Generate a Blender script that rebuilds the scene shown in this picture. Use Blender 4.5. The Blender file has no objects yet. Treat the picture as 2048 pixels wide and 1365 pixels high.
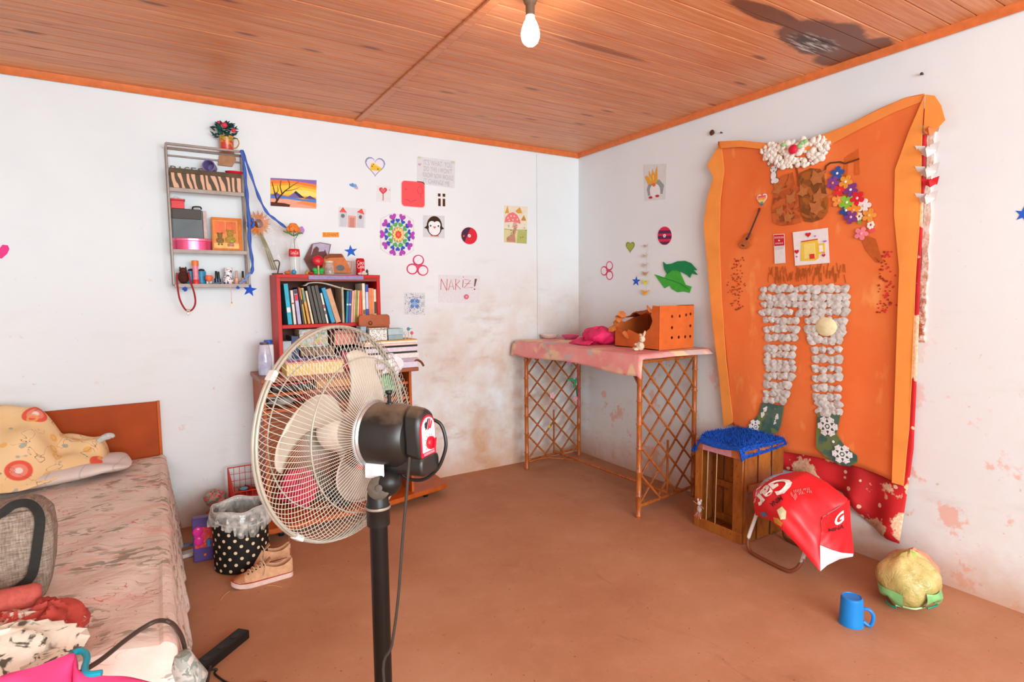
import bpy, bmesh, math, random
from math import sin, cos, pi, radians, sqrt
from mathutils import Vector, Matrix, Euler

SC = bpy.context.scene
COL = SC.collection
random.seed(7)

# ------------------------------------------------------------------ camera
YAW, PITCH, ROLL = 0.553589, 0.082438, -0.010306
_f = Vector((sin(YAW)*cos(PITCH), cos(YAW)*cos(PITCH), -sin(PITCH)))
_r = Vector((cos(YAW), -sin(YAW), 0)); _u = _r.cross(_f)
_r, _u = cos(ROLL)*_r + sin(ROLL)*_u, -sin(ROLL)*_r + cos(ROLL)*_u
cam_d = bpy.data.cameras.new('camera'); cam_d.lens = 20.03; cam_d.sensor_width = 36.0
cam_d.clip_start = 0.02; cam_d.clip_end = 60
cam = bpy.data.objects.new('camera', cam_d); COL.objects.link(cam)
cam.matrix_world = Matrix(((_r.x, _u.x, -_f.x, -3.2203), (_r.y, _u.y, -_f.y, -4.0627), (_r.z, _u.z, -_f.z, 1.45), (0, 0, 0, 1)))
SC.camera = cam

# ------------------------------------------------------------------ world, lights, exposure
W = bpy.data.worlds.new('daylight'); SC.world = W; W.use_nodes = True
bgn = W.node_tree.nodes['Background']; bgn.inputs[0].default_value = (0.86, 0.93, 1.0, 1); bgn.inputs[1].default_value = 1.0

def area(name, loc, target, sx, sy, power, col):
    d = bpy.data.lights.new(name, 'AREA'); d.shape = 'RECTANGLE'; d.size = sx; d.size_y = sy; d.energy = power; d.color = col
    o = bpy.data.objects.new(name, d); COL.objects.link(o); o.location = loc
    o.rotation_euler = (Vector(target) - Vector(loc)).to_track_quat('-Z', 'Y').to_euler()
    return o
area('rear_fill', (-2.3, -7.38, 1.60), (-2.3, 0, 1.30), 3.6, 1.9, 325, (0.81, 0.95, 0.99))  # soft fill light added behind the camera; its window is made up
area('photo_flash', (-2.6, -4.75, 2.0), (-1.5, -0.8, 1.3), 0.9, 0.7, 14, (0.86, 0.965, 0.99))
SC.view_settings.view_transform = 'Standard'; SC.view_settings.look = 'None'
SC.view_settings.gamma = 1.0; SC.view_settings.use_curve_mapping = False
SC.view_settings.exposure = 0.0

# ------------------------------------------------------------------ materials
def lin(h):
    h = h.lstrip('#')
    out = []
    for i in (0, 2, 4):
        c = int(h[i:i+2], 16)/255
        out.append(c/12.92 if c <= 0.04045 else ((c+0.055)/1.055)**2.4)
    return (*out, 1)

class NT:
    def __init__(s, name):
        s.m = bpy.data.materials.new(name); s.m.use_nodes = True
        s.t = s.m.node_tree; s.b = s.t.nodes['Principled BSDF']
    def n(s, typ, **kw):
        o = s.t.nodes.new(typ)
        for k, v in kw.items():
            if k in o.inputs: o.inputs[k].default_value = v
            else: setattr(o, k, v)
        return o
    def l(s, a, b): s.t.links.new(a, b)
    def coord(s, kind='Object'):
        if kind == 'World': return s.n('ShaderNodeNewGeometry').outputs['Position']
        return s.n('ShaderNodeTexCoord').outputs[kind]
    def mapping(s, vec, scale=(1, 1, 1), loc=(0, 0, 0), rot=(0, 0, 0)):
        m = s.n('ShaderNodeMapping'); s.l(vec, m.inputs[0])
        m.inputs['Location'].default_value = loc; m.inputs['Rotation'].default_value = rot; m.inputs['Scale'].default_value = scale
        return m.outputs[0]
    def noise(s, vec, scale, detail=3, rough=0.55, dist=0.0):
        o = s.n('ShaderNodeTexNoise'); s.l(vec, o.inputs['Vector'])
        o.inputs['Scale'].default_value = scale; o.inputs['Detail'].default_value = detail
        o.inputs['Roughness'].default_value = rough; o.inputs['Distortion'].default_value = dist
        return o.outputs['Fac']
    def vor(s, vec, scale, feature='F1', out='Distance', rnd=1.0):
        o = s.n('ShaderNodeTexVoronoi', feature=feature); s.l(vec, o.inputs['Vector']); o.inputs['Scale'].default_value = scale
        o.inputs['Randomness'].default_value = rnd
        return o.outputs[out]
    def ramp(s, fac, stops, interp='LINEAR'):
        o = s.n('ShaderNodeValToRGB'); s.l(fac, o.inputs[0]); r = o.color_ramp; r.interpolation = interp
        while len(r.elements) < len(stops): r.elements.new(0.5)
        for e, (p, c) in zip(r.elements, stops):
            e.position = p; e.color = c if len(c) == 4 else (*c, 1)
        return o.outputs[0]
    def step(s, fac, a, b):
        o = s.n('ShaderNodeMapRange'); s.l(fac, o.inputs['Value'])
        o.inputs['From Min'].default_value = a; o.inputs['From Max'].default_value = b; o.clamp = True
        return o.outputs[0]
    def math(s, op, a, b=None):
        o = s.n('ShaderNodeMath', operation=op)
        for i, x in enumerate((a, b)):
            if x is None: continue
            if isinstance(x, (int, float)): o.inputs[i].default_value = x
            else: s.l(x, o.inputs[i])
        return o.outputs[0]
    def mix(s, fac, a, b):
        o = s.n('ShaderNodeMix', data_type='RGBA')
        if isinstance(fac, (int, float)): o.inputs[0].default_value = fac
        else: s.l(fac, o.inputs[0])
        for x, i in ((a, 6), (b, 7)):
            if isinstance(x, tuple): o.inputs[i].default_value = x
            else: s.l(x, o.inputs[i])
        return o.outputs[2]
    def sep(s, vec):
        o = s.n('ShaderNodeSeparateXYZ'); s.l(vec, o.inputs[0]); return o.outputs
    def color(s, c):
        s.l(c, s.b.inputs['Base Color'])
    def bump(s, h, strength=0.3, dist=0.01):
        o = s.n('ShaderNodeBump'); s.l(h, o.inputs['Height']); o.inputs['Strength'].default_value = strength; o.inputs['Distance'].default_value = dist
        s.l(o.outputs[0], s.b.inputs['Normal'])
    def rough(s, v): s.b.inputs['Roughness'].default_value = v

_mc = {}
def mat(hexc, rough=0.6, var=0.10, scale=40.0, metal=0.0, bump=0.0, spec=0.3, alpha=1.0, trans=0.0, coat=0.0):
    """plain procedural material: a base colour with a fine noise mottling"""
    key = (hexc, rough, var, scale, metal, bump, spec, alpha, trans, coat)
    if key in _mc: return _mc[key]
    t = NT('surface_' + hexc.lstrip('#')); c = lin(hexc)
    v = t.coord('Object'); nz = t.noise(v, scale, 3)
    d = tuple(max(0, x*(1-var)) for x in c[:3]); e = tuple(min(1, x*(1+var*0.6)) for x in c[:3])
    t.color(t.ramp(nz, [(0.3, d), (0.7, e)]))
    t.rough(rough); t.b.inputs['Metallic'].default_value = metal; t.b.inputs['Specular IOR Level'].default_value = spec
    t.b.inputs['Alpha'].default_value = alpha; t.b.inputs['Transmission Weight'].default_value = trans
    t.b.inputs['Coat Weight'].default_value = coat
    if bump: t.bump(nz, bump, 0.004)
    _mc[key] = t.m
    return t.m

# ------------------------------------------------------------------ mesh helpers
class MB:
    def __init__(s): s.v = []; s.f = []; s.k = []; s.c = 0
    def m(s, i): s.c = i; return s
    def add(s, vs, fs):
        o = len(s.v); s.v += [tuple(p) for p in vs]
        s.f += [tuple(i+o for i in f) for f in fs]; s.k += [s.c]*len(fs)
        return s
    def box(s, c, d, rot=None):
        x, y, z = d[0]/2, d[1]/2, d[2]/2
        vs = [Vector(p) for p in ((-x,-y,-z),(x,-y,-z),(x,y,-z),(-x,y,-z),(-x,-y,z),(x,-y,z),(x,y,z),(-x,y,z))]
        if rot is not None: vs = [rot @ p for p in vs]
        c = Vector(c)
        return s.add([p + c for p in vs], [(0,3,2,1),(4,5,6,7),(0,1,5,4),(1,2,6,5),(2,3,7,6),(3,0,4,7)])
    def span(s, a, b):
        return s.box([(p+q)/2 for p, q in zip(a, b)], [abs(q-p) for p, q in zip(a, b)])
    def tube(s, pts, r, n=8, closed=False, cap=True, flat=None):
        pts = [Vector(p) for p in pts]; N = len(pts)
        rs = r if isinstance(r, (list, tuple)) else [r]*N
        tan = []
        for i in range(N):
            a = pts[(i-1) % N] if (closed or i > 0) else pts[i]
            b = pts[(i+1) % N] if (closed or i < N-1) else pts[i]
            d = (b-a); tan.append(d.normalized() if d.length > 1e-9 else Vector((0,0,1)))
        ref = Vector((0,0,1)) if abs(tan[0].z) < 0.9 else Vector((1,0,0))
        u = tan[0].cross(ref).normalized(); vs = []
        for i in range(N):
            u = (u - tan[i]*u.dot(tan[i]))
            u = u.normalized() if u.length > 1e-6 else tan[i].orthogonal().normalized()
            w = tan[i].cross(u); k = flat if flat else 1.0
            for j in range(n):
                a = 2*pi*j/n
                vs.append(pts[i] + u*(cos(a)*rs[i]) + w*(sin(a)*rs[i]*k))
        fs = []
        for i in range(N if closed else N-1):
            p, q = i*n, ((i+1) % N)*n
            for j in range(n): fs.append((p+j, p+(j+1) % n, q+(j+1) % n, q+j))
        if cap and not closed:
            fs.append(tuple(range(n-1, -1, -1))); fs.append(tuple(range((N-1)*n, N*n)))
        return s.add(vs, fs)
    def cyl(s, p0, p1, r, r1=None, n=14): return s.tube([p0, p1], [r, r if r1 is None else r1], n)
    def lathe(s, prof, c=(0,0,0), n=20, mtx=None):
        c = Vector(c); vs = []; fs = []; N = len(prof)
        for (r, z) in prof:
            for j in range(n):
                p = Vector((r*cos(2*pi*j/n), r*sin(2*pi*j/n), z))
                vs.append((mtx @ p if mtx else p) + c)
        for i in range(N-1):
            for j in range(n):
                fs.append((i*n+j, i*n+(j+1) % n, (i+1)*n+(j+1) % n, (i+1)*n+j))
        if prof[0][0] > 1e-5: fs.append(tuple(range(n-1, -1, -1)))
        if prof[-1][0] > 1e-5: fs.append(tuple(range((N-1)*n, N*n)))
        return s.add(vs, fs)
    def sph(s, c, r, nu=12, nv=8, mtx=None):
        r = r if isinstance(r, (tuple, list)) else (r, r, r); c = Vector(c); vs = []; fs = []
        for i in range(nv+1):
            th = pi*i/nv
            for j in range(nu):
                ph = 2*pi*j/nu; p = Vector((r[0]*sin(th)*cos(ph), r[1]*sin(th)*sin(ph), r[2]*cos(th)))
                vs.append((mtx @ p if mtx else p) + c)
        for i in range(nv):
            for j in range(nu):
                a, b, d, e = i*nu+j, i*nu+(j+1) % nu, (i+1)*nu+(j+1) % nu, (i+1)*nu+j
                if i == 0: fs.append((a, d, e))
                elif i == nv-1: fs.append((a, b, e))
                else: fs.append((a, b, d, e))
        return s.add(vs, fs)
    def prism(s, poly, P, t0, t1):
        """P(u, w, t) -> point; polygon extruded between depths t0 and t1"""
        n = len(poly)
        vs = [P(a, b, t0) for a, b in poly] + [P(a, b, t1) for a, b in poly]
        fs = [tuple(range(n)), tuple(range(2*n-1, n-1, -1))] + [(i, i+n, (i+1) % n+n, (i+1) % n) for i in range(n)]
        return s.add(vs, fs)
    def grid(s, nu, nv, fn, wrap=False):
        vs = [fn(i/(nu if wrap else nu-1), j/(nv-1)) for j in range(nv) for i in range(nu)]
        fs = []
        for j in range(nv-1):
            for i in range(nu if wrap else nu-1):
                a, b = j*nu+i, j*nu+(i+1) % nu
                fs.append((a, b, b+nu, a+nu))
        return s.add(vs, fs)
    def mesh(s, name, mats, off=(0, 0, 0), angle=35):
        me = bpy.data.meshes.new(name)
        me.from_pydata([(x-off[0], y-off[1], z-off[2]) for x, y, z in s.v], [], s.f)
        for m in (mats if isinstance(mats, (list, tuple)) else [mats]): me.materials.append(m)
        me.polygons.foreach_set('material_index', s.k)
        bm = bmesh.new(); bm.from_mesh(me); bmesh.ops.recalc_face_normals(bm, faces=bm.faces); bm.to_mesh(me); bm.free()
        me.polygons.foreach_set('use_smooth', [True]*len(me.polygons)); me.set_sharp_from_angle(angle=radians(angle))
        me.update()
        return me

def smoothpath(pts, k=6, closed=False):
    P = [Vector(p) for p in pts]; out = []; N = len(P)
    for i in range(N if closed else N-1):
        a, b, c, d = (P[(i-1) % N] if closed or i else P[0]), P[i], P[(i+1) % N], (P[(i+2) % N] if closed or i < N-2 else P[-1])
        for j in range(k):
            t = j/k
            out.append(0.5*((2*b) + (c-a)*t + (2*a-5*b+4*c-d)*t*t + (3*b-a-3*c+d)*t**3))
    if not closed: out.append(P[-1])
    return out

ORG = {}
def mods(o, bevel=0, sub=0, solid=0):
    if solid:
        m = o.modifiers.new('thickness', 'SOLIDIFY'); m.thickness = solid; m.offset = 0
    if bevel:
        m = o.modifiers.new('edge', 'BEVEL'); m.width = bevel; m.segments = 2; m.limit_method = 'ANGLE'; m.angle_limit = radians(40)
    if sub:
        m = o.modifiers.new('smooth', 'SUBSURF'); m.levels = sub; m.render_levels = sub
    return o
def thing(name, label, cat, loc=(0, 0, 0), group=None):
    o = bpy.data.objects.new(name, None); COL.objects.link(o); o.empty_display_size = 0.05
    o.location = loc; o['label'] = label; o['category'] = cat; ORG[o] = Vector(loc)
    if group: o['group'] = group
    return o
def obj(name, mb, mats, parent, label=None, stuff=False, **kw):
    """a part: geometry given in room coordinates, stored relative to its thing"""
    off = ORG[parent]; flat_ = kw.pop('flat', False); me = mb.mesh(name, mats, off, kw.pop('angle', 35))
    if flat_: me.polygons.foreach_set('use_smooth', [False]*len(me.polygons))
    o = bpy.data.objects.new(name, me); COL.objects.link(o); o.parent = parent; ORG[o] = off
    if label: o['label'] = label
    if stuff: o['kind'] = 'stuff'
    return mods(o, **kw)
def solo(name, mb, mats, label, cat, group=None, **kw):
    """a thing that is one mesh; its origin at the middle of its base"""
    xs, ys, zs = zip(*mb.v); off = Vector(((min(xs)+max(xs))/2, (min(ys)+max(ys))/2, min(zs)))
    me = mb.mesh(name, mats, off, kw.pop('angle', 35)); o = bpy.data.objects.new(name, me); COL.objects.link(o)
    o.location = off; o['label'] = label; o['category'] = cat; ORG[o] = off
    if group: o['group'] = group
    return mods(o, **kw)
def struct(name, mb, mats, parent=None, **kw):
    me = mb.mesh(name, mats); o = bpy.data.objects.new(name, me); COL.objects.link(o); ORG[o] = Vector((0, 0, 0))
    if parent: o.parent = parent
    else: o['kind'] = 'structure'
    return mods(o, **kw)
def PB(u, w, t): return (u, -t, w)          # back wall: u = x, w = height, t = out into the room
def PR(u, w, t): return (-t, -u, w)         # right wall: u = -y
def ell(cx, cy, rx, ry=None, n=20, a0=0.0):
    ry = rx if ry is None else ry
    return [(cx+rx*cos(a0+2*pi*i/n), cy+ry*sin(a0+2*pi*i/n)) for i in range(n)]
def star(cx, cy, r, k=0.4, n=5, rot=0.0):
    return [(cx+(r if i % 2 == 0 else r*k)*sin(rot+pi*i/n), cy+(r if i % 2 == 0 else r*k)*cos(rot+pi*i/n)) for i in range(2*n)]
def heart(cx, cy, w, h, rot=0.0, n=24):
    out = []
    for i in range(n):
        a = 2*pi*i/n; x = 16*sin(a)**3/32*w; y = (13*cos(a)-5*cos(2*a)-2*cos(3*a)-cos(4*a)+2.5)/29*h
        out.append((cx+x*cos(rot)-y*sin(rot), cy+x*sin(rot)+y*cos(rot)))
    return out
def rrect(x0, y0, x1, y1, r=0.1, n=4):
    out = []
    for cx, cy, a in ((x1-r, y1-r, 0), (x0+r, y1-r, pi/2), (x0+r, y0+r, pi), (x1-r, y0+r, 1.5*pi)):
        out += [(cx+r*cos(a+pi/2*i/n), cy+r*sin(a+pi/2*i/n)) for i in range(n+1)]
    return out
def rect(x0, y0, x1, y1): return [(x0, y0), (x1, y0), (x1, y1), (x0, y1)]
def stroke(pts, w):
    """a pen line of width w as a polygon"""
    L, R = [], []
    for i, p in enumerate(pts):
        a = pts[max(0, i-1)]; b = pts[min(len(pts)-1, i+1)]
        dx, dy = b[0]-a[0], b[1]-a[1]; d = math.hypot(dx, dy) or 1; ww = w[i] if isinstance(w, (list, tuple)) else w
        L.append((p[0]-dy/d*ww/2, p[1]+dx/d*ww/2)); R.append((p[0]+dy/d*ww/2, p[1]-dx/d*ww/2))
    return L + R[::-1]
def flower(cx, cy, r, n=5, k=0.55, rot=0.0, m=6):
    out = []
    for i in range(n*m):
        a = 2*pi*i/(n*m); rr = r*(k+(1-k)*abs(cos(n*a/2))**0.7)
        out.append((cx+rr*sin(a+rot), cy+rr*cos(a+rot)))
    return out
_txt = {}
def text(body, bold=0.0):
    """the letters as flat polygons in a box one unit high: (verts, faces, width)"""
    key = (body, bold)
    if key not in _txt:
        cu = bpy.data.curves.new('letters', 'FONT'); cu.body = body; cu.size = 1.0; cu.resolution_u = 3; cu.offset = bold
        to = bpy.data.objects.new('letters', cu); COL.objects.link(to)
        bpy.context.view_layer.update()
        me = bpy.data.meshes.new_from_object(to.evaluated_get(bpy.context.evaluated_depsgraph_get()))
        vs = [v.co.copy() for v in me.vertices]; fs = [tuple(p.vertices) for p in me.polygons]
        bpy.data.objects.remove(to); bpy.data.curves.remove(cu); bpy.data.meshes.remove(me)
        x0 = min(v.x for v in vs); x1 = max(v.x for v in vs); y0 = min(v.y for v in vs); y1 = max(v.y for v in vs)
        _txt[key] = ([((v.x-x0)/(x1-x0), (v.y-y0)/(y1-y0)) for v in vs], fs)
    return _txt[key]

def sheet(name, label, cat, P, corners, layers, base=None, t=0.001, group=None, step=0.0005, parent=None, lift=0.0):
    """flat paper work on a wall. corners tl,tr,br,bl in wall coordinates; layers = (hex, polygon or ('T',text,box)) in its unit square"""
    tl, tr, br, bl = corners
    def Q(s, q):
        return ((tl[0]*(1-s)+tr[0]*s)*q + (bl[0]*(1-s)+br[0]*s)*(1-q), (tl[1]*(1-s)+tr[1]*s)*q + (bl[1]*(1-s)+br[1]*s)*(1-q))
    mb = MB(); mats = []; idx = {}
    def mi(hx):
        if hx not in idx: idx[hx] = len(mats); mats.append(hx if not isinstance(hx, str) else mat(hx, 0.75, 0.06, 60))
        return idx[hx]
    z = lift + 0.0015
    for L in ([(base, rect(0, 0, 1, 1))] if base else []) + layers:
        mb.m(mi(L[0]))
        if L[1][0] == 'T':
            vs, fs = text(L[1][1]); x0, y0, x1, y1 = L[1][2]
            mb.add([P(*Q(x0+(x1-x0)*a, y0+(y1-y0)*b), z+step) for a, b in vs], fs)
        else:
            mb.prism([Q(a, b) for a, b in L[1]], P, z-0.001, z+t*0.5)
        z += step
    if parent is not None: return obj(name, mb, mats, parent, label)
    return solo(name, mb, mats, label, cat, group)

# ------------------------------------------------------------------ room shell
H = 2.672
def wall_mat(kind):
    t = NT('limewash_' + kind); p = t.coord('World'); x, y, z = t.sep(p)
    base = t.ramp(t.noise(p, 1.3, 4), [(0.3, lin('#e1e8ec')), (0.7, lin('#eaf0f3'))])
    # brownish damp and dust, thicker towards the floor and around the room corner
    along = t.math('MULTIPLY', x if kind == 'back' else y, -1.0)
    low = t.step(z, 1.75, 0.15)
    if kind == 'back':
        near = t.math('MULTIPLY', t.step(along, 2.3, 1.0), t.step(z, 1.9, 0.8))
        w1 = t.math('ADD', t.math('MULTIPLY', near, 0.75), t.math('MULTIPLY', low, 0.22))
    else:
        near = t.math('MULTIPLY', t.step(along, 0.25, 0.0), t.step(z, 2.0, 1.2))
        w1 = t.math('ADD', t.math('MULTIPLY', near, 0.5), t.math('MULTIPLY', low, 0.24))
    cl = t.step(t.noise(p, 2.6, 6, 0.62), 0.34, 0.68)
    fac = t.math('MULTIPLY', w1, cl)
    c = t.mix(fac, base, lin('#c9a17e'))
    # darker damp bands
    bd = t.math('MULTIPLY', t.step(t.noise(t.mapping(p, (1.2, 1.2, 3.5)), 2.2, 5, 0.6), 0.55, 0.72), t.math('MULTIPLY', w1, 0.75))
    c = t.mix(bd, c, lin('#b98a60'))
    # paint flaked off down to pink plaster
    pk = t.math('MULTIPLY', t.step(t.noise(p, 5.5 if kind == 'back' else 3.6, 6, 0.65), 0.655 if kind == 'back' else 0.575, 0.675 if kind == 'back' else 0.61), t.step(z, 1.45, 0.55))
    c = t.mix(t.math('MULTIPLY', pk, 0.7 if kind == 'right' else 0.42), c, lin('#e8ab98'))
    sp = t.math('MULTIPLY', t.step(t.noise(p, 26, 3, 0.5), 0.70, 0.73), t.step(z, 2.2, 0.4))
    c = t.mix(t.math('MULTIPLY', sp, 0.5), c, lin('#c98a6c'))
    # splash of floor dust
    ft = t.step(t.math('ADD', z, t.math('MULTIPLY', t.noise(p, 9, 5, 0.7), 0.22)), 0.36, 0.12)
    c = t.mix(t.math('MULTIPLY', ft, 0.75), c, lin('#c79a7c'))
    t.color(c); t.rough(0.9); t.b.inputs['Specular IOR Level'].default_value = 0.2
    t.bump(t.noise(p, 14, 5, 0.6), 0.12, 0.01)
    return t.m
WALL_B, WALL_R = wall_mat('back'), wall_mat('right')

def floor_mat():
    t = NT('red_cement'); p = t.coord('World')
    n1 = t.noise(p, 1.1, 5, 0.6); c = t.ramp(n1, [(0.3, lin('#ac7353')), (0.52, lin('#b98260')), (0.75, lin('#c49273'))])
    c = t.mix(t.math('MULTIPLY', t.step(t.noise(p, 7, 6, 0.7), 0.5, 0.75), 0.35), c, lin('#cf9778'))
    c = t.mix(t.math('MULTIPLY', t.step(t.noise(p, 22, 3, 0.6), 0.68, 0.74), 0.4), c, lin('#9a6040'))
    cr = t.vor(t.mapping(p, (1, 1, 1)), 0.9, 'DISTANCE_TO_EDGE'); w = t.noise(p, 3, 3)
    c = t.mix(t.math('MULTIPLY', t.step(t.math('ADD', cr, t.math('MULTIPLY', w, 0.02)), 0.014, 0.009), 0.0), c, lin('#8e5638'))
    bl = t.math('MULTIPLY', t.step(t.noise(t.mapping(p, (1.6, 0.9, 1), rot=(0, 0, .5)), 3.2, 6, 0.72, .8), 0.57, 0.66), t.step(t.noise(p, 0.8, 2), 0.46, 0.56))
    c = t.mix(t.math('MULTIPLY', bl, 0.45), c, lin('#94603f'))
    c = t.mix(t.math('MULTIPLY', t.step(t.noise(p, 60, 1, .4), .76, .78), .7), c, lin('#6a4028'))
    t.color(c); t.rough(0.75); t.b.inputs['Specular IOR Level'].default_value = 0.3
    t.bump(t.noise(p, 18, 5, 0.65), 0.15, 0.01)
    return t.m
struct('floor', MB().span((-4.8, -7.5, -0.06), (0.12, 0.12, 0)), floor_mat())
struct('wall_back', MB().span((-4.8, 0, 0), (0.12, 0.12, H+0.1)), WALL_B)
struct('wall_right', MB().span((0, -7.5, 0), (0.12, 0, H+0.1)), WALL_R)
struct('wall_left', MB().span((-4.8, -7.5, 0), (-4.7, 0, H+0.1)), WALL_B)
wf = MB()  # unseen front wall; its opening is added for the fill light
wf.span((-4.7, -7.5, 0), (-4.15, -7.4, H)); wf.span((-0.45, -7.5, 0), (0, -7.4, H))
wf.span((-4.15, -7.5, 0), (-0.45, -7.4, 0.62)); wf.span((-4.15, -7.5, 2.58), (-0.45, -7.4, H))
struct('wall_front', wf, WALL_B)

def wood_plank_mat():
    t = NT('varnished_pine_boards'); o = t.coord('Object'); w = t.coord('World')
    rnd = t.n('ShaderNodeObjectInfo').outputs['Random']
    off = t.n('ShaderNodeCombineXYZ'); t.l(t.math('MULTIPLY', rnd, 37.0), off.inputs[0]); t.l(t.math('MULTIPLY', rnd, 91.0), off.inputs[1])
    add = t.n('ShaderNodeVectorMath', operation='ADD'); t.l(w, add.inputs[0]); t.l(off.outputs[0], add.inputs[1])
    g = t.noise(t.mapping(add.outputs[0], (0.8, 16, 1)), 3.0, 6, 0.6, 0.6)
    c = t.ramp(g, [(0.28, lin('#cd7843')), (0.5, lin('#da8f5e')), (0.72, lin('#e4a67c'))])
    g2 = t.noise(t.mapping(add.outputs[0], (1.2, 60, 1)), 4.0, 3, 0.5)
    c = t.mix(t.math('MULTIPLY', t.step(g2, 0.52, 0.66), 0.40), c, lin('#c06a35'))
    tone = t.ramp(rnd, [(0, (0.92, 0.90, 0.88)), (1, (1.05, 1.04, 1.03))])
    mul = t.n('ShaderNodeMix', data_type='RGBA', blend_type='MULTIPLY'); mul.inputs[0].default_value = 1.0
    t.l(c, mul.inputs[6]); t.l(tone, mul.inputs[7]); c = mul.outputs[2]
    kn = t.vor(t.mapping(add.outputs[0], (2.2, 9, 1)), 1.0)
    c = t.mix(t.math('MULTIPLY', t.step(kn, 0.16, 0.07), 0.8), c, lin('#6f3513'))
    # the leak: scorched and rotten patch near the right wall; then one darker streak by the bulb
    def blob(cx, cy, sx, sy, rot, a, b, warp):
        q = t.mapping(w, (1/sx, 1/sy, 0), rot=(0, 0, 0), loc=(-cx/sx, -cy/sy, 0))
        ln = t.n('ShaderNodeVectorMath', operation='LENGTH'); t.l(q, ln.inputs[0])
        d = t.math('ADD', ln.outputs['Value'], t.math('MULTIPLY', t.math('SUBTRACT', t.noise(w, 5.5, 5, 0.6), 0.5), warp))
        return t.step(d, a, b)
    bl = blob(-0.40, -2.42, 0.34, 0.15, 0, 1.05, 0.9, 0.7)
    bl = t.math('MAXIMUM', bl, blob(-0.85, -2.43, 0.28, 0.055, 0, 1.05, 0.85, 0.6))
    bl = t.math('MAXIMUM', bl, blob(-0.12, -2.40, 0.16, 0.18, 0, 1.05, 0.9, 0.7))
    c = t.mix(t.math('MULTIPLY', bl, 0.92), c, lin('#6b4030'))
    core = blob(-0.40, -2.36, 0.20, 0.085, 0, 1.05, 0.5, 0.5)
    c = t.mix(core, c, t.ramp(t.noise(t.mapping(w, (3, 26, 1)), 2.2, 4, 0.65), [(0.36, lin('#1f1613')), (0.50, lin('#4a372e')), (0.60, lin('#cfc8c6'))]))
    dk = blob(-1.25, -1.78, 0.34, 0.028, 0, 1.05, 0.6, 0.35)
    c = t.mix(t.math('MULTIPLY', dk, 0.75), c, lin('#8a431a'))
    t.color(c); t.rough(0.42); t.bump(g, 0.08, 0.003)
    return t.m
PINE = wood_plank_mat()
ceil = struct('ceiling', MB().span((-4.8, -7.5, H+0.013), (0.12, 0.12, H+0.06)), mat('#7a4020', 0.7))
PM = {}
for key, (xa, xb) in {'l': (-4.70, -1.97), 'r': (-1.97, 0.0)}.items():
    PM[key] = MB().span((-(xb-xa)/2+0.001, -0.0485, -0.007), ((xb-xa)/2-0.001, 0.0485, 0.007)).mesh('plank', PINE)
i = 0
for k in range(74):
    for key, xc in (('l', -3.335), ('r', -0.985)):
        o = bpy.data.objects.new('plank', PM[key]); COL.objects.link(o); o.parent = ceil
        o.location = (xc, -0.05-0.1*k, H+0.006+random.uniform(-0.001, 0.001)); mods(o, bevel=0.004)
MOLD = mat('#d9743c', 0.5, 0.14, 25)
def molding(path_a, path_b, inward, up):
    mb = MB(); a, b = Vector(path_a), Vector(path_b); w = Vector(inward)
    prof = [(0, 0), (0.012, -0.036), (0.018, -0.038), (0.030, -0.022), (0.036, 0)]
    vs = [a + w*p + Vector((0, 0, q)) for p, q in prof] + [b + w*p + Vector((0, 0, q)) for p, q in prof]; n = len(prof)
    mb.add(vs, [tuple(range(n)), tuple(range(2*n-1, n-1, -1))] + [(j, (j+1) % n, (j+1) % n+n, j+n) for j in range(n)])
    return mb
struct('trim_1', molding((-4.7, 0, H), (0, 0, H), (0, -1, 0), 1), MOLD)
struct('trim_2', molding((0, -7.4, H), (0, 0, H), (-1, 0, 0), 1), MOLD)
bt = MB(); bt.box((-1.972, -3.7, H-0.007), (0.045, 7.4, 0.012)); struct('trim_3', bt, PINE, bevel=0.003)
# painted-over cable conduit beside the corner
struct('trim_4', MB().span((-0.452, -0.012, 0.95), (-0.430, 0, 2.62)), WALL_B, bevel=0.004)
# rough strip of torn plaster beside the hanging cloth
ts = MB(); rp = [(2.716+random.uniform(-.004, .004), 1.19+0.035*i) for i in range(33)] + [(2.744+random.uniform(-.005, .005), 1.19+0.035*i) for i in range(32, -1, -1)]
ts.prism(rp, PR, 0.0, 0.008)
def plaster_strip():
    t = NT('torn_plaster'); p = t.coord('World'); z = t.sep(p)[2]
    c = t.ramp(t.noise(p, 22, 5, 0.7), [(0.4, lin('#efe4dc')), (0.6, lin('#e2bda6'))])
    c = t.mix(t.math('MULTIPLY', t.step(t.noise(p, 30, 4, 0.7), 0.42, 0.56), t.step(z, 1.85, 1.3)), c, lin('#a85630'))
    t.color(c); t.rough(0.95); t.bump(t.noise(p, 40, 4), 0.6, 0.01); return t.m
struct('trim_5', ts, plaster_strip())

# ------------------------------------------------------------------ bulb
bx, by = -1.851, -2.017
bulb = thing('light_bulb', 'lit white bulb hanging from a socket under the wooden ceiling', 'light bulb', (bx, by, 2.49))
mb = MB(); mb.lathe([(0.018, 2.664), (0.030, 2.660), (0.024, 2.645), (0.019, 2.640), (0.019, 2.598), (0.016, 2.596)], (bx, by, 0), 18)
obj('socket', mb, mat('#6d5a46', 0.5, 0.1, 30), bulb)
def glow(hexc, s):
    t = NT('lit_bulb'); t.b.inputs['Emission Color'].default_value = lin(hexc); t.b.inputs['Emission Strength'].default_value = s
    t.color(t.ramp(t.noise(t.coord('Object'), 8), [(0.3, (.95, .93, .9)), (0.7, (1, .98, .95))])); return t.m
mb = MB(); mb.lathe([(0.017, 2.600), (0.019, 2.585), (0.029, 2.565), (0.0345, 2.548)], (bx, by, 0), 22)
obj('bulb_body', mb, glow('#fff4e4', 5), bulb)
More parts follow.
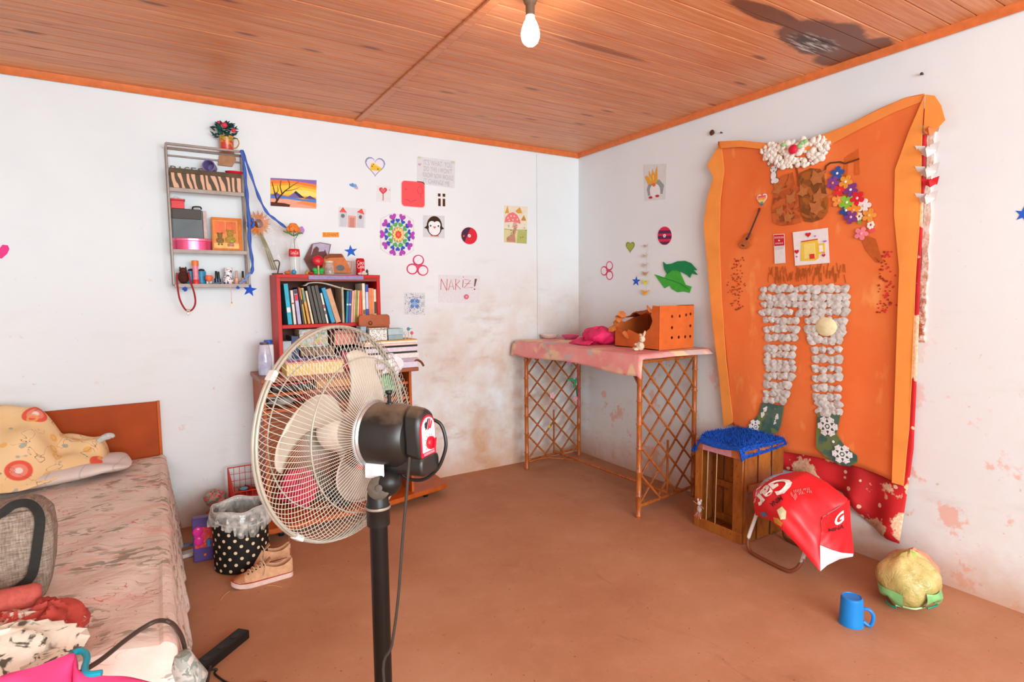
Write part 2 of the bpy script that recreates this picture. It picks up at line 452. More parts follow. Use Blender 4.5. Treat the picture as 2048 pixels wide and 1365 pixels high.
mb = MB(); mb.lathe([(0.0345, 2.548), (0.0385, 2.528), (0.0375, 2.508), (0.030, 2.490), (0.017, 2.479), (0, 2.476)], (bx, by, 0), 22)
obj('bulb_glass', mb, glow('#ffeed6', 60), bulb)

# ------------------------------------------------------------------ paper work stuck on the back wall
def curve(f, n=12): return [f(i/(n-1)) for i in range(n)]
hills = lambda pts: pts
sheet('painting', 'small sunset painting with bare tree and purple mountains, right of the hanging shelf', 'painting', PB,
    [(-2.555, 2.224), (-2.262, 2.236), (-2.272, 2.044), (-2.562, 2.043)], [
    ('#f2a53c', rect(0, .25, 1, .95)), ('#8a6fb8', [(0, .93), (.45, .93), (1, .84), (1, 1), (0, 1)]), ('#f0833c', [(0, .80), (.5, .86), (1, .74), (1, .85), (.45, .94), (0, .94)]),
    ('#f6cf4a', [(0, .45), (0, .70), (.4, .78), (1, .66), (1, .40)]), ('#f7e27a', [(.5, .42), (.45, .62), (.8, .62), (1, .55), (1, .40)]),
    ('#5a86c9', [(0, .30), (0, .42), (.25, .40), (.7, .30), (1, .33), (1, .20), (0, .2)]), ('#6b5aa0', [(.02, .36), (.12, .50), (.25, .36)]),
    ('#7d68a8', [(.36, .34), (.5, .52), (.68, .34)]), ('#3c3350', [(.5, .52), (.54, .58), (.74, .34), (.62, .36)]), ('#5a4a8c', [(.72, .33), (.85, .44), (1, .32)]),
    ('#f0a68a', [(0, .12), (0, .26), (.35, .28), (.8, .22), (1, .16), (1, 0), (.3, 0)]), ('#ef8d50', [(.55, .16), (.7, .24), (1, .20), (1, .04)]),
    ('#5c2f1a', [(0, 0), (0, .14), (.3, .12), (.42, .08), (.4, 0)]),
    ('#4a2712', stroke([(.10, .10), (.18, .32), (.30, .55), (.48, .78), (.60, .90)], [.05, .035, .025, .015, .008])),
    ('#4a2712', stroke([(.13, .2), (.08, .5), (.03, .85)], [.03, .02, .008])), ('#4a2712', stroke([(.24, .45), (.20, .7), (.22, .92)], [.02, .015, .008])),
    ('#4a2712', stroke([(.30, .55), (.50, .62), (.62, .72)], [.018, .012, .006])), ('#4a2712', stroke([(.40, .68), (.40, .85), (.36, .96)], [.015, .01, .006])),
    ('#4a2712', stroke([(.1, .38), (.16, .56), (.14, .72)], [.015, .01, .006]))])
sheet('drawing', 'heart drawing with blue outline and a wedge of cheese inside', 'drawing', PB, [(-1.927, 2.441), (-1.766, 2.442), (-1.77, 2.292), (-1.932, 2.291)],
    [('#e9ebf0', heart(.5, .5, 1, 1)), ('#7f93b8', heart(.5, .5, .92, .92)), ('#e8e2ee', heart(.5, .5, .80, .80)),
     ('#e9bf3f', [(.26, .35), (.32, .66), (.78, .46), (.74, .34)]), ('#f5d765', [(.32, .66), (.42, .70), (.78, .5), (.78, .46)]),
     ('#8a6a2a', ell(.36, .53, .035, .035, 8)), ('#8a6a2a', ell(.62, .42, .035, .035, 8)), ('#8a6a2a', ell(.42, .63, .03, .03, 8))])
sheet('note', 'pale sheet with four lines of faint grey handwriting, high on the wall', 'note', PB, [(-1.525, 2.48), (-1.211, 2.482), (-1.22, 2.272), (-1.53, 2.282)],
    [('#b9b9c6', ('T', "IT'S WHAT  YOU", (.17, .72, .92, .92))), ('#b5b7c2', ('T', 'DO THE I WON\'T', (.17, .50, .92, .68))), ('#bcb4bd', ('T', 'KNOW NOW WOULD', (.15, .27, .96, .45))),
     ('#b9bcc4', ('T', 'IT CHANGE ME', (.17, .05, .86, .22))), ('#d9a9ae', heart(.06, .70, .08, .10)), ('#cfcdb4', rect(.02, .93, .10, 1.0)), ('#cfcdb4', rect(.90, .90, .98, .98))], base='#dcdee2')
sheet('drawing', 'red rounded square card with a faint smiling face', 'drawing', PB, [(-1.656, 2.296), (-1.466, 2.299), (-1.47, 2.102), (-1.661, 2.104)],
    [('#f2c6c4', rrect(0, 0, 1, 1, .14)), ('#f0585c', rrect(.025, .025, .975, .975, .13)), ('#d9474b', stroke([(.15, .28), (.3, .26), (.42, .18), (.52, .26), (.62, .28)], .03)),
     ('#d9474b', ell(.19, .66, .035)), ('#df4c50', stroke(ell(.79, .66, .11, .14, 18)+[(.9, .66)], .02)), ('#df4c50', stroke([(.8, .5), (.84, .38)], .02))])
sheet('card', 'tiny white card with two brown letter i shapes', 'card', PB, [(-1.373, 2.229), (-1.289, 2.232), (-1.291, 2.122), (-1.375, 2.12)],
    [('#4a2a16', rect(.15, .06, .40, .58)), ('#4a2a16', rect(.60, .06, .85, .58)), ('#4a2a16', rect(.13, .72, .38, .93)), ('#4a2a16', rect(.60, .72, .85, .93))], base='#ecebeb')
sheet('sticker', 'tiny blue and pink butterfly sticker beside the heart lollipop picture', 'sticker', PB, [(-2.044, 2.246), (-1.959, 2.247), (-1.961, 2.184), (-2.046, 2.184)],
    [('#5f93cf', heart(.32, .62, .40, .5, .5)), ('#dba3b4', heart(.68, .36, .34, .40, .6)), ('#77a9dd', ell(.55, .62, .14, .2, 10))])
sheet('drawing', 'small square drawing of a red heart lollipop', 'drawing', PB, [(-1.842, 2.24), (-1.734, 2.242), (-1.741, 2.127), (-1.846, 2.126)],
    [('#c9404c', heart(.45, .66, .56, .46)), ('#e06a70', heart(.45, .68, .36, .30)), ('#c98a80', rect(.42, .08, .50, .46)), ('#dcb4b6', ell(.9, .76, .05))], base='#e2e2e4')
sheet('drawing', 'drawing of a castle with two red pointed towers', 'drawing', PB, [(-2.119, 2.068), (-1.925, 2.067), (-1.936, 1.929), (-2.124, 1.93)],
    [('#c9ccd6', rect(.04, .02, .30, .78)), ('#c9ccd6', rect(.68, .02, .94, .80)), ('#e85c48', [(.02, .74), (.15, 1), (.30, .74)]), ('#e85c48', [(.66, .80), (.84, 1), (.95, .70)]),
     ('#dfa79a', rect(.34, 0, .64, .60)), ('#c98b80', rect(.40, 0, .58, .5)), ('#6f7a7a', ell(.15, .56, .07, .1, 12)), ('#7a5a56', ell(.80, .56, .06, .1, 12))], base='#dcdde0')
ML = [('#cfc9c4', [(.28, 0), (.72, 0), (1, .14), (1, .86), (.72, 1), (.28, 1), (0, .86), (0, .14)]), ('#e9e8ea', [(.285, .01), (.715, .01), (.985, .145), (.985, .855), (.715, .99), (.285, .99), (.015, .855), (.015, .145)])]
for hx, ri, n, r, ph in (('#b347b8', 1, 10, .20, .31), ('#3a56b8', 2, 14, .13, .0), ('#54b35c', 3, 10, .135, .31)):
    rr = {1: .43, 2: .335, 3: .24}[ri]
    for j in range(n):
        a = 2*pi*j/n+ph; ML.append((hx, heart(.5+rr*1.02*sin(a), .5+rr*cos(a), r, r*.85, -a)))
ML += [('#d9a03c', flower(.5, .5, .19, 12, .7)), ('#f0d78c', flower(.5, .5, .165, 12, .72)), ('#e0503c', flower(.5, .5, .10, 8, .8)), ('#f07a5c', ell(.5, .5, .04))]
sheet('mandala', 'paper mandala of purple, blue and green hearts around a red flower', 'drawing', PB, [(-1.819, 2.043), (-1.56, 2.048), (-1.572, 1.74), (-1.828, 1.744)], ML)
sheet('drawing', 'black and white penguin drawing on a square of film', 'drawing', PB, [(-1.488, 2.049), (-1.31, 2.056), (-1.314, 1.885), (-1.492, 1.888)],
    [('#3c2414', ell(.52, .52, .36, .46, 22)), ('#3c2414', [(.04, .42), (.2, .55), (.24, .36)]), ('#3c2414', [(.98, .42), (.84, .55), (.8, .36)]), ('#eef0f3', ell(.52, .38, .27, .28, 20)),
     ('#eef0f3', ell(.40, .58, .16, .17, 16)), ('#eef0f3', ell(.64, .58, .16, .17, 16)), ('#2a1a12', ell(.34, .53, .035, .045, 8)), ('#2a1a12', ell(.70, .53, .035, .045, 8)),
     ('#e05a48', [(.44, .50), (.60, .50), (.52, .40)]), ('#e05a48', [(.32, .06), (.5, .06), (.42, .12)]), ('#e05a48', [(.56, .06), (.74, .06), (.66, .12)])], base='#d3d5d9')
def discsheet(name, label, P, corners, a, b, stripes=False):
    L = [('#e6dcda', ell(.5, .5, .5, .5, 28)), (b, ell(.5, .5, .47, .47, 28))]
    if stripes:
        for y0, y1 in ((.06, .20), (.34, .50), (.62, .78)): L.append((a, [(.5-.46*sqrt(max(0, 1-((y0-.5)/.47)**2)), y0), (.5+.46*sqrt(max(0, 1-((y0-.5)/.47)**2)), y0), (.5+.46*sqrt(max(0, 1-((y1-.5)/.47)**2)), y1), (.5-.46*sqrt(max(0, 1-((y1-.5)/.47)**2)), y1)]))
    else:
        L += [(a, [(.5+.46*cos(t), .5+.46*sin(t)) for t in [radians(80+i*8) for i in range(20)]]), ('#d07a3c', [(.12, .40), (.24, .46), (.20, .52), (.3, .56), (.14, .5)])]
    L += [('#e9e9ee', ell(.5, .5, .09, .09, 14)), ('#b9bcc8', ell(.5, .5, .045, .045, 12))]
    sheet(name, label, 'disc', P, corners, L, t=0.003)
discsheet('painted_disc', 'painted disc, half red and half dark purple, on the back wall', PB, [(-1.174, 1.984), (-1.022, 1.984), (-1.025, 1.841), (-1.176, 1.844)], '#4a2848', '#d9273a')
sheet('painting', 'upright painting of a red spotted mushroom on a path', 'painting', PB, [(-0.773, 2.175), (-0.543, 2.179), (-0.556, 1.871), (-0.777, 1.875)],
    [('#e6dcc8', rect(0, .34, 1, 1)), ('#d9cf9a', rect(0, 0, 1, .36)), ('#b3b76a', [(.55, 0), (1, 0), (1, .34), (.6, .34)]), ('#8fae5c', stroke([(0, .36), (.4, .35), (1, .37)], .018)),
     ('#c28a78', [(.12, .02), (.5, .02), (.46, .22), (.55, .42), (.42, .42), (.36, .24), (.1, .12)]), ('#d9a79c', [(.35, .42), (.58, .42), (.52, .56), (.40, .56)]),
     ('#e87c7c', [(.02, .54), (.06, .68), (.2, .79), (.38, .83), (.55, .76), (.68, .62), (.70, .53), (.4, .57)]), ('#d9a03c', [(.03, .78), (.14, .98), (.2, .80)]), ('#d9a03c', [(.48, .86), (.66, .97), (.76, .82), (.6, .80)]), ('#c28a3c', [(.72, .62), (.84, .76), (.94, .62)])]
    + [('#f2d9d6', ell(x, y, .03, .02, 8)) for x, y in ((.15, .66), (.28, .72), (.42, .72), (.36, .62), (.55, .64), (.2, .6))] + [('#6f8a4a', ell(random.uniform(.05, .95), random.uniform(.08, .5), .018, .014, 6)) for _ in range(16)])
sheet('label', 'narrow orange paper strip lettered in dark red above the red bookcase', 'label', PB, [(-2.235, 1.887), (-2.122, 1.892), (-2.123, 1.858), (-2.236, 1.853)], [('#c8521a', ('T', 'ELEFANT', (.07, .18, .95, .84)))], base='#f2a04a')
sheet('paper_star', 'blue paper star above the drinks can on the red bookcase', 'star', PB, [(-2.09, 1.807), (-1.994, 1.81), (-1.997, 1.722), (-2.093, 1.72)], [('#2a62d0', star(.5, .48, .52, .4, 5, -.1))])
sheet('paper_star', 'blue paper star at the lower right corner of the hanging shelf', 'star', PB, [(-2.755, 1.543), (-2.666, 1.54), (-2.67, 1.449), (-2.759, 1.453)], [('#2358cf', star(.5, .48, .52, .4, 5, .12))])
def pinkflower(cx, cy, r, rot):
    L = []
    for j in range(3):
        a = rot+j*2*pi/3
        L += [('#cf3f6e', ell(cx+r*1.05*sin(a), cy+r*1.05*cos(a), r*1.0, r*.92, 18)), ]
    for j in range(3):
        a = rot+j*2*pi/3
        L += [('#efe9ec', ell(cx+r*1.10*sin(a), cy+r*1.10*cos(a), r*.76, r*.70, 18))]
    return L + [('#e0526e', flower(cx, cy, r*.42, 5, .5))]
sheet('paper_flower', 'large pink outlined flower with three heart petals above the lettered sheet', 'flower', PB, [(-1.62, 1.75), (-1.442, 1.751), (-1.446, 1.576), (-1.624, 1.579)], pinkflower(.46, .50, .26, .1))
sheet('note', 'white sheet lettered NARIZ! in red with a lipstick mark', 'note', PB, [(-1.371, 1.603), (-1.006, 1.599), (-1.014, 1.382), (-1.375, 1.388)],
    [('#c85a66', stroke([(.05, .46), (.06, .86)], .014)), ('#c85a66', stroke([(.06, .86), (.19, .44)], .014)), ('#c85a66', stroke([(.19, .44), (.20, .86)], .014)), ('#c85a66', stroke([(.23, .46), (.29, .84), (.36, .48)], .014)), ('#c85a66', stroke([(.25, .58), (.34, .60)], .012)),
     ('#c85a66', stroke([(.40, .46), (.40, .86), (.50, .80), (.41, .66), (.52, .50)], .014)), ('#c85a66', stroke([(.57, .56), (.58, .84)], .014)), ('#c85a66', ell(.58, .94, .012, .02, 8)),
     ('#c85a66', stroke([(.60, .86), (.76, .82), (.60, .54), (.82, .56)], .014)), ('#c85a66', stroke([(.62, .70), (.76, .70)], .012)), ('#7a4a44', stroke([(.89, .88), (.86, .60)], [.05, .02])), ('#7a4a44', ell(.86, .50, .018, .025, 8)),
     ('#d9667a', ell(.66, .22, .06, .09, 14, .5)), ('#e6a3ac', ell(.66, .22, .025, .04, 10, .5))], base='#dfdde0')
sn = [('#5f86c9', flower(.5, .5, .26, 4, .35, .78)), ('#8fb0dd', flower(.5, .5, .12, 6, .5))]
for j in range(330):
    a = random.random()*2*pi; r = random.uniform(.15, .68); x, y = .5+r*cos(a), .5+r*sin(a)
    if 0.03 < x < .97 and .03 < y < .97: sn.append((random.choice(['#6f84ab', '#5d6f96', '#93a4c4']), star(x, y, .019, .6, 4, a)))
sheet('paper_snowflake', 'pale square dotted in grey blue around a blue flower', 'paper', PB, [(-1.655, 1.471), (-1.486, 1.466), (-1.49, 1.294), (-1.659, 1.306)], sn, step=0.00002, base='#dcdcde')
sheet('paper_heart', 'bright pink paper scrap at the far left of the back wall', 'paper', PB, [(-3.949, 1.75), (-3.887, 1.742), (-3.892, 1.667), (-3.955, 1.66)], [('#e8408c', [(0, .1), (.2, .5), (.55, .95), (.9, .95), (1, .7), (.85, .35), (.5, .05)])])
# small plaster scar with a nail under the conduit
# ------------------------------------------------------------------ paper work on the right wall
sheet('drawing', 'drawing of a grey penguin wearing a tilted golden crown', 'drawing', PR, [(0.804, 2.427), (1.038, 2.389), (1.032, 2.134), (0.818, 2.153)],
    [('#9aa0a0', stroke([(.30, .44), (.18, .30), (.22, .14)], [.2, .14, .1])), ('#9aa0a0', stroke([(.62, .50), (.82, .36), (.80, .16)], [.2, .2, .1])), ('#9aa0a0', ell(.48, .48, .22, .12, 16)),
     ('#e9eaee', ell(.5, .26, .24, .20, 18)), ('#e5a83c', [(.20, .44), (.04, .66), (.12, .70), (.26, .62), (.22, .84), (.36, .68), (.40, .88), (.48, .70), (.60, .95), (.62, .56), (.56, .48)]),
     ('#f2cf78', [(.24, .66), (.27, .66), (.34, .56), (.31, .54)]), ('#f2cf78', [(.40, .70), (.43, .70), (.46, .58), (.43, .56)]), ('#e8703c', ell(.46, .43, .08, .05, 12)), ('#c22a34', ell(.30, .08, .09, .035, 12)), ('#c22a34', ell(.62, .11, .09, .035, 12))], base='#dcdde0')
discsheet('painted_disc', 'red disc with three purple stripes on the right wall', PR, [(0.951, 1.946), (1.098, 1.934), (1.101, 1.793), (0.953, 1.801)], '#5a2a58', '#e02a52', True)
sheet('paper_heart', 'small olive green heart left of the striped disc', 'heart', PR, [(0.611, 1.859), (0.713, 1.85), (0.708, 1.772), (0.612, 1.775)], [('#86983a', heart(.5, .45, 1, 1.1)), ('#a3b54a', heart(.5, .46, .78, .85))])
sheet('paper_flower', 'small pink outlined flower low on the right wall above the box', 'flower', PR, [(0.326, 1.723), (0.488, 1.714), (0.489, 1.554), (0.327, 1.554)], pinkflower(.42, .50, .26, .5))
sheet('paper_star', 'small blue paper star left of the garland of paper birds', 'star', PR, [(0.682, 1.581), (0.777, 1.582), (0.778, 1.504), (0.683, 1.501)], [('#2a62d0', star(.5, .48, .52, .4, 5, .1))])
sheet('paper_star', 'blue paper star cut by the edge of the view near the open wall', 'star', PR, [(3.066, 1.809), (3.123, 1.814), (3.127, 1.733), (3.069, 1.744)], [('#2a62d0', star(.5, .48, .52, .4, 5, .2))])
# the green cut-out: a plain two-tone leaf of layered paper
gl = thing('paper_leaf', 'bright green paper leaf cut-out with a darker green feathery top, beside the orange cloth', 'cut-out', (0, -1.15, 1.50))
gm = MB().prism([(0.930, 1.588), (1.031, 1.558), (1.07, 1.616), (1.155, 1.634), (1.203, 1.553), (1.232, 1.503), (1.286, 1.488), (1.269, 1.445), (1.214, 1.456), (1.159, 1.45), (1.101, 1.476), (1.081, 1.502), (1.033, 1.48)], PR, 0.002, 0.006)
obj('leaf_blade', gm, mat('#46b53c', 0.7, 0.12, 30), gl)
gm = MB().prism([(1.03, 1.625), (1.02, 1.677), (1.05, 1.657), (1.103, 1.659), (1.159, 1.674), (1.229, 1.673), (1.283, 1.653), (1.337, 1.602), (1.302, 1.607), (1.342, 1.57), (1.289, 1.583), (1.276, 1.551), (1.249, 1.573), (1.203, 1.593), (1.156, 1.609), (1.104, 1.611), (1.06, 1.587)], PR, 0.007, 0.012)
obj('leaf_fringe', gm, mat('#158a4e', 0.7, 0.12, 30), gl)
gm = MB().prism(stroke([(0.971, 1.575), (1.081, 1.542), (1.176, 1.518), (1.26, 1.474)], .005), PR, 0.0065, 0.009)
obj('leaf_vein', gm, mat('#35913a', 0.7, 0.1, 30), gl)
# garland of tiny birds on a string
ga = thing('bird_garland', 'hanging string of small folded paper birds ending in yellow and orange', 'garland', (-0.015, -0.842, 1.43))
obj('string', MB().tube([(-0.012, -0.866, 1.822), (-0.012, -0.857, 1.701), (-0.012, -0.859, 1.548), (-0.012, -0.850, 1.441)], 0.0012, 5), mat('#cdbca8', 0.8), ga)
for px_y, hx, sc in zip((0, 1, 2, 3, 4, 5), ('#b79d85', '#c4b3a0', '#c9b8a8', '#b78d70', '#d9cf3a', '#efa83c'), (.6, .8, 1, 1, 1.1, 1.3)):
    z = (1.81, 1.735, 1.665, 1.600, 1.535, 1.455)[px_y]; m = MB(); s_ = 0.028*sc; yy = -0.843
    m.add([(-.012, yy, z), (-.030, yy+.2*s_, z-.5*s_), (-.012, yy-1.3*s_, z+.5*s_), (-.012, yy+1.3*s_, z+.6*s_), (-.012, yy, z-.8*s_), (-.005, yy, z-.2*s_)],
          [(0, 1, 2), (0, 3, 1), (1, 4, 2), (1, 3, 4), (2, 4, 5), (3, 5, 4), (0, 2, 5), (0, 5, 3)])
    obj('paper_bird', m, mat(hx, 0.8), ga)
def nail(label, y, z, r, hx='#5a3426'):
    m = MB().cyl((0, y, z), (-0.014, y, z), r*0.5, n=8); m.sph((-0.016, y, z), (0.006, r, r), 10, 6); solo('nail', m, mat(hx, 0.6), label, 'nail')
nail('rusty wall hook above the left corner of the orange cloth', -1.447, 2.512, 0.019)
nail('tiny nail just right of the rusty hook above the cloth', -1.52, 2.495, 0.006)
nail('dark nail high on the right wall above the right corner of the cloth', *(0.000, -2.682, 2.495)[1:], 0.007, '#3a3a3c')

# ------------------------------------------------------------------ hanging metal shelf and what is on it
STEEL = mat('#8d8078', 0.45, 0.16, 30, metal=0.35)
XL, XR, YF, YK = -3.137, -2.727, -0.130, -0.010
hs = thing('hanging_shelf', 'narrow grey metal wall shelf with three boards and a mug of flowers on top', 'shelf', (-2.93, -0.07, 1.53))
for x in (XL, XR):
    for y in (YF, YK):
        obj('post', MB().box((x, y, 1.935), (0.012, 0.010, 0.82)), STEEL, hs, bevel=0.002)
    obj('side_rail', MB().box((x, -0.07, 2.340), (0.011, 0.115, 0.011)), STEEL, hs, bevel=0.002)
    obj('side_rail', MB().box((x, -0.07, 1.527), (0.011, 0.115, 0.011)), STEEL, hs, bevel=0.002)
for y in (YF, YK):
    obj('top_rail', MB().box((-2.932, y, 2.342), (0.41, 0.012, 0.014)), STEEL, hs, bevel=0.002)
obj('top_rail', MB().box((-2.932, YK, 2.300), (0.41, 0.010, 0.010)), STEEL, hs, bevel=0.002)
for z in (2.092, 1.734, 1.530):
    m = MB().span((XL+.004, YF+.002, z-0.004), (XR-.004, YK, z)); m.span((XL+.004, YF-0.003, z-0.022), (XR-.004, YF+0.001, z+0.001))
    obj('shelf_board', m, mat('#9c9088', 0.5, 0.14, 25, metal=0.2), hs, bevel=0.0015)
# mug of artificial flowers on the top rails
MX, MY, MZ = -2.812, -0.075, 2.349
fm_ = thing('mug_of_flowers', 'orange and red patterned mug of dark green artificial roses on top of the shelf', 'mug', (MX, MY, MZ))
def mug_pattern():
    t = NT('patterned_mug'); p = t.coord('Object'); z = t.sep(p)[2]
    c = t.ramp(t.vor(p, 55, 'F1', 'Color'), [(0.3, lin('#c8432e')), (0.5, lin('#d9822f')), (0.7, lin('#b8345a'))], 'CONSTANT')
    c = t.mix(t.step(z, 0.055, 0.058), c, t.ramp(t.noise(t.mapping(p, (1, 1, 1.5)), 60, 2), [(0.45, lin('#d98a2c')), (0.55, lin('#7a8a2c'))]))
    c = t.mix(t.step(z, 0.016, 0.012), c, lin('#d9322c'))
    t.color(c); t.rough(0.3); return t.m
m = MB(); m.lathe([(0.0, 0), (0.036, 0), (0.038, 0.004), (0.042, 0.088), (0.039, 0.088), (0.036, 0.02), (0, 0.018)], (MX, MY, MZ), 20); obj('cup', m, mug_pattern(), fm_)
m = MB().tube([(MX+.040, MY, MZ+.02)] + smoothpath([(MX+.055, MY, MZ+.025), (MX+.070, MY, MZ+.055), (MX+.060, MY, MZ+.082), (MX+.042, MY, MZ+.078)], 5), 0.0035, 6); obj('handle', m, mat('#c9862f', 0.35), fm_)
rnd = random.Random(4); m = MB()
for j in range(80):
    a = rnd.uniform(0, 2*pi); r = rnd.uniform(.012, .07); h = rnd.uniform(.09, .175)-r*.25
    c = Vector((MX-.008+r*cos(a), MY+r*sin(a)*.7, MZ+h)); d = Vector((cos(a), sin(a)*.7, rnd.uniform(-.3, .9))).normalized(); u = d.cross(Vector((0, 0, 1))).normalized()*.014; n_ = u.cross(d).normalized()*.005
    m.add([c-d*.012, c+u-n_, c+d*.024, c-u-n_, c+n_], [(0, 1, 4), (1, 2, 4), (2, 3, 4), (3, 0, 4)])
obj('foliage', m, mat('#1f5c56', 0.5, 0.35, 40), fm_, stuff=True)
for (dx, dy, dz, r) in ((-.012, -.05, .142, .019), (.038, -.045, .118, .015), (-.04, -.02, .16, .012)):
    m = MB()
    for k in range(3):
        for j in range(5):
            a = 2*pi*j/5+k*.6; m.sph((MX+dx+r*.45*(1-k*.3)*cos(a), MY+dy-k*.004, MZ+dz+r*.45*(1-k*.3)*sin(a)), (r*.5, r*.3, r*.5), 7, 5)
    obj('rose', m, mat('#d8324a', 0.5, 0.2, 80), fm_)
# zebra box with things on it
def zebra():
    t = NT('zebra_print'); p = t.coord('Object'); s = t.sep(p)
    w = t.n('ShaderNodeTexWave', wave_type='BANDS', bands_direction='X'); t.l(t.mapping(p, (1, 1, 0.35), rot=(0, 0.35, 0)), w.inputs[0])
    w.inputs['Scale'].default_value = 9.5; w.inputs['Distortion'].default_value = 7.0; w.inputs['Detail'].default_value = 1.5; w.inputs['Detail Scale'].default_value = 1.6
    t.color(t.ramp(w.outputs['Fac'], [(0.44, lin('#4a3a22')), (0.50, lin('#dcab8c'))])); t.rough(0.6); return t.m
ZB = zebra()
zb = thing('storage_box', 'zebra striped cardboard box on the upper board of the hanging shelf', 'box', (-2.937, -0.072, 2.093))
obj('box_base', MB().span((-3.125, -.126, 2.093), (-2.748, -.02, 2.195)), ZB, zb, bevel=0.002)
lidm = MB().span((-3.128, -.130, 2.180), (-2.745, -.016, 2.207)); obj('lid', lidm, mat('#5b4a33', 0.6, 0.35, 12), zb, bevel=0.002)
m = MB()
for k, w_ in enumerate('BAZAR'):
    vs, fs = text(w_); x0 = -3.118+.036*k; m.add([(x0+a*.028, -.035-.012*(j % 2), 2.2075+b*.026) for j, (a, b) in enumerate(vs)], fs)
lt = thing('cutout_letters', 'row of dark cut-out letters standing on the zebra box', 'letters', (-3.03, -0.04, 2.2075))
for k, w_ in enumerate('PAGES'):
    vs, fs = text(w_); x0 = -3.118+.036*k; m = MB()
    n = len(vs); m.add([(x0+a*.028, -.040, 2.2078+b*.028) for a, b in vs] + [(x0+a*.028, -.034, 2.2078+b*.028) for a, b in vs], [tuple(f) for f in fs] + [tuple(i+n for i in f) for f in fs])
    obj('letter', m, mat('#5a5048', 0.6), lt)
cm = MB(); R90 = Euler((radians(90), 0, radians(-20))).to_matrix()
cm.lathe([(0.0, -0.045), (0.024, -0.045), (0.026, -0.040), (0.035, 0.040), (0.037, 0.044), (0.031, 0.044), (0.024, -0.03), (0, -0.032)], (-2.905, -.068, 2.242), 22, R90)
solo('cup', cm, mat('#7d6aa0', 0.4, 0.12, 20), 'purple cup lying on its side on the zebra box', 'cup')
m = MB().prism([(-2.861, 2.269), (-2.846, 2.355), (-2.765, 2.362), (-2.756, 2.311), (-2.78, 2.268)], lambda u, w, t: (u, -.03-t+(w-2.2)*.2, w), 0, 0.012)
solo('torn_card', m, mat('#b98a66', 0.8, 0.25, 20), 'torn brown card propped behind the purple cup on the shelf', 'card')
m = MB(); m.lathe([(0, 0), (.055, 0), (.075, .012), (.078, .016), (.070, .014), (0, .005)], (0, 0, 0), 24)
m.v = [(-2.775+x*.72, -.085+y*.5, 2.208+z) for x, y, z in m.v]
solo('saucer', m, mat('#dc2030', 0.25, 0.1, 20), 'shiny red saucer on the right end of the zebra box', 'saucer')
# middle board
gy = thing('storage_box', 'dark grey sloped box on the middle board, carrying the small red box', 'box', (-3.04, -0.07, 1.735))
m = MB().prism([(-3.126, 1.735), (-2.965, 1.735), (-2.965, 1.975), (-3.126, 1.975)], lambda u, w, t: (u, -t, w), 0.020, 0.085); obj('box_base', m, mat('#5d666a', 0.45, 0.2, 10), gy, bevel=0.003)
obj('box_top', MB().span((-3.126, -.088, 1.918), (-2.972, -.016, 1.979)), mat('#463f37', 0.5, 0.15, 10), gy, bevel=0.003)
obj('end_flap', MB().span((-2.964, -.088, 1.765), (-2.944, -.022, 1.972)), mat('#cdb3ae', 0.6, 0.2, 30), gy, bevel=0.003)
rb = thing('trinket_box', 'small bright red box with a lid on top of the dark grey box', 'box', (-3.09, -0.06, 1.98))
obj('box_base', MB().span((-3.126, -.085, 1.979), (-3.058, -.03, 2.026)), mat('#d81f28', 0.35, 0.1), rb, bevel=0.002)
obj('lid', MB().span((-3.130, -.089, 2.026), (-3.053, -.026, 2.036)), mat('#c01820', 0.35, 0.1), rb, bevel=0.002)
m = MB(); m.sph((-3.100, -.06, 2.043), (.014, .010, .009), 10, 6); m.sph((-3.084, -.065, 2.041), (.008, .008, .006), 8, 5); m.sph((-3.114, -.055, 2.040), (.007, .008, .006), 8, 5)
solo('shell', m, mat('#dfd7cc', 0.5, 0.35, 150), 'little pale shell lying on the lid of the red trinket box', 'shell')
m = MB().tube(smoothpath([(-3.015, -.055, 1.985), (-3.01, -.065, 1.996), (-2.975, -.065, 1.998), (-2.968, -.055, 1.987)], 4), 0.0045, 7)
solo('hair_clip', m, mat('#3a302c', 0.4), 'dark curved hair clip on top of the dark grey box', 'hair clip')
pt = thing('oval_tin', 'shiny pink oval tin with a lid at the front of the middle board', 'tin', (-3.03, -0.085, 1.735))
def ovalbox(x0, x1, y, ry, z0, z1, k=0): return [(( x0+x1)/2+(x1-x0)/2*cos(2*pi*i/36)*(1 if abs(cos(2*pi*i/36)) < .98 else .995), y+ry*sin(2*pi*i/36)) for i in range(36)]
TIN = mat('#e0567e', 0.18, 0.06, 10, metal=0.55)
P_up = lambda u, w, t: (u, w, t)
obj('tin_base', MB().prism(ovalbox(-3.132, -2.925, -.090, .046, 0, 0), P_up, 1.735, 1.786), TIN, pt)
obj('lid', MB().prism(ovalbox(-3.136, -2.921, -.090, .049, 0, 0), P_up, 1.786, 1.803), mat('#ec7a98', 0.16, 0.06, 10, metal=0.5), pt, bevel=0.003)
# orange picture of two bears
pf = thing('picture_frame', 'orange framed relief picture of two teddy bears by a window', 'picture frame', (-2.84, -0.05, 1.735))
def PF(u, w, t): return (-2.922+u*.170+w*.004, -.045-t-(1-w)*.045, 1.737+w*.205)
m = MB().prism(rect(0, 0, 1, 1), PF, 0, .012); obj('back_panel', m, mat('#e69a58', 0.6, 0.12, 20), pf)
m = MB().prism(rect(0, .93, 1, 1), PF, .012, .020); m.prism(rect(0, 0, .05, .93), PF, .012, .020); m.prism(rect(.88, 0, 1, .93), PF, .012, .022); m.prism(rect(.05, 0, .88, .06), PF, .012, .02)
obj('frame', m, mat('#dd7d35', 0.55, 0.15, 30), pf)
m = MB().prism(rect(.10, .52, .43, .88), PF, .012, .015); m.prism(rect(.48, .52, .80, .88), PF, .012, .015); obj('window_panes', m, mat('#ef7a50', 0.5, 0.25, 25), pf)
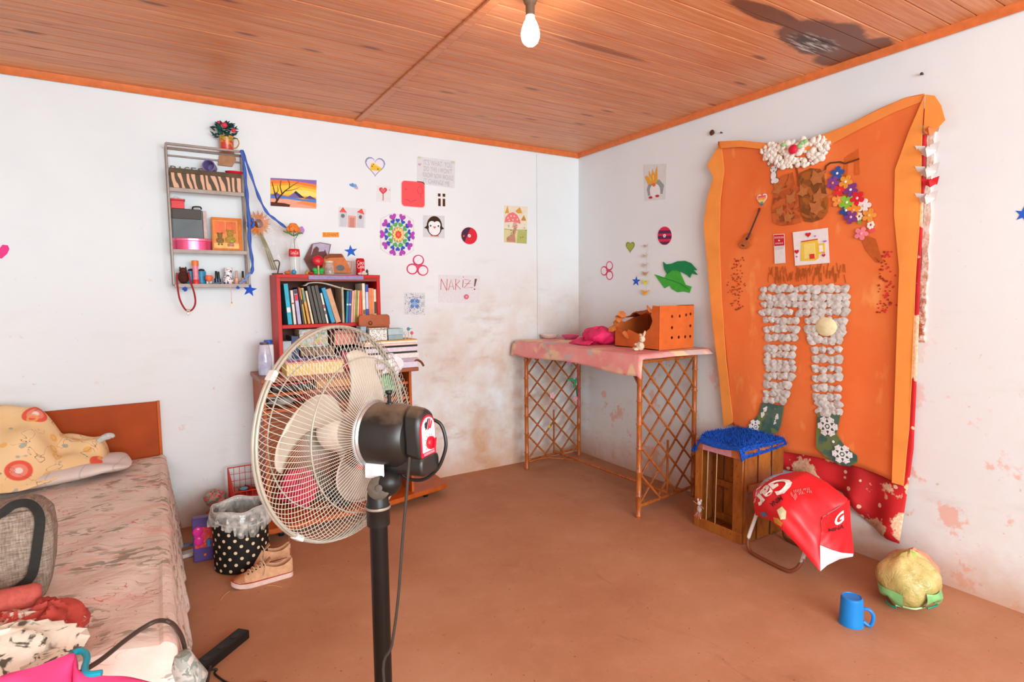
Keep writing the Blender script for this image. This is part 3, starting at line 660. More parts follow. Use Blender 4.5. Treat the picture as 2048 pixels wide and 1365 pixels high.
m = MB().prism(rect(.05, .06, .88, .22), PF, .012, .016); obj('floor_strip', m, mat('#f0c27a', 0.6, 0.2, 20), pf)
for (cx, hx, s_) in ((.26, '#8f7442', 1.0), (.60, '#b3913f', 1.35)):
    m = MB(); q = lambda a, b, t: PF(cx+a*s_, .24+b*s_, .012+t)
    for (a, b, r, rz) in ((0, .05, .10, .12), (0, .20, .085, .09), (-.07, .275, .03, .03), (.07, .275, .03, .03), (-.09, .06, .035, .06), (.09, .06, .035, .06), (-.05, -.06, .04, .035), (.05, -.06, .04, .035)):
        m.sph(q(a, b, .002), (r*s_*.17, .008, rz*s_*.205), 10, 6)
    obj('teddy_bear', m, mat(hx, 0.8, 0.3, 120), pf)
m = MB(); m.sph(PF(.64, .28, .02), (.010, .007, .009), 8, 6); obj('apple', m, mat('#9cc040', 0.5), pf)
m = MB(); m.sph(PF(.62, .18, .022), (.014, .008, .010), 10, 6); obj('drum', m, mat('#d77f9a', 0.5), pf)
# lower board: pine cone bird, canister, bottles
bc = thing('knitted_owl', 'dark brown round owl figure at the left end of the lowest board', 'figurine', (-3.085, -0.095, 1.531))
m = MB(); m.sph((-3.085, -.095, 1.571), (.030, .026, .040), 14, 10); obj('body', m, mat('#4a2418', 0.8, 0.3, 100, bump=0.4), bc)
m = MB(); m.sph((-3.085, -.095, 1.612), (.021, .02, .017), 12, 8)
for dx in (-.015, .015): m.add([(-3.085+dx-.007, -.095, 1.622), (-3.085+dx+.007, -.095, 1.622), (-3.085+dx, -.088, 1.636), (-3.085+dx, -.105, 1.622)], [(0, 1, 2), (0, 2, 3), (1, 3, 2), (0, 3, 1)])
obj('head', m, mat('#53291a', 0.8, 0.3, 100), bc)
m = MB().tube(smoothpath([(-3.118, -.130, 1.595), (-3.120, -.138, 1.53), (-3.112, -.137, 1.44), (-3.085, -.137, 1.376), (-3.055, -.137, 1.372), (-3.033, -.137, 1.41), (-3.034, -.137, 1.47), (-3.052, -.139, 1.55), (-3.058, -.132, 1.60)], 6), 0.0052, 7)
cd = thing('necklace', 'dark red cord necklace looped over the lowest board and hanging below it', 'necklace', (-3.08, -0.137, 1.37))
obj('cord', m, mat('#a0242a', 0.6), cd)
m = MB(); m.cyl((-3.080, -.137, 1.374), (-3.062, -.137, 1.370), .0075, n=10); m.sph((-3.073, -.138, 1.352), (.005, .003, .012), 8, 6); obj('pendant', m, mat('#d8cfc4', 0.3, 0.1, 40, metal=0.5), cd)
bb = thing('bubble_bottle', 'slim pink and orange plastic bottle standing before the blue tins', 'bottle', (-3.02, -0.10, 1.531))
m = MB(); m.lathe([(0, 1.531), (.019, 1.531), (.019, 1.552), (.0165, 1.556)], (-3.02, -.10, 0), 18); obj('foot', m, mat('#e23a34', 0.35), bb)
m = MB(); m.lathe([(.0165, 1.556), (.0155, 1.590), (.0165, 1.640)], (-3.02, -.10, 0), 18); obj('bottle_body', m, mat('#e58a9a', 0.3, 0.3, 60), bb)
m = MB(); m.lathe([(.019, 1.640), (.0195, 1.655), (.019, 1.668), (.016, 1.671), (0, 1.670)], (-3.02, -.10, 0), 18); obj('cap', m, mat('#ea7a3a', 0.35), bb)
for k, (x, lab) in enumerate(((-3.045, 'light blue tin, left of two half hidden behind the pink and orange bottle'), (-2.988, 'light blue ribbed tin just right of the pink and orange bottle'))):
    tn = thing('blue_tin', lab, 'tin', (x, -0.045, 1.531), 'blue tins on the lowest shelf board')
    m = MB(); pr = [(0, 1.531), (.026, 1.531)]
    for q in range(4): pr += [(.0265, 1.536+q*.019), (.0285, 1.545+q*.019), (.0265, 1.552+q*.019)]
    m.lathe(pr+[(.026, 1.610), (0, 1.610)], (x, -.045, 0), 18); obj('tin_body', m, mat('#3f94bd', 0.35, 0.15, 40), tn)
    m = MB(); m.sph((x+.004, -.045, 1.615), (.018, .016, .010), 10, 6); obj('stopper', m, mat('#4a3038', 0.6), tn)
op = thing('footed_pot', 'tiny round orange pot on little white feet', 'pot', (-2.950, -0.10, 1.531))
m = MB(); m.lathe([(0, 1.545), (.012, 1.545), (.021, 1.560), (.020, 1.575), (.017, 1.583), (0, 1.583)], (-2.950, -.10, 0), 16); obj('bowl', m, mat('#ef7448', 0.4), op)
m = MB(); m.sph((-2.931, -.10, 1.571), (.006, .004, .008), 8, 6); obj('handle', m, mat('#ef7448', 0.4), op)
for dx in (-.010, .010):
    m = MB(); m.cyl((-2.950+dx, -.104, 1.531), (-2.950+dx, -.102, 1.549), .005, .004, 8); obj('foot', m, mat('#efe6e2', 0.5), op)
def polish(label, x, y, body, capc, h=.030, r=.0115):
    t = thing('nail_polish', label, 'nail polish', (x, y, 1.531), 'nail polish bottles on the lowest board')
    m = MB(); m.lathe([(0, 1.531), (r, 1.531), (r*1.08, 1.540), (r, 1.531+h), (r*.5, 1.534+h), (0, 1.534+h)], (x, y, 0), 14); obj('glass', m, mat(body, 0.12, 0.1, 30), t)
    m = MB(); m.lathe([(r*.62, 1.534+h), (r*.55, 1.574+h), (r*.45, 1.576+h), (0, 1.576+h)], (x, y, 0), 12); obj('cap', m, mat(capc, 0.25), t)
polish('nail polish bottle with dark navy glass and black cap', -2.908, -.085, '#232a4a', '#22252a', .034)
polish('second dark nail polish bottle behind the navy one', -2.892, -.05, '#2c3340', '#2a3a34', .032)
polish('peach nail polish bottle with silvery rose cap, right of the patterned pot', -2.795, -.09, '#e2a488', '#caa79c', .038, .013)
polish('peach nail polish bottle with black cap near the right post', -2.758, -.085, '#dfa48c', '#1f2420', .036)
m = MB().prism([(-2.94, .0), (-2.905, .0), (-2.875, .010), (-2.875, .014), (-2.91, .009), (-2.94, .004)], lambda u, w, t: (u, -.12+t, 1.531+w), 0, .03)
solo('wooden_wedge', m, mat('#50627f', 0.6), 'flat grey blue wedge lying before the dark nail polish', 'wedge')
def speckle():
    t = NT('flower_speckled_china'); p = t.coord('Object')
    c = t.ramp(t.noise(p, 55, 2), [(0.40, lin('#2a3f78')), (0.44, lin('#eeeae6')), (0.58, lin('#eeeae6')), (0.62, lin('#c03a3a')), (0.68, lin('#3a8a8a'))], 'CONSTANT'); t.color(c); t.rough(0.25); return t.m
SPK = speckle()
pp = thing('patterned_pot', 'small white china pot speckled blue and red with a matching lid', 'pot', (-2.842, -0.085, 1.531))
m = MB(); m.lathe([(0, 1.531), (.024, 1.531), (.030, 1.545), (.031, 1.565), (.026, 1.580), (0, 1.582)], (-2.842, -.085, 0), 20); obj('pot_body', m, SPK, pp)
m = MB(); m.lathe([(.022, 1.582), (.023, 1.610), (.025, 1.630), (.0, 1.632)], (-2.838, -.075, 0), 18); obj('lid', m, SPK, pp)
for k, (x, z, r, lab) in enumerate(((-3.082, 1.500, .019, 'fluffy blue pompom hanging below the left of the lowest board'), (-2.795, 1.508, .015, 'smaller blue pompom hanging below the right of the lowest board'))):
    m = MB(); rr = random.Random(k)
    for j in range(90):
        d = Vector((rr.gauss(0, 1), rr.gauss(0, 1), rr.gauss(0, 1))).normalized(); u = d.orthogonal().normalized()*.0025; v = d.cross(u)
        c = Vector((x, -.13, z)); m.add([c+u, c-u*.5+v, c-u*.5-v, c+d*r], [(0, 1, 3), (1, 2, 3), (2, 0, 3)])
    m.sph((x, -.13, z), r*.55, 8, 6); solo('pompom', m, mat('#2f62c8', 0.8, 0.3, 90), lab, 'pompom')
ch = thing('charm', 'pale pink cord with a small golden cross charm under the shelf', 'charm', (-2.832, -0.132, 1.40))
obj('cord', MB().tube([(-2.838, -.132, 1.525), (-2.834, -.134, 1.47), (-2.834, -.133, 1.42)], 0.0018, 5), mat('#e3b7ac', 0.7), ch)
m = MB(); m.box((-2.834, -.133, 1.402), (.004, .003, .032)); m.box((-2.834, -.133, 1.408), (.016, .003, .004)); m.sph((-2.834, -.133, 1.415), .004, 8, 5); obj('cross', m, mat('#c99a70', 0.4, 0.1, 30, metal=0.4), ch)
# blue ribbon
RIB = mat('#3f64b8', 0.55, 0.18, 15)
def ribbon(pts, w, up=(0, 0, 1)):
    P_ = smoothpath(pts, 8); n = len(P_); m = MB(); vs = []
    for i, p in enumerate(P_):
        d = (P_[min(n-1, i+1)]-P_[max(0, i-1)]).normalized(); s = d.cross(Vector((0, 1, 0))); s = (s.normalized() if s.length > .05 else Vector((1, 0, 0)))*w*(0.5+.12*sin(i*.9)); s.y += .004*sin(i*.7)
        vs += [p-s, p+s]
    m.add(vs, [(2*i, 2*i+1, 2*i+3, 2*i+2) for i in range(n-1)]); return m
rbn = thing('blue_ribbon', 'long blue ribbon tied to the shelf corner and swagged to the flower bottle', 'ribbon', (-2.72, -0.14, 1.6))
obj('hanging_tail', ribbon([(-2.736, -0.150, 2.349), (-2.727, -0.150, 2.23), (-2.72, -0.150, 2.079), (-2.715, -0.150, 1.926), (-2.716, -0.150, 1.773), (-2.707, -0.150, 1.649), (-2.716, -0.150, 1.593)], .017), RIB, rbn, solid=.002)
obj('swag', ribbon([(-2.733, -0.145, 2.344), (-2.696, -0.145, 2.219), (-2.651, -0.145, 2.07), (-2.608, -0.145, 1.98), (-2.557, -0.145, 1.936), (-2.498, -0.145, 1.889)], .015), RIB, rbn, solid=.002)
m = ribbon([(-2.788, -0.142, 1.537), (-2.76, -0.142, 1.549), (-2.738, -0.142, 1.577), (-2.717, -0.142, 1.602)], .016); obj('loose_end', m, mat('#7a96cc', 0.6), rbn, solid=.002)
# bouquet in cellophane, beside the shelf
bq = thing('bouquet', 'single orange sunflower wrapped in clear cellophane leaning beside the shelf', 'bouquet', (-2.60, -0.06, 1.58))
fc = Vector((-2.656, -0.090, 1.912)); m = MB()
for k, (n_, r, dz) in enumerate(((16, .062, 0), (14, .052, .008))):
    for j in range(n_):
        a = 2*pi*j/n_+k*.2; d = Vector((cos(a), -.15-.1*k, sin(a)*1.1)); u = Vector((-sin(a), 0, cos(a)))*.012
        m.add([fc+d*.012, fc+d*r*.6+u, fc+d*r*1.25+Vector((0, -.006, 0)), fc+d*r*.6-u, fc+d*r*.6+Vector((0, -.008, 0))], [(0, 1, 4), (1, 2, 4), (2, 3, 4), (3, 0, 4)])
obj('petals', m, mat('#e8893c', 0.6, 0.2, 40), bq)
m = MB(); m.sph(fc+Vector((.002, -.012, 0)), (.026, .012, .028), 14, 8); obj('flower_centre', m, mat('#7a3a1c', 0.8, 0.4, 120), bq)
m = MB(); rr = random.Random(3)
for j in range(26):
    a = rr.uniform(0, 2*pi); c = fc+Vector((-.05, -.03, -.002))+Vector((cos(a)*.02, rr.uniform(-.02, .005), sin(a)*.024)); m.sph(c, (.009, .006, .013), 6, 4)
obj('blue_bow', m, RIB, bq)
m = MB(); b0 = Vector((-2.563, -0.050, 1.624))
for dx in (-.010, 0, .010): m.tube(smoothpath([fc+Vector((dx*.4, .02, -.02)), fc*.5+b0*.5+Vector((dx, 0, 0)), b0+Vector((dx*1.4, 0, 0))], 4), .0045, 6)
obj('stems', m, mat('#8a8048', 0.7, 0.2, 30), bq)
def film(bmp=.9, lo=.16, mid=.34, sc=18):
    t = NT('clear_film'); t.rough(0.08); t.b.inputs['Alpha'].default_value = 0.20; t.b.inputs['Specular IOR Level'].default_value = 0.9
    n_ = t.noise(t.coord('Object'), sc, 3, .6, 1.2); t.color(t.ramp(n_, [(0.3, lin('#cfcfca')), (0.7, lin('#f2f0ea'))])); t.bump(n_, bmp, 0.02)
    t.l(t.ramp(n_, [(0.35, (lo, lo, lo)), (0.60, (mid, mid, mid)), (0.68, (.75, .75, .75))]), t.b.inputs['Alpha']); return t.m
FILM = film(.25, .10, .25, 12)
wt = [Vector(p) for p in [(-2.705, -0.060, 1.962), (-2.577, -0.060, 1.993), (-2.519, -0.060, 1.916), (-2.522, -0.060, 1.689), (-2.556, -0.060, 1.607), (-2.593, -0.060, 1.617), (-2.648, -0.060, 1.718), (-2.702, -0.060, 1.843)]]; wc = Vector((-2.628, -0.120, 1.841))
m = MB().grid(9, 13, lambda s, q: tuple((fc+Vector((0, 0, .07)))*(1-q)+b0*q + Vector(((s-.5)*(.17*sin(pi*min(1, q*.8+.12))+.02)+.03*sin(q*3), -.055*sin(pi*s)*(1-q*.5)-.006*sin(s*17+q*9), .008*sin(s*23)))))
obj('cellophane', m, FILM, bq)

# ------------------------------------------------------------------ tv stand, red bookcase and everything on them
BRN = mat('#b4541a', 0.5, 0.18, 14, spec=0.3); BRD = mat('#8c3f12', 0.45, 0.2, 14)
tv = thing('tv_stand', 'brown wooden stand on casters with a long low base board, under the red bookcase', 'stand', (-2.25, -0.25, 0))
m = MB().prism([(-3.03, -.03), (-3.02, -.42), (-2.98, -.49), (-2.72, -.575), (-2.02, -.525), (-1.56, -.42), (-1.505, -.38), (-1.495, -.03)], P_up, 0.058, 0.092); obj('base_board', m, BRN, tv, bevel=0.008)
for x, y in ((-2.66, -.47), (-1.66, -.33), (-2.9, -.12), (-1.62, -.1)):
    m = MB(); m.cyl((x-.012, y, .026), (x+.012, y, .026), .026, n=14); m.box((x, y, .052), (.03, .03, .014)); obj('caster', m, mat('#1c1816', 0.5), tv)
obj('side_panel', MB().span((-2.722, -.43, .092), (-2.704, -.02, .935)), BRN, tv, bevel=0.002)
obj('side_panel', MB().span((-1.80, -.43, .092), (-1.782, -.02, .935)), BRN, tv, bevel=0.002)
obj('back_panel', MB().span((-2.704, -.034, .092), (-1.80, -.024, .935)), BRD, tv)
obj('top_board', MB().span((-2.735, -.46, .935), (-1.74, -.02, .962)), mat('#9a5534', 0.4, 0.16, 14), tv, bevel=0.004)
for z in (.845, .745): obj('shelf_board', MB().span((-2.704, -.41, z), (-1.80, -.034, z+.018)), BRN, tv, bevel=0.002)
obj('inner_panel', MB().span((-2.704, -.06, .092), (-2.25, -.045, .745)), mat('#a04c18', 0.45, 0.15, 10), tv)
obj('divider', MB().span((-2.26, -.40, .092), (-2.243, -.034, .745)), BRD, tv)

RED = mat('#c0150a', 0.5, 0.10, 12, spec=0.3)
bk = thing('bookcase', 'small bright red bookcase standing on the brown stand, full of books', 'bookcase', (-2.255, -0.13, 0.962))
obj('side_panel', MB().span((-2.590, -.255, .963), (-2.566, -.012, 1.586)), mat('#c42c22', 0.5, 0.14, 10, spec=0.3), bk, bevel=0.002)  # lighter red: light on the outer left side is put into the colour
obj('side_panel', MB().span((-1.948, -.255, .963), (-1.924, -.012, 1.586)), RED, bk, bevel=0.002)
obj('top_board', MB().span((-2.590, -.258, 1.566), (-1.924, -.012, 1.588)), RED, bk, bevel=0.002)
obj('front_lip', MB().span((-2.566, -.253, 1.545), (-1.948, -.240, 1.566)), mat('#8a3420', 0.5, 0.1), bk)
obj('front_tape', MB().span((-2.395, -.262, 1.556), (-2.04, -.256, 1.582)), mat('#8f7fae', 0.4, 0.2, 60), bk, label='lilac tape along the front edge')
for z in (1.245, .963): obj('shelf_board', MB().span((-2.566, -.252, z), (-1.948, -.022, z+.024)), RED, bk, bevel=0.002)
obj('back_panel', MB().span((-2.566, -.022, .963), (-1.948, -.012, 1.566)), mat('#5a2a16', 0.6, 0.15, 8), bk)
# books: x at foot, width, height, lean, colour, label, depth of spine
PAGE = mat('#e6dcc8', 0.8, 0.08, 90)
def book(x, w, h, lean, hexc, label, z=1.2695, y=-.228, d=.165, band=None, grp='books on the red bookcase'):
    t = thing('book', label, 'book', (x+w/2, y+d/2, z), grp)
    R_ = Matrix.Rotation(math.atan(lean), 3, 'Y') if lean else Matrix.Identity(3); o = Vector((x, y, z)) if lean >= 0 else Vector((x, y, z))
    lift = 0.0 if lean >= 0 else 0.0
    def bx(a, b, mb=None):
        mb = mb or MB(); n0 = len(mb.v); mb.span(a, b)
        for i in range(n0, len(mb.v)): mb.v[i] = tuple(R_ @ Vector(mb.v[i]) + o)
        return mb
    c = bx((0, 0, 0), (w, .004, h)); bx((0, .004, 0), (.0025, d, h), c); bx((w-.0025, .004, 0), (w, d, h), c)
    obj('cover', c, mat(hexc, 0.45, 0.14, 30), t)
    obj('pages', bx((.0025, .004, .004), (w-.0025, d-.004, h-.004)), PAGE, t)
    for (q0, q1, hx) in (band or []): obj('spine_label', bx((.001, -.0012, h*q0), (w-.001, .0, h*q1)), mat(hx, 0.5, 0.2, 200), t)
u = .00322
def bx0(zx): return -2.613+zx/6.826*u+.025
rows = [ # foot x (zoom px), width px, top y px, lean, colour, label, bands
 (135, 54, 712, -.07, '#1fb0cc', 'thick cyan book at the left end of the upper row', [(.30, .42, '#e9ecec')]),
 (208, 34, 800, -.065, '#e9d9cf', 'thin off-white book second from the left in the row', [(.6, .64, '#a03a3a')]),
 (262, 46, 790, -.085, '#b9b4d8', 'lilac book with a red band near the top', [(.68, .86, '#d5263e'), (.88, .99, '#3f3a30')]),
 (326, 24, 755, -.10, '#3a3434', 'narrow black book with a red top beside the lilac one', [(.74, .98, '#b01c24')]),
 (354, 22, 765, -.13, '#d4a832', 'narrow yellow book leaning beside the narrow black book', [(.55, .68, '#3a2f22')]),
 (396, 32, 765, -.155, '#d9a04a', 'ochre book with a teal strip leaning in the left half', [(.62, .95, '#5fa09a')]),
 (447, 26, 805, -.165, '#e8d7b8', 'thin cream book leaning against the dark trio', None),
 (490, 42, 738, -.18, '#4a4540', 'first of three dark grey volumes, on the left', None),
 (544, 40, 738, -.18, '#57504a', 'second of three dark grey volumes, in the middle', None),
 (592, 44, 730, -.18, '#4e4945', 'third of three dark grey volumes, on the right', None),
 (648, 26, 835, -.185, '#e8e2d8', 'small white booklet with red marks, leaning on the blue book', [(.5, .62, '#c2352a'), (.3, .42, '#6a5a48')]),
 (712, 54, 760, -.25, '#2a9ccb', 'bright sky-blue book leaning strongly to the left', None),
 (776, 70, 775, -.27, '#d3a07c', 'tan book leaning against the bright blue one', None),
 (864, 30, 760, 0, '#b5a58a', 'upright beige book just left of the dark gap', None),
 (908, 32, 812, .075, '#1f7f96', 'teal book right of the dark gap', [(.55, .60, '#e0e2e0')]),
 (944, 34, 812, .075, '#33479c', 'royal blue book next to the teal one', [(.55, .60, '#e0e2e0')]),
 (982, 32, 808, .075, '#e9a88e', 'peach book right of the royal blue one', None),
 (1018, 18, 800, .075, '#e6c9a0', 'thin cream book squeezed before the olive one', None),
 (1038, 30, 800, .075, '#8f8a2c', 'olive green book in the right half of the row', None),
 (1072, 20, 806, .07, '#e8d2a8', 'pale yellow thin book before the orange pair', None),
 (1096, 32, 806, .07, '#e8542a', 'left one of two bright orange books', None),
 (1132, 32, 792, .07, '#ea5f30', 'right one of two bright orange books', None)]
for (zx, w_, ty, ln_, hx, lab, bd) in rows:
    book(bx0(zx), w_*u/6.826-.0012, (1262-ty)*u/6.826, ln_, hx, lab, band=bd)
for (xx, w_, h_, hx, lab, bd) in ((-2.043, .018, .262, '#e6dfc4', 'cream book standing behind the brown purse', [(.2, .32, '#8a5a2a')]), (-2.022, .020, .255, '#3c4ca8', 'blue book with white lettering behind the brown purse', [(.35, .8, '#c9cfe6')]),
        (-2.000, .020, .230, '#e2824a', 'orange book, left of a pair at the right end', None), (-1.979, .014, .228, '#e58c55', 'second orange book at the right end', None), (-1.964, .0155, .222, '#e8dfc2', 'cream book with a dark spine title at the far right end', [(.25, .62, '#4a4038')])):
    book(xx, w_, h_, 0, hx, lab, y=-.236, band=bd)
m = MB().grid(24, 4, lambda s, q: (-2.415+s*.31, -.215+q*.15, 1.512+.012*sin(s*5.2)-.030*s*s+(.016 if s > .05 else .006)))
solo('magazine', m, mat('#c9bdae', 0.6, 0.2, 30), 'floppy grey magazine lying wavy on top of the books', 'magazine', solid=.007)

# ---- on top of the bookcase
ZT = 1.588
vb = thing('bottle_vase', 'small glass cola bottle with a red label used as a vase', 'bottle', (-2.455, -0.15, ZT))
def glass(hexc, a=.30):
    t = NT('glass_' + hexc.lstrip('#')); t.color(t.ramp(t.noise(t.coord('Object'), 12), [(0.3, lin(hexc)), (0.7, lin('#ffffff'))])); t.rough(0.05); t.b.inputs['Alpha'].default_value = a; t.b.inputs['Specular IOR Level'].default_value = 1.0; return t.m
GL = glass('#cfd8d6')
vx, vy = -2.455, -.15
m = MB(); m.lathe([(0, ZT+.001), (.030, ZT+.001), (.033, ZT+.012), (.031, ZT+.060), (.034, ZT+.105), (.030, ZT+.165), (.018, ZT+.210), (.013, ZT+.238), (.014, ZT+.245)], (vx, vy, 0), 22); obj('glass', m, GL, vb)
m = MB(); m.lathe([(.0335, ZT+.118), (.0345, ZT+.122), (.0325, ZT+.163), (.0305, ZT+.166)], (vx, vy, 0), 22); obj('label', m, mat('#d8202a', 0.4, 0.1, 60), vb)
vs, fs = text('Coca-Cola'); m = MB(); m.add([(vx+.0352*sin((a-.5)*1.5-.15), vy-.0352*cos((a-.5)*1.5-.15), ZT+.131+b*.022) for a, b in vs], fs); obj('lettering', m, mat('#f1e4e2', 0.5), vb)
m = MB().tube([(vx, vy, ZT+.02), (vx+.004, vy, ZT+.18), (vx+.001, vy, ZT+.275)], .003, 6); m.tube([(vx, vy, ZT+.21), (vx+.02, vy, ZT+.25), (vx+.042, vy, ZT+.28)], .002, 6); obj('stem', m, mat('#55703a', 0.7), vb)
m = MB()
for k in range(3):
    for j in range(6):
        a = 2*pi*j/6+k*.5; r = .028-.009*k; m.sph((vx+r*cos(a), vy-.004+r*.7*sin(a), ZT+.292+.011*k), (.017, .015, .019), 8, 5)
obj('rose', m, mat('#e8843a', 0.6, 0.2, 60), vb, label='orange rose')
m = MB()
for dx, dz, a in ((-.045, .272, .3), (.02, .262, -.5), (.035, .268, -.2), (-.02, .262, .6)): m.sph((vx+dx, vy-.01, ZT+dz), (.022, .012, .006), 8, 5, Matrix.Rotation(a, 3, 'Y'))
obj('leaf', m, mat('#5f9a3a', 0.6, 0.2, 40), vb)
m = MB(); 
for a in range(5): m.sph((vx+.052+.008*cos(a*1.25), vy, ZT+.290+.010*sin(a*1.25)), (.010, .008, .016), 7, 5)
obj('purple_flower', m, mat('#b58ad0', 0.6, 0.2, 60), vb)
m = MB().tube(smoothpath([(-2.555, -.10, ZT+.004), (-2.548, -.12, ZT+.05), (-2.545, -.13, ZT+.078), (-2.555, -.13, ZT+.092), (-2.580, -.13, ZT+.088)], 5), .004, 7); m.box((-2.555, -.10, ZT+.006), (.06, .05, .012))
solo('wire_hook', m, mat('#5a3a2a', 0.5), 'bent dark wire on a small block at the left of the bookcase top', 'hook')
m = MB(); m.sph((-2.475, -.215, ZT+.016), .016, 12, 8); solo('ball', m, mat('#3a98c4', 0.4), 'small blue ball before the bottle vase', 'ball')
m = MB(); m.sph((-2.512, -.21, ZT+.011), (.022, .018, .011), 10, 6); m.sph((-2.500, -.205, ZT+.024), (.009, .009, .007), 8, 6); solo('figurine', m, mat('#c8764a', 0.6, 0.2), 'tiny orange brown snail figurine left of the blue ball', 'figurine')
m = MB(); m.sph((-2.393, -.21, ZT+.012), (.014, .011, .012), 10, 6); m.sph((-2.390, -.21, ZT+.026), .008, 8, 6); solo('figurine', m, mat('#c9a24a', 0.6, 0.35, 60), 'tiny ochre figurine between the bottle vase and the red flower toy', 'figurine')
# photo of houses and the brown paper house
pc = thing('photo_card', 'trapezoid purple brown card with a picture of a chapel, leaning on the wall', 'card', (-2.31, -0.05, ZT))
CP = lambda u, w, t: (u, -.03-t, w)
m = MB().prism([(-2.371, 1.698), (-2.315, 1.803), (-2.261, 1.815), (-2.188, 1.804), (-2.208, 1.725), (-2.232, 1.697), (-2.269, 1.601), (-2.322, 1.601)], CP, 0, .004); obj('card', m, mat('#7a4a44', 0.6, 0.15), pc)
m = MB().prism([(-2.309, 1.8), (-2.263, 1.81), (-2.196, 1.8), (-2.212, 1.728), (-2.325, 1.725)], CP, .004, .0055); obj('sky', m, mat('#b5abc4', 0.6, 0.15), pc)
m = MB().prism([(-2.326, 1.718), (-2.307, 1.769), (-2.287, 1.787), (-2.271, 1.774), (-2.275, 1.75), (-2.238, 1.755), (-2.231, 1.768), (-2.216, 1.725)], CP, .0055, .007); obj('chapel', m, mat('#6a3a34', 0.6, 0.15), pc)
kh = thing('paper_bag_house', 'brown kraft paper bag standing like a house with a dark oval window', 'paper bag', (-2.19, -0.10, ZT))
KH = lambda u, w, t: (u, -.07-t, w)
m = MB().prism([(-2.277, 1.606), (-2.253, 1.71), (-2.222, 1.731), (-2.131, 1.734), (-2.105, 1.687), (-2.067, 1.605)], KH, 0, .035); obj('bag_body', m, mat('#cc7a48', 0.75, 0.15, 30), kh, bevel=.003)
m = MB().prism([(-2.258, 1.712), (-2.224, 1.733), (-2.14, 1.736), (-2.127, 1.712), (-2.218, 1.707), (-2.245, 1.696)], KH, .035, .039); obj('folded_top', m, mat('#8a4a2a', 0.75, 0.15, 30), kh)
m = MB().prism(ell(*[(-2.15, 1.64)][0], .028, .020, 18, .4), KH, .035, .038); obj('oval_window', m, mat('#4a4a52', 0.2, 0.3, 50), kh)
m = MB().tube([(-2.105, -0.100, 1.686), (-2.067, -0.100, 1.683), (-2.072, -0.100, 1.646), (-2.08, -0.100, 1.611)], .004, 6); obj('handle', m, mat('#c98a70', 0.7), kh)
af = thing('toy_flower', 'round red flower toy with bright green leaves on the bookcase edge', 'toy', (-2.315, -0.20, ZT))
m = MB(); m.sph((-2.318, -.20, ZT+.092), (.036, .018, .034), 18, 12); obj('head', m, mat('#c8202c', 0.35, 0.1), af)
m = MB(); m.sph((-2.318, -.219, ZT+.085), (.005, .004, .009), 8, 6); obj('nose', m, mat('#e07a6a', 0.4), af)
m = MB().cyl((-2.318, -.20, ZT), (-2.318, -.20, ZT+.062), .006, n=10); obj('stem', m, mat('#d9b080', 0.6), af)
for sgn in (-1, 1):
    m = MB(); m.sph((-2.318+sgn*.020, -.204, ZT+.030), (.020, .008, .015), 10, 6, Matrix.Rotation(-sgn*.5, 3, 'Y')); m.sph((-2.318+sgn*.018, -.204, ZT+.012), (.014, .008, .010), 8, 6); obj('leaf', m, mat('#2fae4a', 0.5), af)
jr = thing('glass_jar', 'little glass jar with trinkets inside, right of the red flower toy', 'jar', (-2.245, -0.19, ZT))
m = MB(); m.lathe([(0, ZT), (.030, ZT), (.032, ZT+.01), (.030, ZT+.055), (.024, ZT+.066), (.026, ZT+.080)], (-2.245, -.19, 0), 18); obj('glass', m, GL, jr)
m = MB(); rr = random.Random(5)
for j in range(14): m.sph((-2.245+rr.uniform(-.018, .018), -.19+rr.uniform(-.018, .018), ZT+.008+rr.uniform(0, .04)), .008, 6, 4)
obj('trinkets', m, mat('#a86a4a', 0.5, 0.4, 60), jr)
m = MB(); m.lathe([(.027, ZT+.080), (.027, ZT+.092), (0, ZT+.093)], (-2.245, -.19, 0), 18); obj('lid', m, mat('#d8c9a8', 0.4), jr)
m = MB(); m.sph((-2.372, -.225, ZT+.010), (.017, .012, .010), 10, 6); solo('bead', m, mat('#b02a2a', 0.4), 'small dark red bead lying at the foot of the red flower toy', 'bead')
cc = thing('drinks_can', 'small red drinks can with white swirling letters under the blue star', 'can', (-2.025, -0.15, ZT))
m = MB(); m.lathe([(0, ZT), (.022, ZT), (.0295, ZT+.009), (.0295, ZT+.106), (.024, ZT+.116), (.023, ZT+.115), (0, ZT+.113)], (-2.025, -.15, 0), 24); obj('can_body', m, mat('#d01c26', 0.22, 0.06, 20, metal=0.3), cc)
m = MB(); m.lathe([(.0240, ZT+.1165), (.0255, ZT+.1150)], (-2.025, -.15, 0), 24); obj('rim', m, mat('#c9c9cc', 0.25, metal=0.8), cc)
for k, w_ in enumerate(('Coca', 'Cola')):
    vs, fs = text(w_); m = MB(); m.add([(-2.025+.0302*sin((a-.5)*1.7-.15), -.15-.0302*cos((a-.5)*1.7-.15), ZT+.074-.030*k*.9+b*.026) for a, b in vs], fs); obj('lettering', m, mat('#f2e6e4', 0.4), cc)
m = MB(); m.sph((-2.050, -.215, ZT+.009), (.014, .010, .009), 8, 6); m.sph((-2.030, -.22, ZT+.012), (.012, .010, .012), 8, 6); m.sph((-2.012, -.21, ZT+.010), (.016, .010, .010), 8, 6); m.sph((-2.020, -.21, ZT+.022), (.010, .008, .008), 8, 6)
solo('figurine', m, mat('#e4d2c8', 0.6, 0.3, 50), 'tiny white lamb figurine lying before the red can', 'figurine')
m = MB(); m.lathe([(0, ZT), (.011, ZT), (.008, ZT+.02), (.010, ZT+.030), (.003, ZT+.042), (0, ZT+.043)], (-1.985, -.17, 0), 10); solo('figurine', m, mat('#3f4a44', 0.6), 'tiny dark green figurine right of the red can', 'figurine')

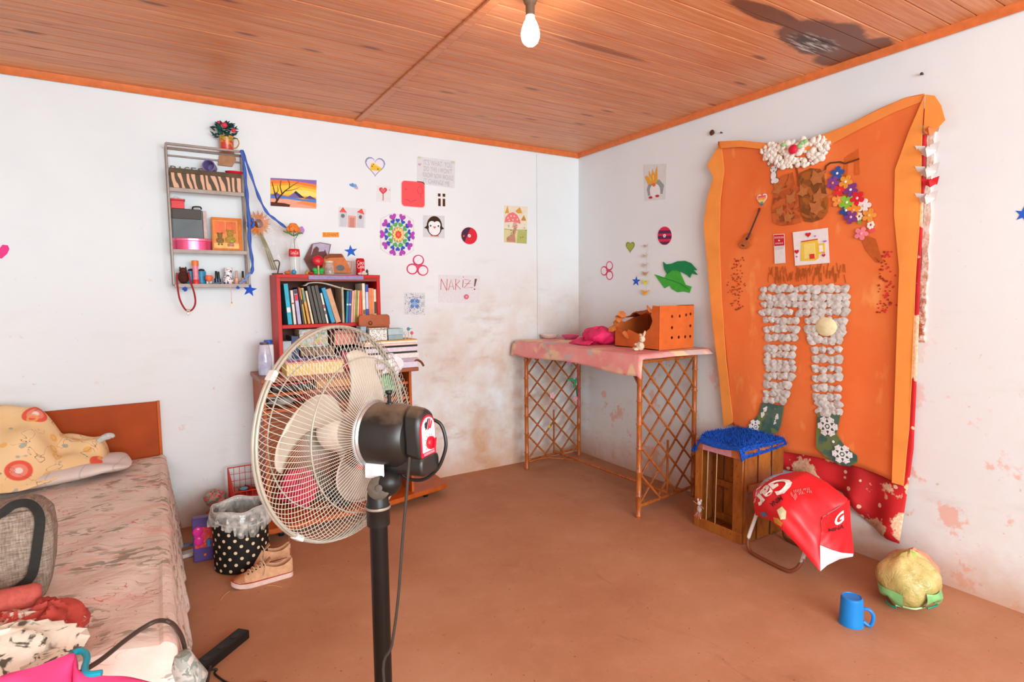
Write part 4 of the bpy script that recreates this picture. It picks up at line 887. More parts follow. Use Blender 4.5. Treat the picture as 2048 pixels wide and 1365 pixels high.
# ---- second shelf of the bookcase (partly behind the fan)
def simplebox(label, a, b, hexc, lidh=.25, name='box', lidc=None, rough=.5, group=None, bev=.003):
    c = [(p+q)/2 for p, q in zip(a, b)]; t = thing(name, label, 'box', (c[0], c[1], a[2]), group); zl = b[2]-(b[2]-a[2])*lidh
    obj('box_base', MB().span((a[0]+.002, a[1]+.002, a[2]), (b[0]-.002, b[1]-.002, zl)), hexc if not isinstance(hexc, str) else mat(hexc, rough, 0.12, 30), t, bevel=bev)
    obj('lid', MB().span((a[0], a[1], zl), b), (lidc or hexc) if not isinstance(lidc or hexc, str) else mat(lidc or hexc, rough, 0.12, 30), t, bevel=bev); return t
def floral(name, base, cols, sc=30, thr=.55):
    t = NT(name); p = t.coord('Object'); c = lin(base)
    for k, hx in enumerate(cols):
        q = t.mapping(p, (1, 1, 1), loc=(k*7.3, k*3.1, k*1.7)); c = t.mix(t.step(t.noise(q, sc, 2, .5, 1.0), thr, thr+.02), c, lin(hx))
    t.color(c); t.rough(.6); return t.m
simplebox('teal floral cardboard box on the second shelf of the bookcase', (-2.462, -.235, 1.118), (-2.285, -.06, 1.236), floral('teal_roses', '#b9cfc9', ['#5f9a98', '#d98aa8', '#8fb5a5', '#c9b05a']))
def panel_book(label, x, w, h, hx, z=.988): book(x, w, h, 0, hx, label, z=z, y=-.22, d=.18, grp='books on the second shelf')
panel_book('pale grey blue folder at the left of the second shelf', -2.560, .050, .175, '#aebcc6'); panel_book('navy folder beside the pale grey one', -2.507, .042, .205, '#34466f')
simplebox('patterned brown box lying under the teal floral box', (-2.458, -.225, 1.058), (-2.24, -.06, 1.117), '#8a6a52'); simplebox('flat purple box at the bottom of the second shelf', (-2.462, -.225, .988), (-2.20, -.05, 1.056), '#4a3f7a')
simplebox('pink and black striped box on the second shelf behind the fan', (-2.195, -.225, .988), (-2.06, -.05, 1.10), '#c23a5a', lidc='#2a2628'); simplebox('coral box near the right of the second shelf', (-2.235, -.22, 1.12), (-2.08, -.06, 1.22), '#d98a78', lidc='#b0685a')
simplebox('dark green box wedged at the right of the second shelf', (-2.055, -.225, .988), (-1.955, -.05, 1.16), '#2c4a40', lidc='#26302c')
# ---- on the top of the stand, before the bookcase
def stripes_mat():
    t = NT('yellow_stripes'); p = t.coord('Object'); w = t.n('ShaderNodeTexWave', wave_type='BANDS', bands_direction='X'); t.l(t.mapping(p, (1, 1, 0), rot=(0, .1, 0)), w.inputs[0]); w.inputs['Scale'].default_value = 17; w.inputs['Distortion'].default_value = .5
    t.color(t.ramp(w.outputs['Fac'], [(0.4, lin('#e5c25a')), (0.6, lin('#efdfae'))])); t.rough(.6); return t.m
yt = thing('striped_tray', 'yellow striped tray box with a pink rim on the stand before the bookcase', 'box', (-2.40, -0.37, 0.962))
obj('tray', MB().span((-2.585, -.445, .965), (-2.245, -.275, 1.040)), stripes_mat(), yt, bevel=.003); obj('rim', MB().span((-2.59, -.45, 1.040), (-2.24, -.27, 1.050)), mat('#e79a90', .5), yt, bevel=.002)
obj('foot', MB().span((-2.585, -.445, .962), (-2.245, -.275, .968)), mat('#c97a70', .5), yt)
for k, (lab, a, b) in enumerate((('lilac marker pen lying in the striped tray', (-2.56, -.40, 1.057), (-2.45, -.36, 1.060)), ('dark blue pen lying across the striped tray', (-2.42, -.39, 1.057), (-2.30, -.33, 1.059)))):
    p = thing('pen', lab, 'pen', a); obj('barrel', MB().cyl(a, b, .006, n=8), mat(('#8a7ac0', '#2f3a8a')[k], .4), p); obj('cap', MB().cyl(b, tuple(2*q-.6*r-.4*q for q, r in zip(b, a))if False else tuple(q+(q-r)*.25 for q, r in zip(b, a)), .0068, n=8), mat('#4a4060', .4), p)
# perfume bottles at the left
gb = thing('perfume_bottle', 'clear lilac bottle with a dark cap at the left edge of the stand', 'bottle', (-2.675, -0.25, 0.962))
m = MB(); m.lathe([(0, .963), (.038, .963), (.040, .972), (.040, 1.070), (.036, 1.095), (.030, 1.135), (.026, 1.150), (.024, 1.152)], (-2.675, -.25, 0), 20); obj('glass', m, glass('#b9b9e6', .55), gb)
m = MB(); m.lathe([(0, .966), (.034, .966), (.035, 1.015), (0, 1.016)], (-2.675, -.25, 0), 18); obj('liquid', m, mat('#b5c4e8', .15), gb)
m = MB(); m.lathe([(.025, 1.152), (.027, 1.154), (.027, 1.166), (0, 1.168)], (-2.675, -.25, 0), 18); obj('cap', m, mat('#5a4a5c', .4), gb)
wb = thing('carton_bottle', 'white upright bottle with a bright blue cap behind the lilac bottle', 'bottle', (-2.635, -0.17, 0.962))
obj('bottle_body', MB().box((-2.640, -.17, 1.055), (.058, .05, .184)), mat('#e6e4e4', .4, .06), wb, bevel=.008); m = MB(); m.lathe([(.025, 1.147), (.026, 1.170), (.024, 1.174), (0, 1.174)], (-2.640, -.17, 0), 16); obj('cap', m, mat('#2a62c0', .35), wb)
# paper stack with boxes at the right
z = .963; rr = random.Random(11)
for k, (hx, th, lab) in enumerate((('#d8cfe0', .040, 'lowest pale lilac album in the paper stack on the stand'), ('#b9a3b0', .026, 'dusty mauve magazine second from below in the stack'), ('#e2dbd8', .034, 'thick white pad third from below in the stack'), ('#3a3236', .012, 'thin black folder in the middle of the paper stack'), ('#d9cdd6', .030, 'pale grey notebook above the thin black folder'),
        ('#2c2729', .012, 'black folder under the salmon pad'), ('#e4c8bc', .016, 'salmon pad high in the stack'), ('#efe3d2', .014, 'cream paper pad near the top of the stack'), ('#e3ae62', .006, 'yellow ochre sheet on top of the paper stack'))):
    dx = rr.uniform(-.012, .012); t = thing('magazine', lab, 'paper', (-1.93+dx, -.35, z), 'paper stack on the stand'); mb = MB().span((-2.10+dx, -.455, z), (-1.745+dx, -.262, z+th-.001)); obj('pages', mb, mat(hx, .7, .14, 80), t, bevel=.001); z += th
ZS = z
def glitter():
    t = NT('silver_glitter'); p = t.coord('Object'); v = t.vor(p, 260, 'F1', 'Color'); t.color(t.ramp(v, [(0.2, lin('#7d6f66')), (0.5, lin('#b5aaa2')), (0.8, lin('#e8e4de'))])); t.rough(.3); t.b.inputs['Metallic'].default_value = .4; return t.m
gx = simplebox('silver glitter box on top of the paper stack', (-2.07, -.44, ZS), (-1.945, -.33, ZS+.085), glitter(), .12)
gx2 = simplebox('grey blue box on the paper stack, right of the glitter box', (-1.94, -.435, ZS), (-1.835, -.33, ZS+.075), '#8fa5a6', .55, lidc='#a9bcc0')
gx3 = simplebox('small pale blue grey box left of the glitter box', (-2.112, -.40, ZS), (-2.074, -.30, ZS+.095), '#9db0bc', .3)
pz = thing('clutch_purse', 'brown leather clutch with a round clasp standing behind the glitter box', 'purse', (-1.985, -0.29, ZS))
PZ = lambda u, w, t: (u, -.275-t, w)
m = MB().prism(rrect(-2.095, ZS+.003, -1.885, ZS+.165, .022), PZ, 0, .035); obj('leather_body', m, mat('#a04a1c', .4, .18, 20), pz, bevel=.006)
m = MB().prism(rrect(-2.097, ZS+.085, -1.883, ZS+.168, .022), PZ, .035, .041); obj('flap', m, mat('#a8501e', .4, .18, 20), pz, bevel=.003)
m = MB(); m.sph((-2.020, -.320, ZS+.112), (.014, .008, .014), 12, 8); obj('clasp', m, mat('#8a4a22', .3, metal=.3), pz)
for k, (x, hx, h, lab) in enumerate(((-1.815, '#d8cfca', .050, 'tiny pale figurine with a pink mark on the paper stack'), (-1.792, '#4a8a9a', .085, 'tiny teal bird figurine on a stalk on the paper stack'), (-1.768, '#e05a7a', .050, 'tiny pink lollipop figurine at the right end of the stack'))):
    t = thing('figurine', lab, 'figurine', (x, -.42, ZS), 'tiny figurines on the paper stack'); obj('stalk', MB().cyl((x, -.42, ZS), (x, -.42, ZS+h*.7), .0035, n=8), mat('#c9b8a0', .6), t); m = MB(); m.sph((x, -.42, ZS+h*.8), (.012, .009, .012), 10, 6)
    if k == 1: m.add([(x+.008, -.42, ZS+h*.84), (x+.008, -.42, ZS+h*.78), (x+.034, -.42, ZS+h*.84)], [(0, 1, 2)])
    obj('head', m, mat(hx, .5), t)
m = MB().tube(smoothpath([(-1.80, -.44, .985), (-1.755, -.45, 1.01), (-1.72, -.45, .995), (-1.70, -.45, .965)], 5), .008, 8); solo('strap', m, mat('#7a4020', .5, .3, 60), 'short brown strap hanging over the right edge of the stand', 'strap')
# crumpled white papers and cable in front of the stack
def crumple(c, r, seed, amp=.35, nu=20, nv=14):
    rr = random.Random(seed); ph = [(rr.uniform(2, 7), rr.uniform(2, 7), rr.uniform(0, 6.28)) for _ in range(7)]
    def fn(s, q):
        th = pi*q; a = 2*pi*s; k = 1+amp*sum(sin(f*a*1.0//1*0+round(f)*a+g*th+h) for f, g, h in ph)/7*1.6
        return (c[0]+r[0]*k*sin(th)*cos(a), c[1]+r[1]*k*sin(th)*sin(a), c[2]+r[2]*k*cos(th))
    return MB().grid(nu, nv, fn, wrap=True)
m = MB().grid(9, 9, lambda s, q: (-1.985+s*.11+.02*sin(q*5), -.470-.02*sin(s*6+q*4)-.012*q, 1.055-q*.13+.018*sin(s*4)))
solo('paper_sheet', m, mat('#e6e4ea', .7, .06, 40), 'crumpled white paper hanging over the front edge of the stand', 'paper', solid=.002)
m = MB().tube(smoothpath([(-2.12, -.47, .985), (-2.06, -.475, 1.02), (-1.99, -.475, 1.01), (-1.96, -.49, .95), (-1.93, -.49, .90)], 5), .003, 6); solo('cable', m, mat('#c9b060', .5), 'thin yellow cable looping over the crumpled paper on the stand', 'cable')
# ---- inside the stand
simplebox('orange brown carton on the upper inner shelf of the stand', (-2.40, -.37, .864), (-2.13, -.12, .928), '#d98a45', lidc='#c97a38')
simplebox('black box at the left of the upper inner shelf', (-2.66, -.36, .864), (-2.42, -.12, .915), '#2c2622', lidc='#c23a2c')
def cloth(label, c, r, hx, seed, name='folded_cloth', cat='cloth', amp=.35):
    return solo(name, crumple(c, r, seed, amp), hx if not isinstance(hx, str) else mat(hx, .8, .2, 40), label, cat)
cloth('red cloth bundled on the lower inner shelf of the stand', (-2.38, -.25, .80), (.13, .09, .034), '#c2352c', 1)
cloth('grey and white rag at the left of the lower inner shelf', (-2.60, -.27, .795), (.08, .08, .028), '#a8a49e', 2)
cloth('pale green towel hanging out at the right of the stand', (-1.95, -.36, .855), (.12, .09, .06), '#7fbf8c', 3)
cloth('rosy cloth bundled at the right of the lower inner shelf', (-2.02, -.26, .792), (.12, .08, .025), '#d0706a', 4)
cloth('bright pink and red bag at the left on the base board', (-2.52, -.30, .222), (.11, .09, .105), '#d8264e', 5, 'bag', 'bag')
cloth('large bright red bag at the right on the base board', (-2.02, -.34, .222), (.13, .10, .105), '#d4181c', 6, 'bag', 'bag')
simplebox('salmon box behind the large red bag on the base board', (-2.10, -.20, .093), (-1.86, -.05, .36), '#e0705a', lidc='#2c2a2a')
cloth('black bag between the pink and red bags on the base board', (-2.27, -.445, .180), (.10, .07, .072), '#2a2a2c', 7, 'bag', 'bag')
cloth('grey brown shoe bag behind the black bag on the base board', (-2.36, -.22, .18), (.07, .09, .085), '#7a6a5c', 8, 'bag', 'bag')
# fish-net purse by the base board and red wire basket
wbk = thing('wire_basket', 'red wire mesh basket at the left end of the base board', 'basket', (-2.80, -0.26, 0.092))
BX0, BX1, BY0, BY1, BZ0, BZ1 = -2.90, -2.735, -.42, -.08, .135, .36
WR = mat('#c8321c', .45, .1, 30)
def bwire(a, b, r=.0022): return MB().tube([a, b], r, 6)
for face, fn, n_ in (('back', lambda s: ((BX0+(BX1-BX0)*s, BY1, BZ0), (BX0+(BX1-BX0)*s, BY1, BZ1)), 6), ('front', lambda s: ((BX0+(BX1-BX0)*s, BY0, BZ0), (BX0+(BX1-BX0)*s, BY0, BZ1-.06)), 6),
        ('left', lambda s: ((BX0, BY0+(BY1-BY0)*s, BZ0), (BX0, BY0+(BY1-BY0)*s, BZ1-.06*(1-s))), 11), ('right', lambda s: ((BX1, BY0+(BY1-BY0)*s, BZ0), (BX1, BY0+(BY1-BY0)*s, BZ1-.06*(1-s))), 11)):
    m = MB()
    for k in range(n_): m.tube(list(fn(k/(n_-1))), .0018, 5)
    for k in range(6):
        s = k/5; a0, a1 = fn(0); b0, b1 = fn(1); m.tube([tuple(p*(1-s)+q*s for p, q in zip(a0, a1)), tuple(p*(1-s)+q*s for p, q in zip(b0, b1))], .0018 if k < 5 else .0035, 5)
    obj('mesh_side', m, WR, wbk)
obj('frame_rod', MB().tube([(BX0, BY0, BZ0-.03), (BX0, BY0, BZ1-.06)], .004, 6), WR, wbk); obj('frame_rod', MB().tube([(BX1, BY0, BZ0-.03), (BX1, BY0, BZ1-.06)], .004, 6), WR, wbk)
obj('frame_rod', MB().tube([(BX0, BY1, BZ0-.043), (BX0, BY1, BZ1)], .004, 6), WR, wbk); obj('frame_rod', MB().tube([(BX1, BY1, BZ0-.043), (BX1, BY1, BZ1)], .004, 6), WR, wbk)
m = MB()
for k in range(8): m.tube([(BX0, BY0+(BY1-BY0)*k/7, BZ0), (BX1, BY0+(BY1-BY0)*k/7, BZ0)], .0018, 5)
obj('mesh_base', m, WR, wbk)
cloth('dark red knitted cloth lying in the wire basket', (-2.815, -.25, .20), (.066, .14, .062), '#9a1a14', 9)
m = MB(); m.lathe([(.008, 0), (.022, .004), (.024, .009), (.020, .012), (.008, .009)], (-2.835, -.30, .272), 14); solo('tape_roll', m, mat('#4aa0c0', .4), 'small blue ring lying on the cloth in the wire basket', 'ring')

# ------------------------------------------------------------------ bamboo table and what is on it
def bamboo(hexa, hexb):
    t = NT('bamboo_' + hexa.lstrip('#')); p = t.coord('Object'); c = t.ramp(t.noise(t.mapping(p, (9, 9, 3)), 4, 4, .6), [(0.3, lin(hexa)), (0.7, lin(hexb))])
    c = t.mix(t.math('MULTIPLY', t.step(t.noise(p, 35, 3), .62, .68), .6), c, lin('#5a2c10')); t.color(c); t.rough(.35); return t.m
BAM, BAM2 = bamboo('#964a18', '#bf6c30'), bamboo('#82421a', '#a66030')
TC = {'fl': (-.70, -.20), 'fr': (-.655, -1.445), 'bl': (-.10, -.13), 'br': (-.06, -1.375)}
tb = thing('bamboo_table', 'tall bamboo side table with lattice ends in the room corner', 'table', (-.38, -.79, 0))
for k, (x, y) in TC.items():
    m = MB(); prof = [(0, 0), (.0165, 0)]
    for z in [.0, .13, .29, .44, .60, .75, .90, 1.045]: prof += [(.0165, z+.004), (.0205, z+.010), (.0205, z+.016), (.0165, z+.022)]
    m.lathe(prof+[(.0165, 1.05), (0, 1.05)], (x, y, 0), 12); obj('leg', m, BAM, tb)
def L3(a, b, s): return tuple(p*(1-s)+q*s for p, q in zip(a, b))
for (a, b) in (('fl', 'bl'), ('fr', 'br')):
    A, B_ = TC[a], TC[b]
    for z in (.075, 1.01): obj('rail', MB().cyl((*A, z), (*B_, z), .011, n=9), BAM, tb)
    w_ = math.dist(A, B_); z0, z1 = .085, 1.005; per = .178; sl = .97
    for sg in (1, -1):
        c = -sl*w_ + .03
        while c < z1-z0:
            # z = z0 + c + sl*x for sg=1, mirrored for sg=-1
            x_a = max(0, -c/sl); x_b = min(w_, (z1-z0-c)/sl)
            if x_b-x_a > .05:
                q = lambda x: L3((*A, 0), (*B_, 0), (x if sg > 0 else w_-x)/w_)
                P0, P1 = q(x_a), q(x_b); off = .007*sg
                obj('lattice_bar', MB().tube([(P0[0], P0[1]+off, z0+c+sl*x_a), (P1[0], P1[1]+off, z0+c+sl*x_b)], .0075, 7), BAM2 if sg > 0 else BAM, tb)
            c += per
    mdp = L3((*A, 0), (*B_, 0), .5); obj('middle_bar', MB().cyl((mdp[0], mdp[1], .07), (mdp[0], mdp[1], .46), .008, n=8), BAM2, tb)
m = MB().cyl((-.40, -.165, .10), (-.36, -1.41, .10), .012, n=9); obj('stretcher', m, BAM, tb)
for (a, s_) in (('fl', -1), ('fr', 1)):
    x, y = TC[a]; obj('brace', MB().tube(smoothpath([(x+.01, y, .06), (x+.13, y+s_*.08, .095), (x+.29, y+s_*.26, .10)], 4), .009, 8), BAM2, tb)
    obj('brace', MB().cyl((x, y, .86), (x+.01, y+s_*.13, 1.02), .010, n=8), BAM, tb)
obj('front_rail', MB().cyl((TC['fl'][0], TC['fl'][1], 1.035), (TC['fr'][0], TC['fr'][1], 1.035), .012, n=9), BAM, tb); obj('back_rail', MB().cyl((*TC['bl'], 1.035), (*TC['br'], 1.035), .012, n=9), BAM, tb)
obj('table_top', MB().prism([(-.725, -.10), (-.685, -1.49), (-.035, -1.44), (-.07, -.06)], P_up, 1.048, 1.062), BAM2, tb, bevel=.003)
def cloth_pattern():
    t = NT('pink_flowered_cloth'); p = t.coord('Object'); c = t.ramp(t.noise(p, 6, 3), [(.35, lin('#e58f8c')), (.65, lin('#eda5a0'))])
    c = t.mix(t.step(t.noise(p, 4.2, 2, .5, .6), .53, .60), c, lin('#ecc9a4')); c = t.mix(t.step(t.noise(t.mapping(p, (1, 1, 1), loc=(4, 2, 9)), 6.5, 2, .5, .8), .62, .66), c, lin('#c7b3b0'))
    t.color(c); t.rough(.8); return t.m
def tcl(s, q):
    # s: from the left end to the right end, q: from the wall over the front edge and down
    y = -.05*(1-s)+(-1.505)*s; x0 = -.045; xe = -.735+.035*s
    dq = (xe-x0)
    if q < .78: x = x0+dq*q/.78; z = 1.0655+.0015*sin(s*30+q*9)
    else:
        k = (q-.78)/.22; x = xe-.014*sin(k*1.5)-.006*sin(s*16)*k; z = 1.0655-k*(.108+.02*s+.012*sin(s*9))
    if s > .985: z -= .020+.012*(1-q)
    if s < .02: z -= .022; 
    return (x, y - (.012 if s > .985 else 0), z)
m = MB().grid(64, 34, tcl); solo('tablecloth', m, cloth_pattern(), 'pink tablecloth with pale yellow blotches draped over the bamboo table', 'tablecloth', solid=.003)
TZ = 1.0695
# torn cardboard box with round holes
CARD = mat('#d4682c', 0.65, 0.12, 14); CARDI = mat('#a85222', 0.75, 0.15, 14)
cb = thing('cardboard_box', 'torn orange cardboard box with round air holes on the bamboo table', 'box', (-.27, -1.18, TZ))
x0, x1, y0, y1, zt = -.435, -.105, -1.395, -.965, TZ+.290
m = MB(); hs_ = [(.36, .27), (.36, .50), (.36, .76), (.56, .27), (.58, .76), (.75, .27), (.77, .78), (.90, .27), (.90, .52), (.90, .80)]
def hole_panel(y, xa, xb, za, zb, holes, r):
    """a board with real round openings: triangulated around the hole rims"""
    bm = bmesh.new(); out = [bm.verts.new((xa, y, za)), bm.verts.new((xb, y, za)), bm.verts.new((xb, y, zb)), bm.verts.new((xa, y, zb+.004))]
    ed = [bm.edges.new((out[i], out[(i+1) % 4])) for i in range(4)]
    for (s, q) in holes:
        vs = [bm.verts.new((xa+(xb-xa)*s+r*cos(2*pi*i/12), y, za+(zb-za)*q+r*sin(2*pi*i/12))) for i in range(12)]; ed += [bm.edges.new((vs[i], vs[(i+1) % 12])) for i in range(12)]
    bmesh.ops.triangle_fill(bm, use_beauty=True, use_dissolve=False, edges=ed)
    bm.verts.index_update(); mb = MB(); mb.add([v.co for v in bm.verts], [tuple(v.index for v in f.verts) for f in bm.faces]); bm.free(); return mb
obj('holed_side', hole_panel(y0, x0, x1, TZ, zt, hs_, .0105), CARD, cb, solid=.004, flat=True)
PX_ = lambda u, w, t: (x0+t, -u, w)
jag = [(-y0, TZ), (-y0, zt), (-y0-.06, zt+.004), (-y0-.075, zt-.06), (-y0-.06, zt-.10), (-y0-.085, zt-.15), (-y0-.14, zt-.185), (-y0-.20, zt-.19), (-y0-.25, zt-.175), (-y0-.29, zt-.165), (-y0-.31, zt-.19), (-y0-.345, zt-.18), (-y0-.375, zt-.165), (-y1+.02, zt-.15), (-y1, zt-.16), (-y1, TZ)]
obj('torn_front', MB().prism(jag, PX_, 0, .004), CARD, cb)
PY_ = lambda u, w, t: (u, y1-t, w)
obj('torn_side', MB().prism([(x0, TZ), (x1, TZ), (x1, zt-.03), (x1-.08, zt-.06), (x1-.15, zt-.09), (x0+.10, zt-.12), (x0+.04, zt-.11), (x0, zt-.16)], PY_, 0, .004), CARD, cb)
obj('back_side', MB().prism([(-y1, TZ), (-y0, TZ), (-y0, zt+.006), (-y0-.12, zt+.002), (-y0-.25, zt-.015), (-y1, zt-.055)], lambda u, w, t: (x1+t, -u, w), -.004, 0), CARDI, cb)
obj('bottom', MB().span((x0, y0, TZ), (x1, y1, TZ+.004)), CARDI, cb)
rr = random.Random(8)
for k, (dy, dz, ang) in enumerate(((.40, -.12, .5), (.43, -.165, -.3), (.37, -.09, 1.0), (.33, -.06, .2), (.30, -.20, .9), (.07, -.02, -.4))):
    c = Vector((x0-.012-.01*(k % 2), y0+dy, zt+dz)); m = MB(); R_ = Euler((ang, .5, .4*k)).to_matrix(); pts = [(-.03, -.02), (.0, -.027), (.03, -.015), (.024, .018), (-.01, .028), (-.026, .01)]
    m.add([c+R_ @ Vector((0.002, a, b)) for a, b in pts]+[c+R_ @ Vector((-.002, a, b)) for a, b in pts], [tuple(range(6)), tuple(range(11, 5, -1))]+[(i, (i+1) % 6, (i+1) % 6+6, i+6) for i in range(6)]); obj('torn_flap', m, mat('#c9763c', .75, .3, 50), cb)
m = MB().grid(12, 8, lambda s, q: (x0+.03+q*.26, y1-.02-s*.36, zt-.10+.075*sin(pi*min(1, s*.7+.2))+.012*sin(s*19+q*7)-.05*(1-q)*(1-s)))
obj('creased_lid', m, CARDI, cb, solid=.003)
# knitted bunny
bn = thing('bunny_toy', 'small cream knitted bunny sitting against the torn cardboard box', 'toy', (-.545, -1.335, TZ)); KN = mat('#e3d2b8', .9, .2, 180, bump=.5); o_ = Vector((-.545, -1.335, TZ))
def sp(name, c, r, mtx=None, mt=KN):
    m = MB(); m.sph(o_+Vector(c), r, 14, 9, mtx); return obj(name, m, mt, bn)
sp('body', (.0, .0, .030), (.026, .028, .030)); sp('head', (-.004, -.022, .078), (.019, .020, .022))
sp('leg', (-.012, .034, .011), (.012, .026, .011)); sp('leg', (-.024, .008, .011), (.024, .012, .011)); sp('arm', (-.014, .022, .040), (.010, .017, .010)); sp('arm', (-.016, -.016, .038), (.010, .012, .016))
sp('ear', (-.002, -.038, .112), (.006, .008, .024), Euler((.35, 0, 0)).to_matrix()); sp('ear', (-.002, -.008, .100), (.007, .010, .016), Euler((-.7, 0, 0)).to_matrix())
m = MB(); m.sph(o_+Vector((-.022, -.016, .080)), .0028, 6, 4); m.sph(o_+Vector((-.022, -.028, .080)), .0028, 6, 4); obj('eyes', m, mat('#2a1d18', .3), bn)
# bundled pink cloth and two bowls
def bundle(s, q):
    a = 2*pi*s; th = pi*q; k = 1+.10*sin(3*a+2*th)+.07*sin(5*a-3*th+1)+.05*sin(9*a+4*th)
    return (-.43+.12*k*sin(th)*cos(a), -.80+.14*k*sin(th)*sin(a), TZ+max(.0, .062+.064*k*cos(th)))
bnl = thing('bundle', 'bright pink bundled cloth on the bamboo table left of the cardboard box', 'cloth', (-.43, -.80, TZ)); PK = mat('#e02a68', .65, .16, 18)
obj('bundled_cloth', MB().grid(40, 20, bundle, wrap=True), PK, bnl)
m = MB().grid(14, 6, lambda s, q: (-.60+.13*q+.012*sin(s*8), -.64-.22*s+.03*q, TZ+.006+.040*sin(pi*q*.55)*(.7+.3*sin(s*9)))); obj('loose_fold', m, PK, bnl, solid=.006)
for (x, y, r, h, hx, lab) in ((-.395, -.10, .078, .034, '#ead8cf', 'small cream bowl at the left end of the bamboo table'), (-.30, -.27, .074, .034, '#e86a9a', 'small pink bowl between the cream bowl and the pink bundle')):
    m = MB(); m.lathe([(0, TZ), (r*.6, TZ), (r*.92, TZ+h*.55), (r, TZ+h), (r*.95, TZ+h), (r*.85, TZ+h*.5), (r*.5, TZ+.006), (0, TZ+.006)], (x, y, 0), 24); solo('bowl', m, mat(hx, .35), lab, 'bowl', group='bowls on the bamboo table')
# ornaments on the left lattice
m = MB()
m.tube(smoothpath([(-.128, -.150, .985), (-.132, -.152, .80), (-.124, -.156, .62), (-.130, -.152, .42)], 6), [.012]*19, 4, flat=.25); solo('pink_ribbon', m, mat('#d86a80', .6, .3, 40), 'thin pink ribbon hanging inside the left lattice of the bamboo table', 'ribbon')
pr = thing('parrot_ornament', 'small green paper parrot hanging on the left lattice of the table', 'ornament', (-.17, -.155, .62))
m = MB(); m.sph((-.20, -.16, .70), (.030, .008, .014), 10, 6, Matrix.Rotation(.4, 3, 'Y')); m.sph((-.165, -.16, .67), (.014, .008, .050), 10, 6, Matrix.Rotation(.35, 3, 'Y')); obj('body', m, mat('#2f9a64', .6, .2, 40), pr)
m = MB(); m.sph((-.235, -.16, .702), (.014, .007, .010), 8, 6); obj('wing_tip', m, mat('#3fae7a', .6), pr); m = MB(); m.add([(-.16, -.16, .63), (-.150, -.16, .63), (-.135, -.158, .55), (-.150, -.162, .55)], [(0, 1, 2, 3)]); obj('tail', m, mat('#1f7a4a', .6), pr, solid=.003)
for (x, z, r, hx, lab) in ((-.23, .86, .026, '#dca0c4', 'lilac pink flower ornament high on the left lattice'), (-.43, .59, .026, '#e8b0bc', 'pale pink flower ornament at the middle of the left lattice'), (-.16, .53, .022, '#e29aa4', 'small rosy flower ornament beside the ribbon on the left lattice'), (-.47, .33, .014, '#e3b23a', 'tiny yellow flower ornament low on the left lattice')):
    y = TC['fl'][1]+(x-TC['fl'][0])*(TC['bl'][1]-TC['fl'][1])/(TC['bl'][0]-TC['fl'][0])-.022; m = MB()
    for j in range(5): a = 2*pi*j/5; m.sph((x+r*.6*cos(a), y, z+r*.6*sin(a)), (r*.5, .005, r*.5), 8, 5)
    m.sph((x, y-.004, z), (r*.3, .005, r*.3), 8, 5); solo('flower_ornament', m, mat(hx, .7), lab, 'ornament')

# ------------------------------------------------------------------ wooden crate with blue shag mat
CW, CW2 = bamboo('#94501a', '#b06a2c'), bamboo('#844614', '#a05c24')
ct = thing('wooden_crate', 'wooden slatted crate standing on end below the orange cloth', 'crate', (-.25, -1.89, 0))
CX0, CX1, CY0, CY1, CZ = -.44, -.07, -2.055, -1.72, .545
for x in (CX0, CX1-.03):
    for y in (CY0, CY1-.03): obj('corner_post', MB().span((x, y, 0.0), (x+.03, y+.03, CZ)), CW2, ct, bevel=.002)
for (y, s_) in ((CY0-.010, 1), (CY1, 1)):
    for k in range(3): xa = CX0+.004+k*.126; obj('side_slat', MB().span((xa, y, .004), (xa+.108, y+.010, CZ)), CW if k % 2 else CW2, ct, bevel=.0015)
obj('side_rail', MB().span((CX0+.03, CY0-.022, .305), (CX1, CY0-.010, .345)), CW, ct, bevel=.0015)
for k in range(4): ya = CY0+.006+k*.083; obj('back_slat', MB().span((CX0+.15, ya, .01), (CX0+.159, ya+.072, CZ)), CW2 if k % 2 else CW, ct, bevel=.0015)
obj('inner_rail', MB().span((CX0+.136, CY0+.03, .245), (CX0+.15, CY1-.03, .285)), CW, ct, bevel=.0015); obj('inner_rail', MB().span((CX0+.136, CY0+.03, .03), (CX0+.15, CY1-.03, .075)), CW, ct, bevel=.0015)
for k in range(3):
    ya = CY0+.002+k*.112; obj('top_slat', MB().span((CX0, ya, CZ), (CX1, ya+.104, CZ+.010)), CW, ct, bevel=.0015); obj('bottom_slat', MB().span((CX0+.012, ya, .006), (CX1, ya+.104, .016)), CW2, ct, bevel=.0015)
obj('front_board', MB().span((CX0-.010, CY0, 0), (CX0, CY1, .062)), CW, ct, bevel=.002)
obj('front_board', MB().span((CX0-.010, CY0, CZ-.052), (CX0, CY1, CZ+.008)), mat('#b9683c', .6, .2, 25), ct, bevel=.002)
obj('front_stile', MB().span((CX0-.008, CY0, .062), (CX0, CY0+.062, CZ-.052)), CW2, ct, bevel=.002); obj('front_stile', MB().span((CX0-.008, CY1-.052, .062), (CX0, CY1, CZ-.052)), CW, ct, bevel=.002)
obj('tape', MB().span((CX0-.012, CY0+.075, CZ-.050), (CX0-.010, CY1-.055, CZ+.004)), mat('#c98a94', .5, .15, 60), ct, label='pinkish tape on the front board')
for y in (CY1-.085, CY1-.150): obj('string', MB().cyl((CX0-.003, y, .06), (CX0-.003, y-.006, CZ-.05), .0022, n=5), mat('#d9b080', .8), ct)
ml = thing('mouse_doll', 'tiny grey and white mouse doll hanging at the lower left of the crate', 'toy', (-.465, -1.785, .09))
m = MB(); m.sph((-.470, -1.775, .125), (.015, .015, .024), 12, 8); obj('body', m, mat('#b7aaa4', .8, .3, 60), ml)
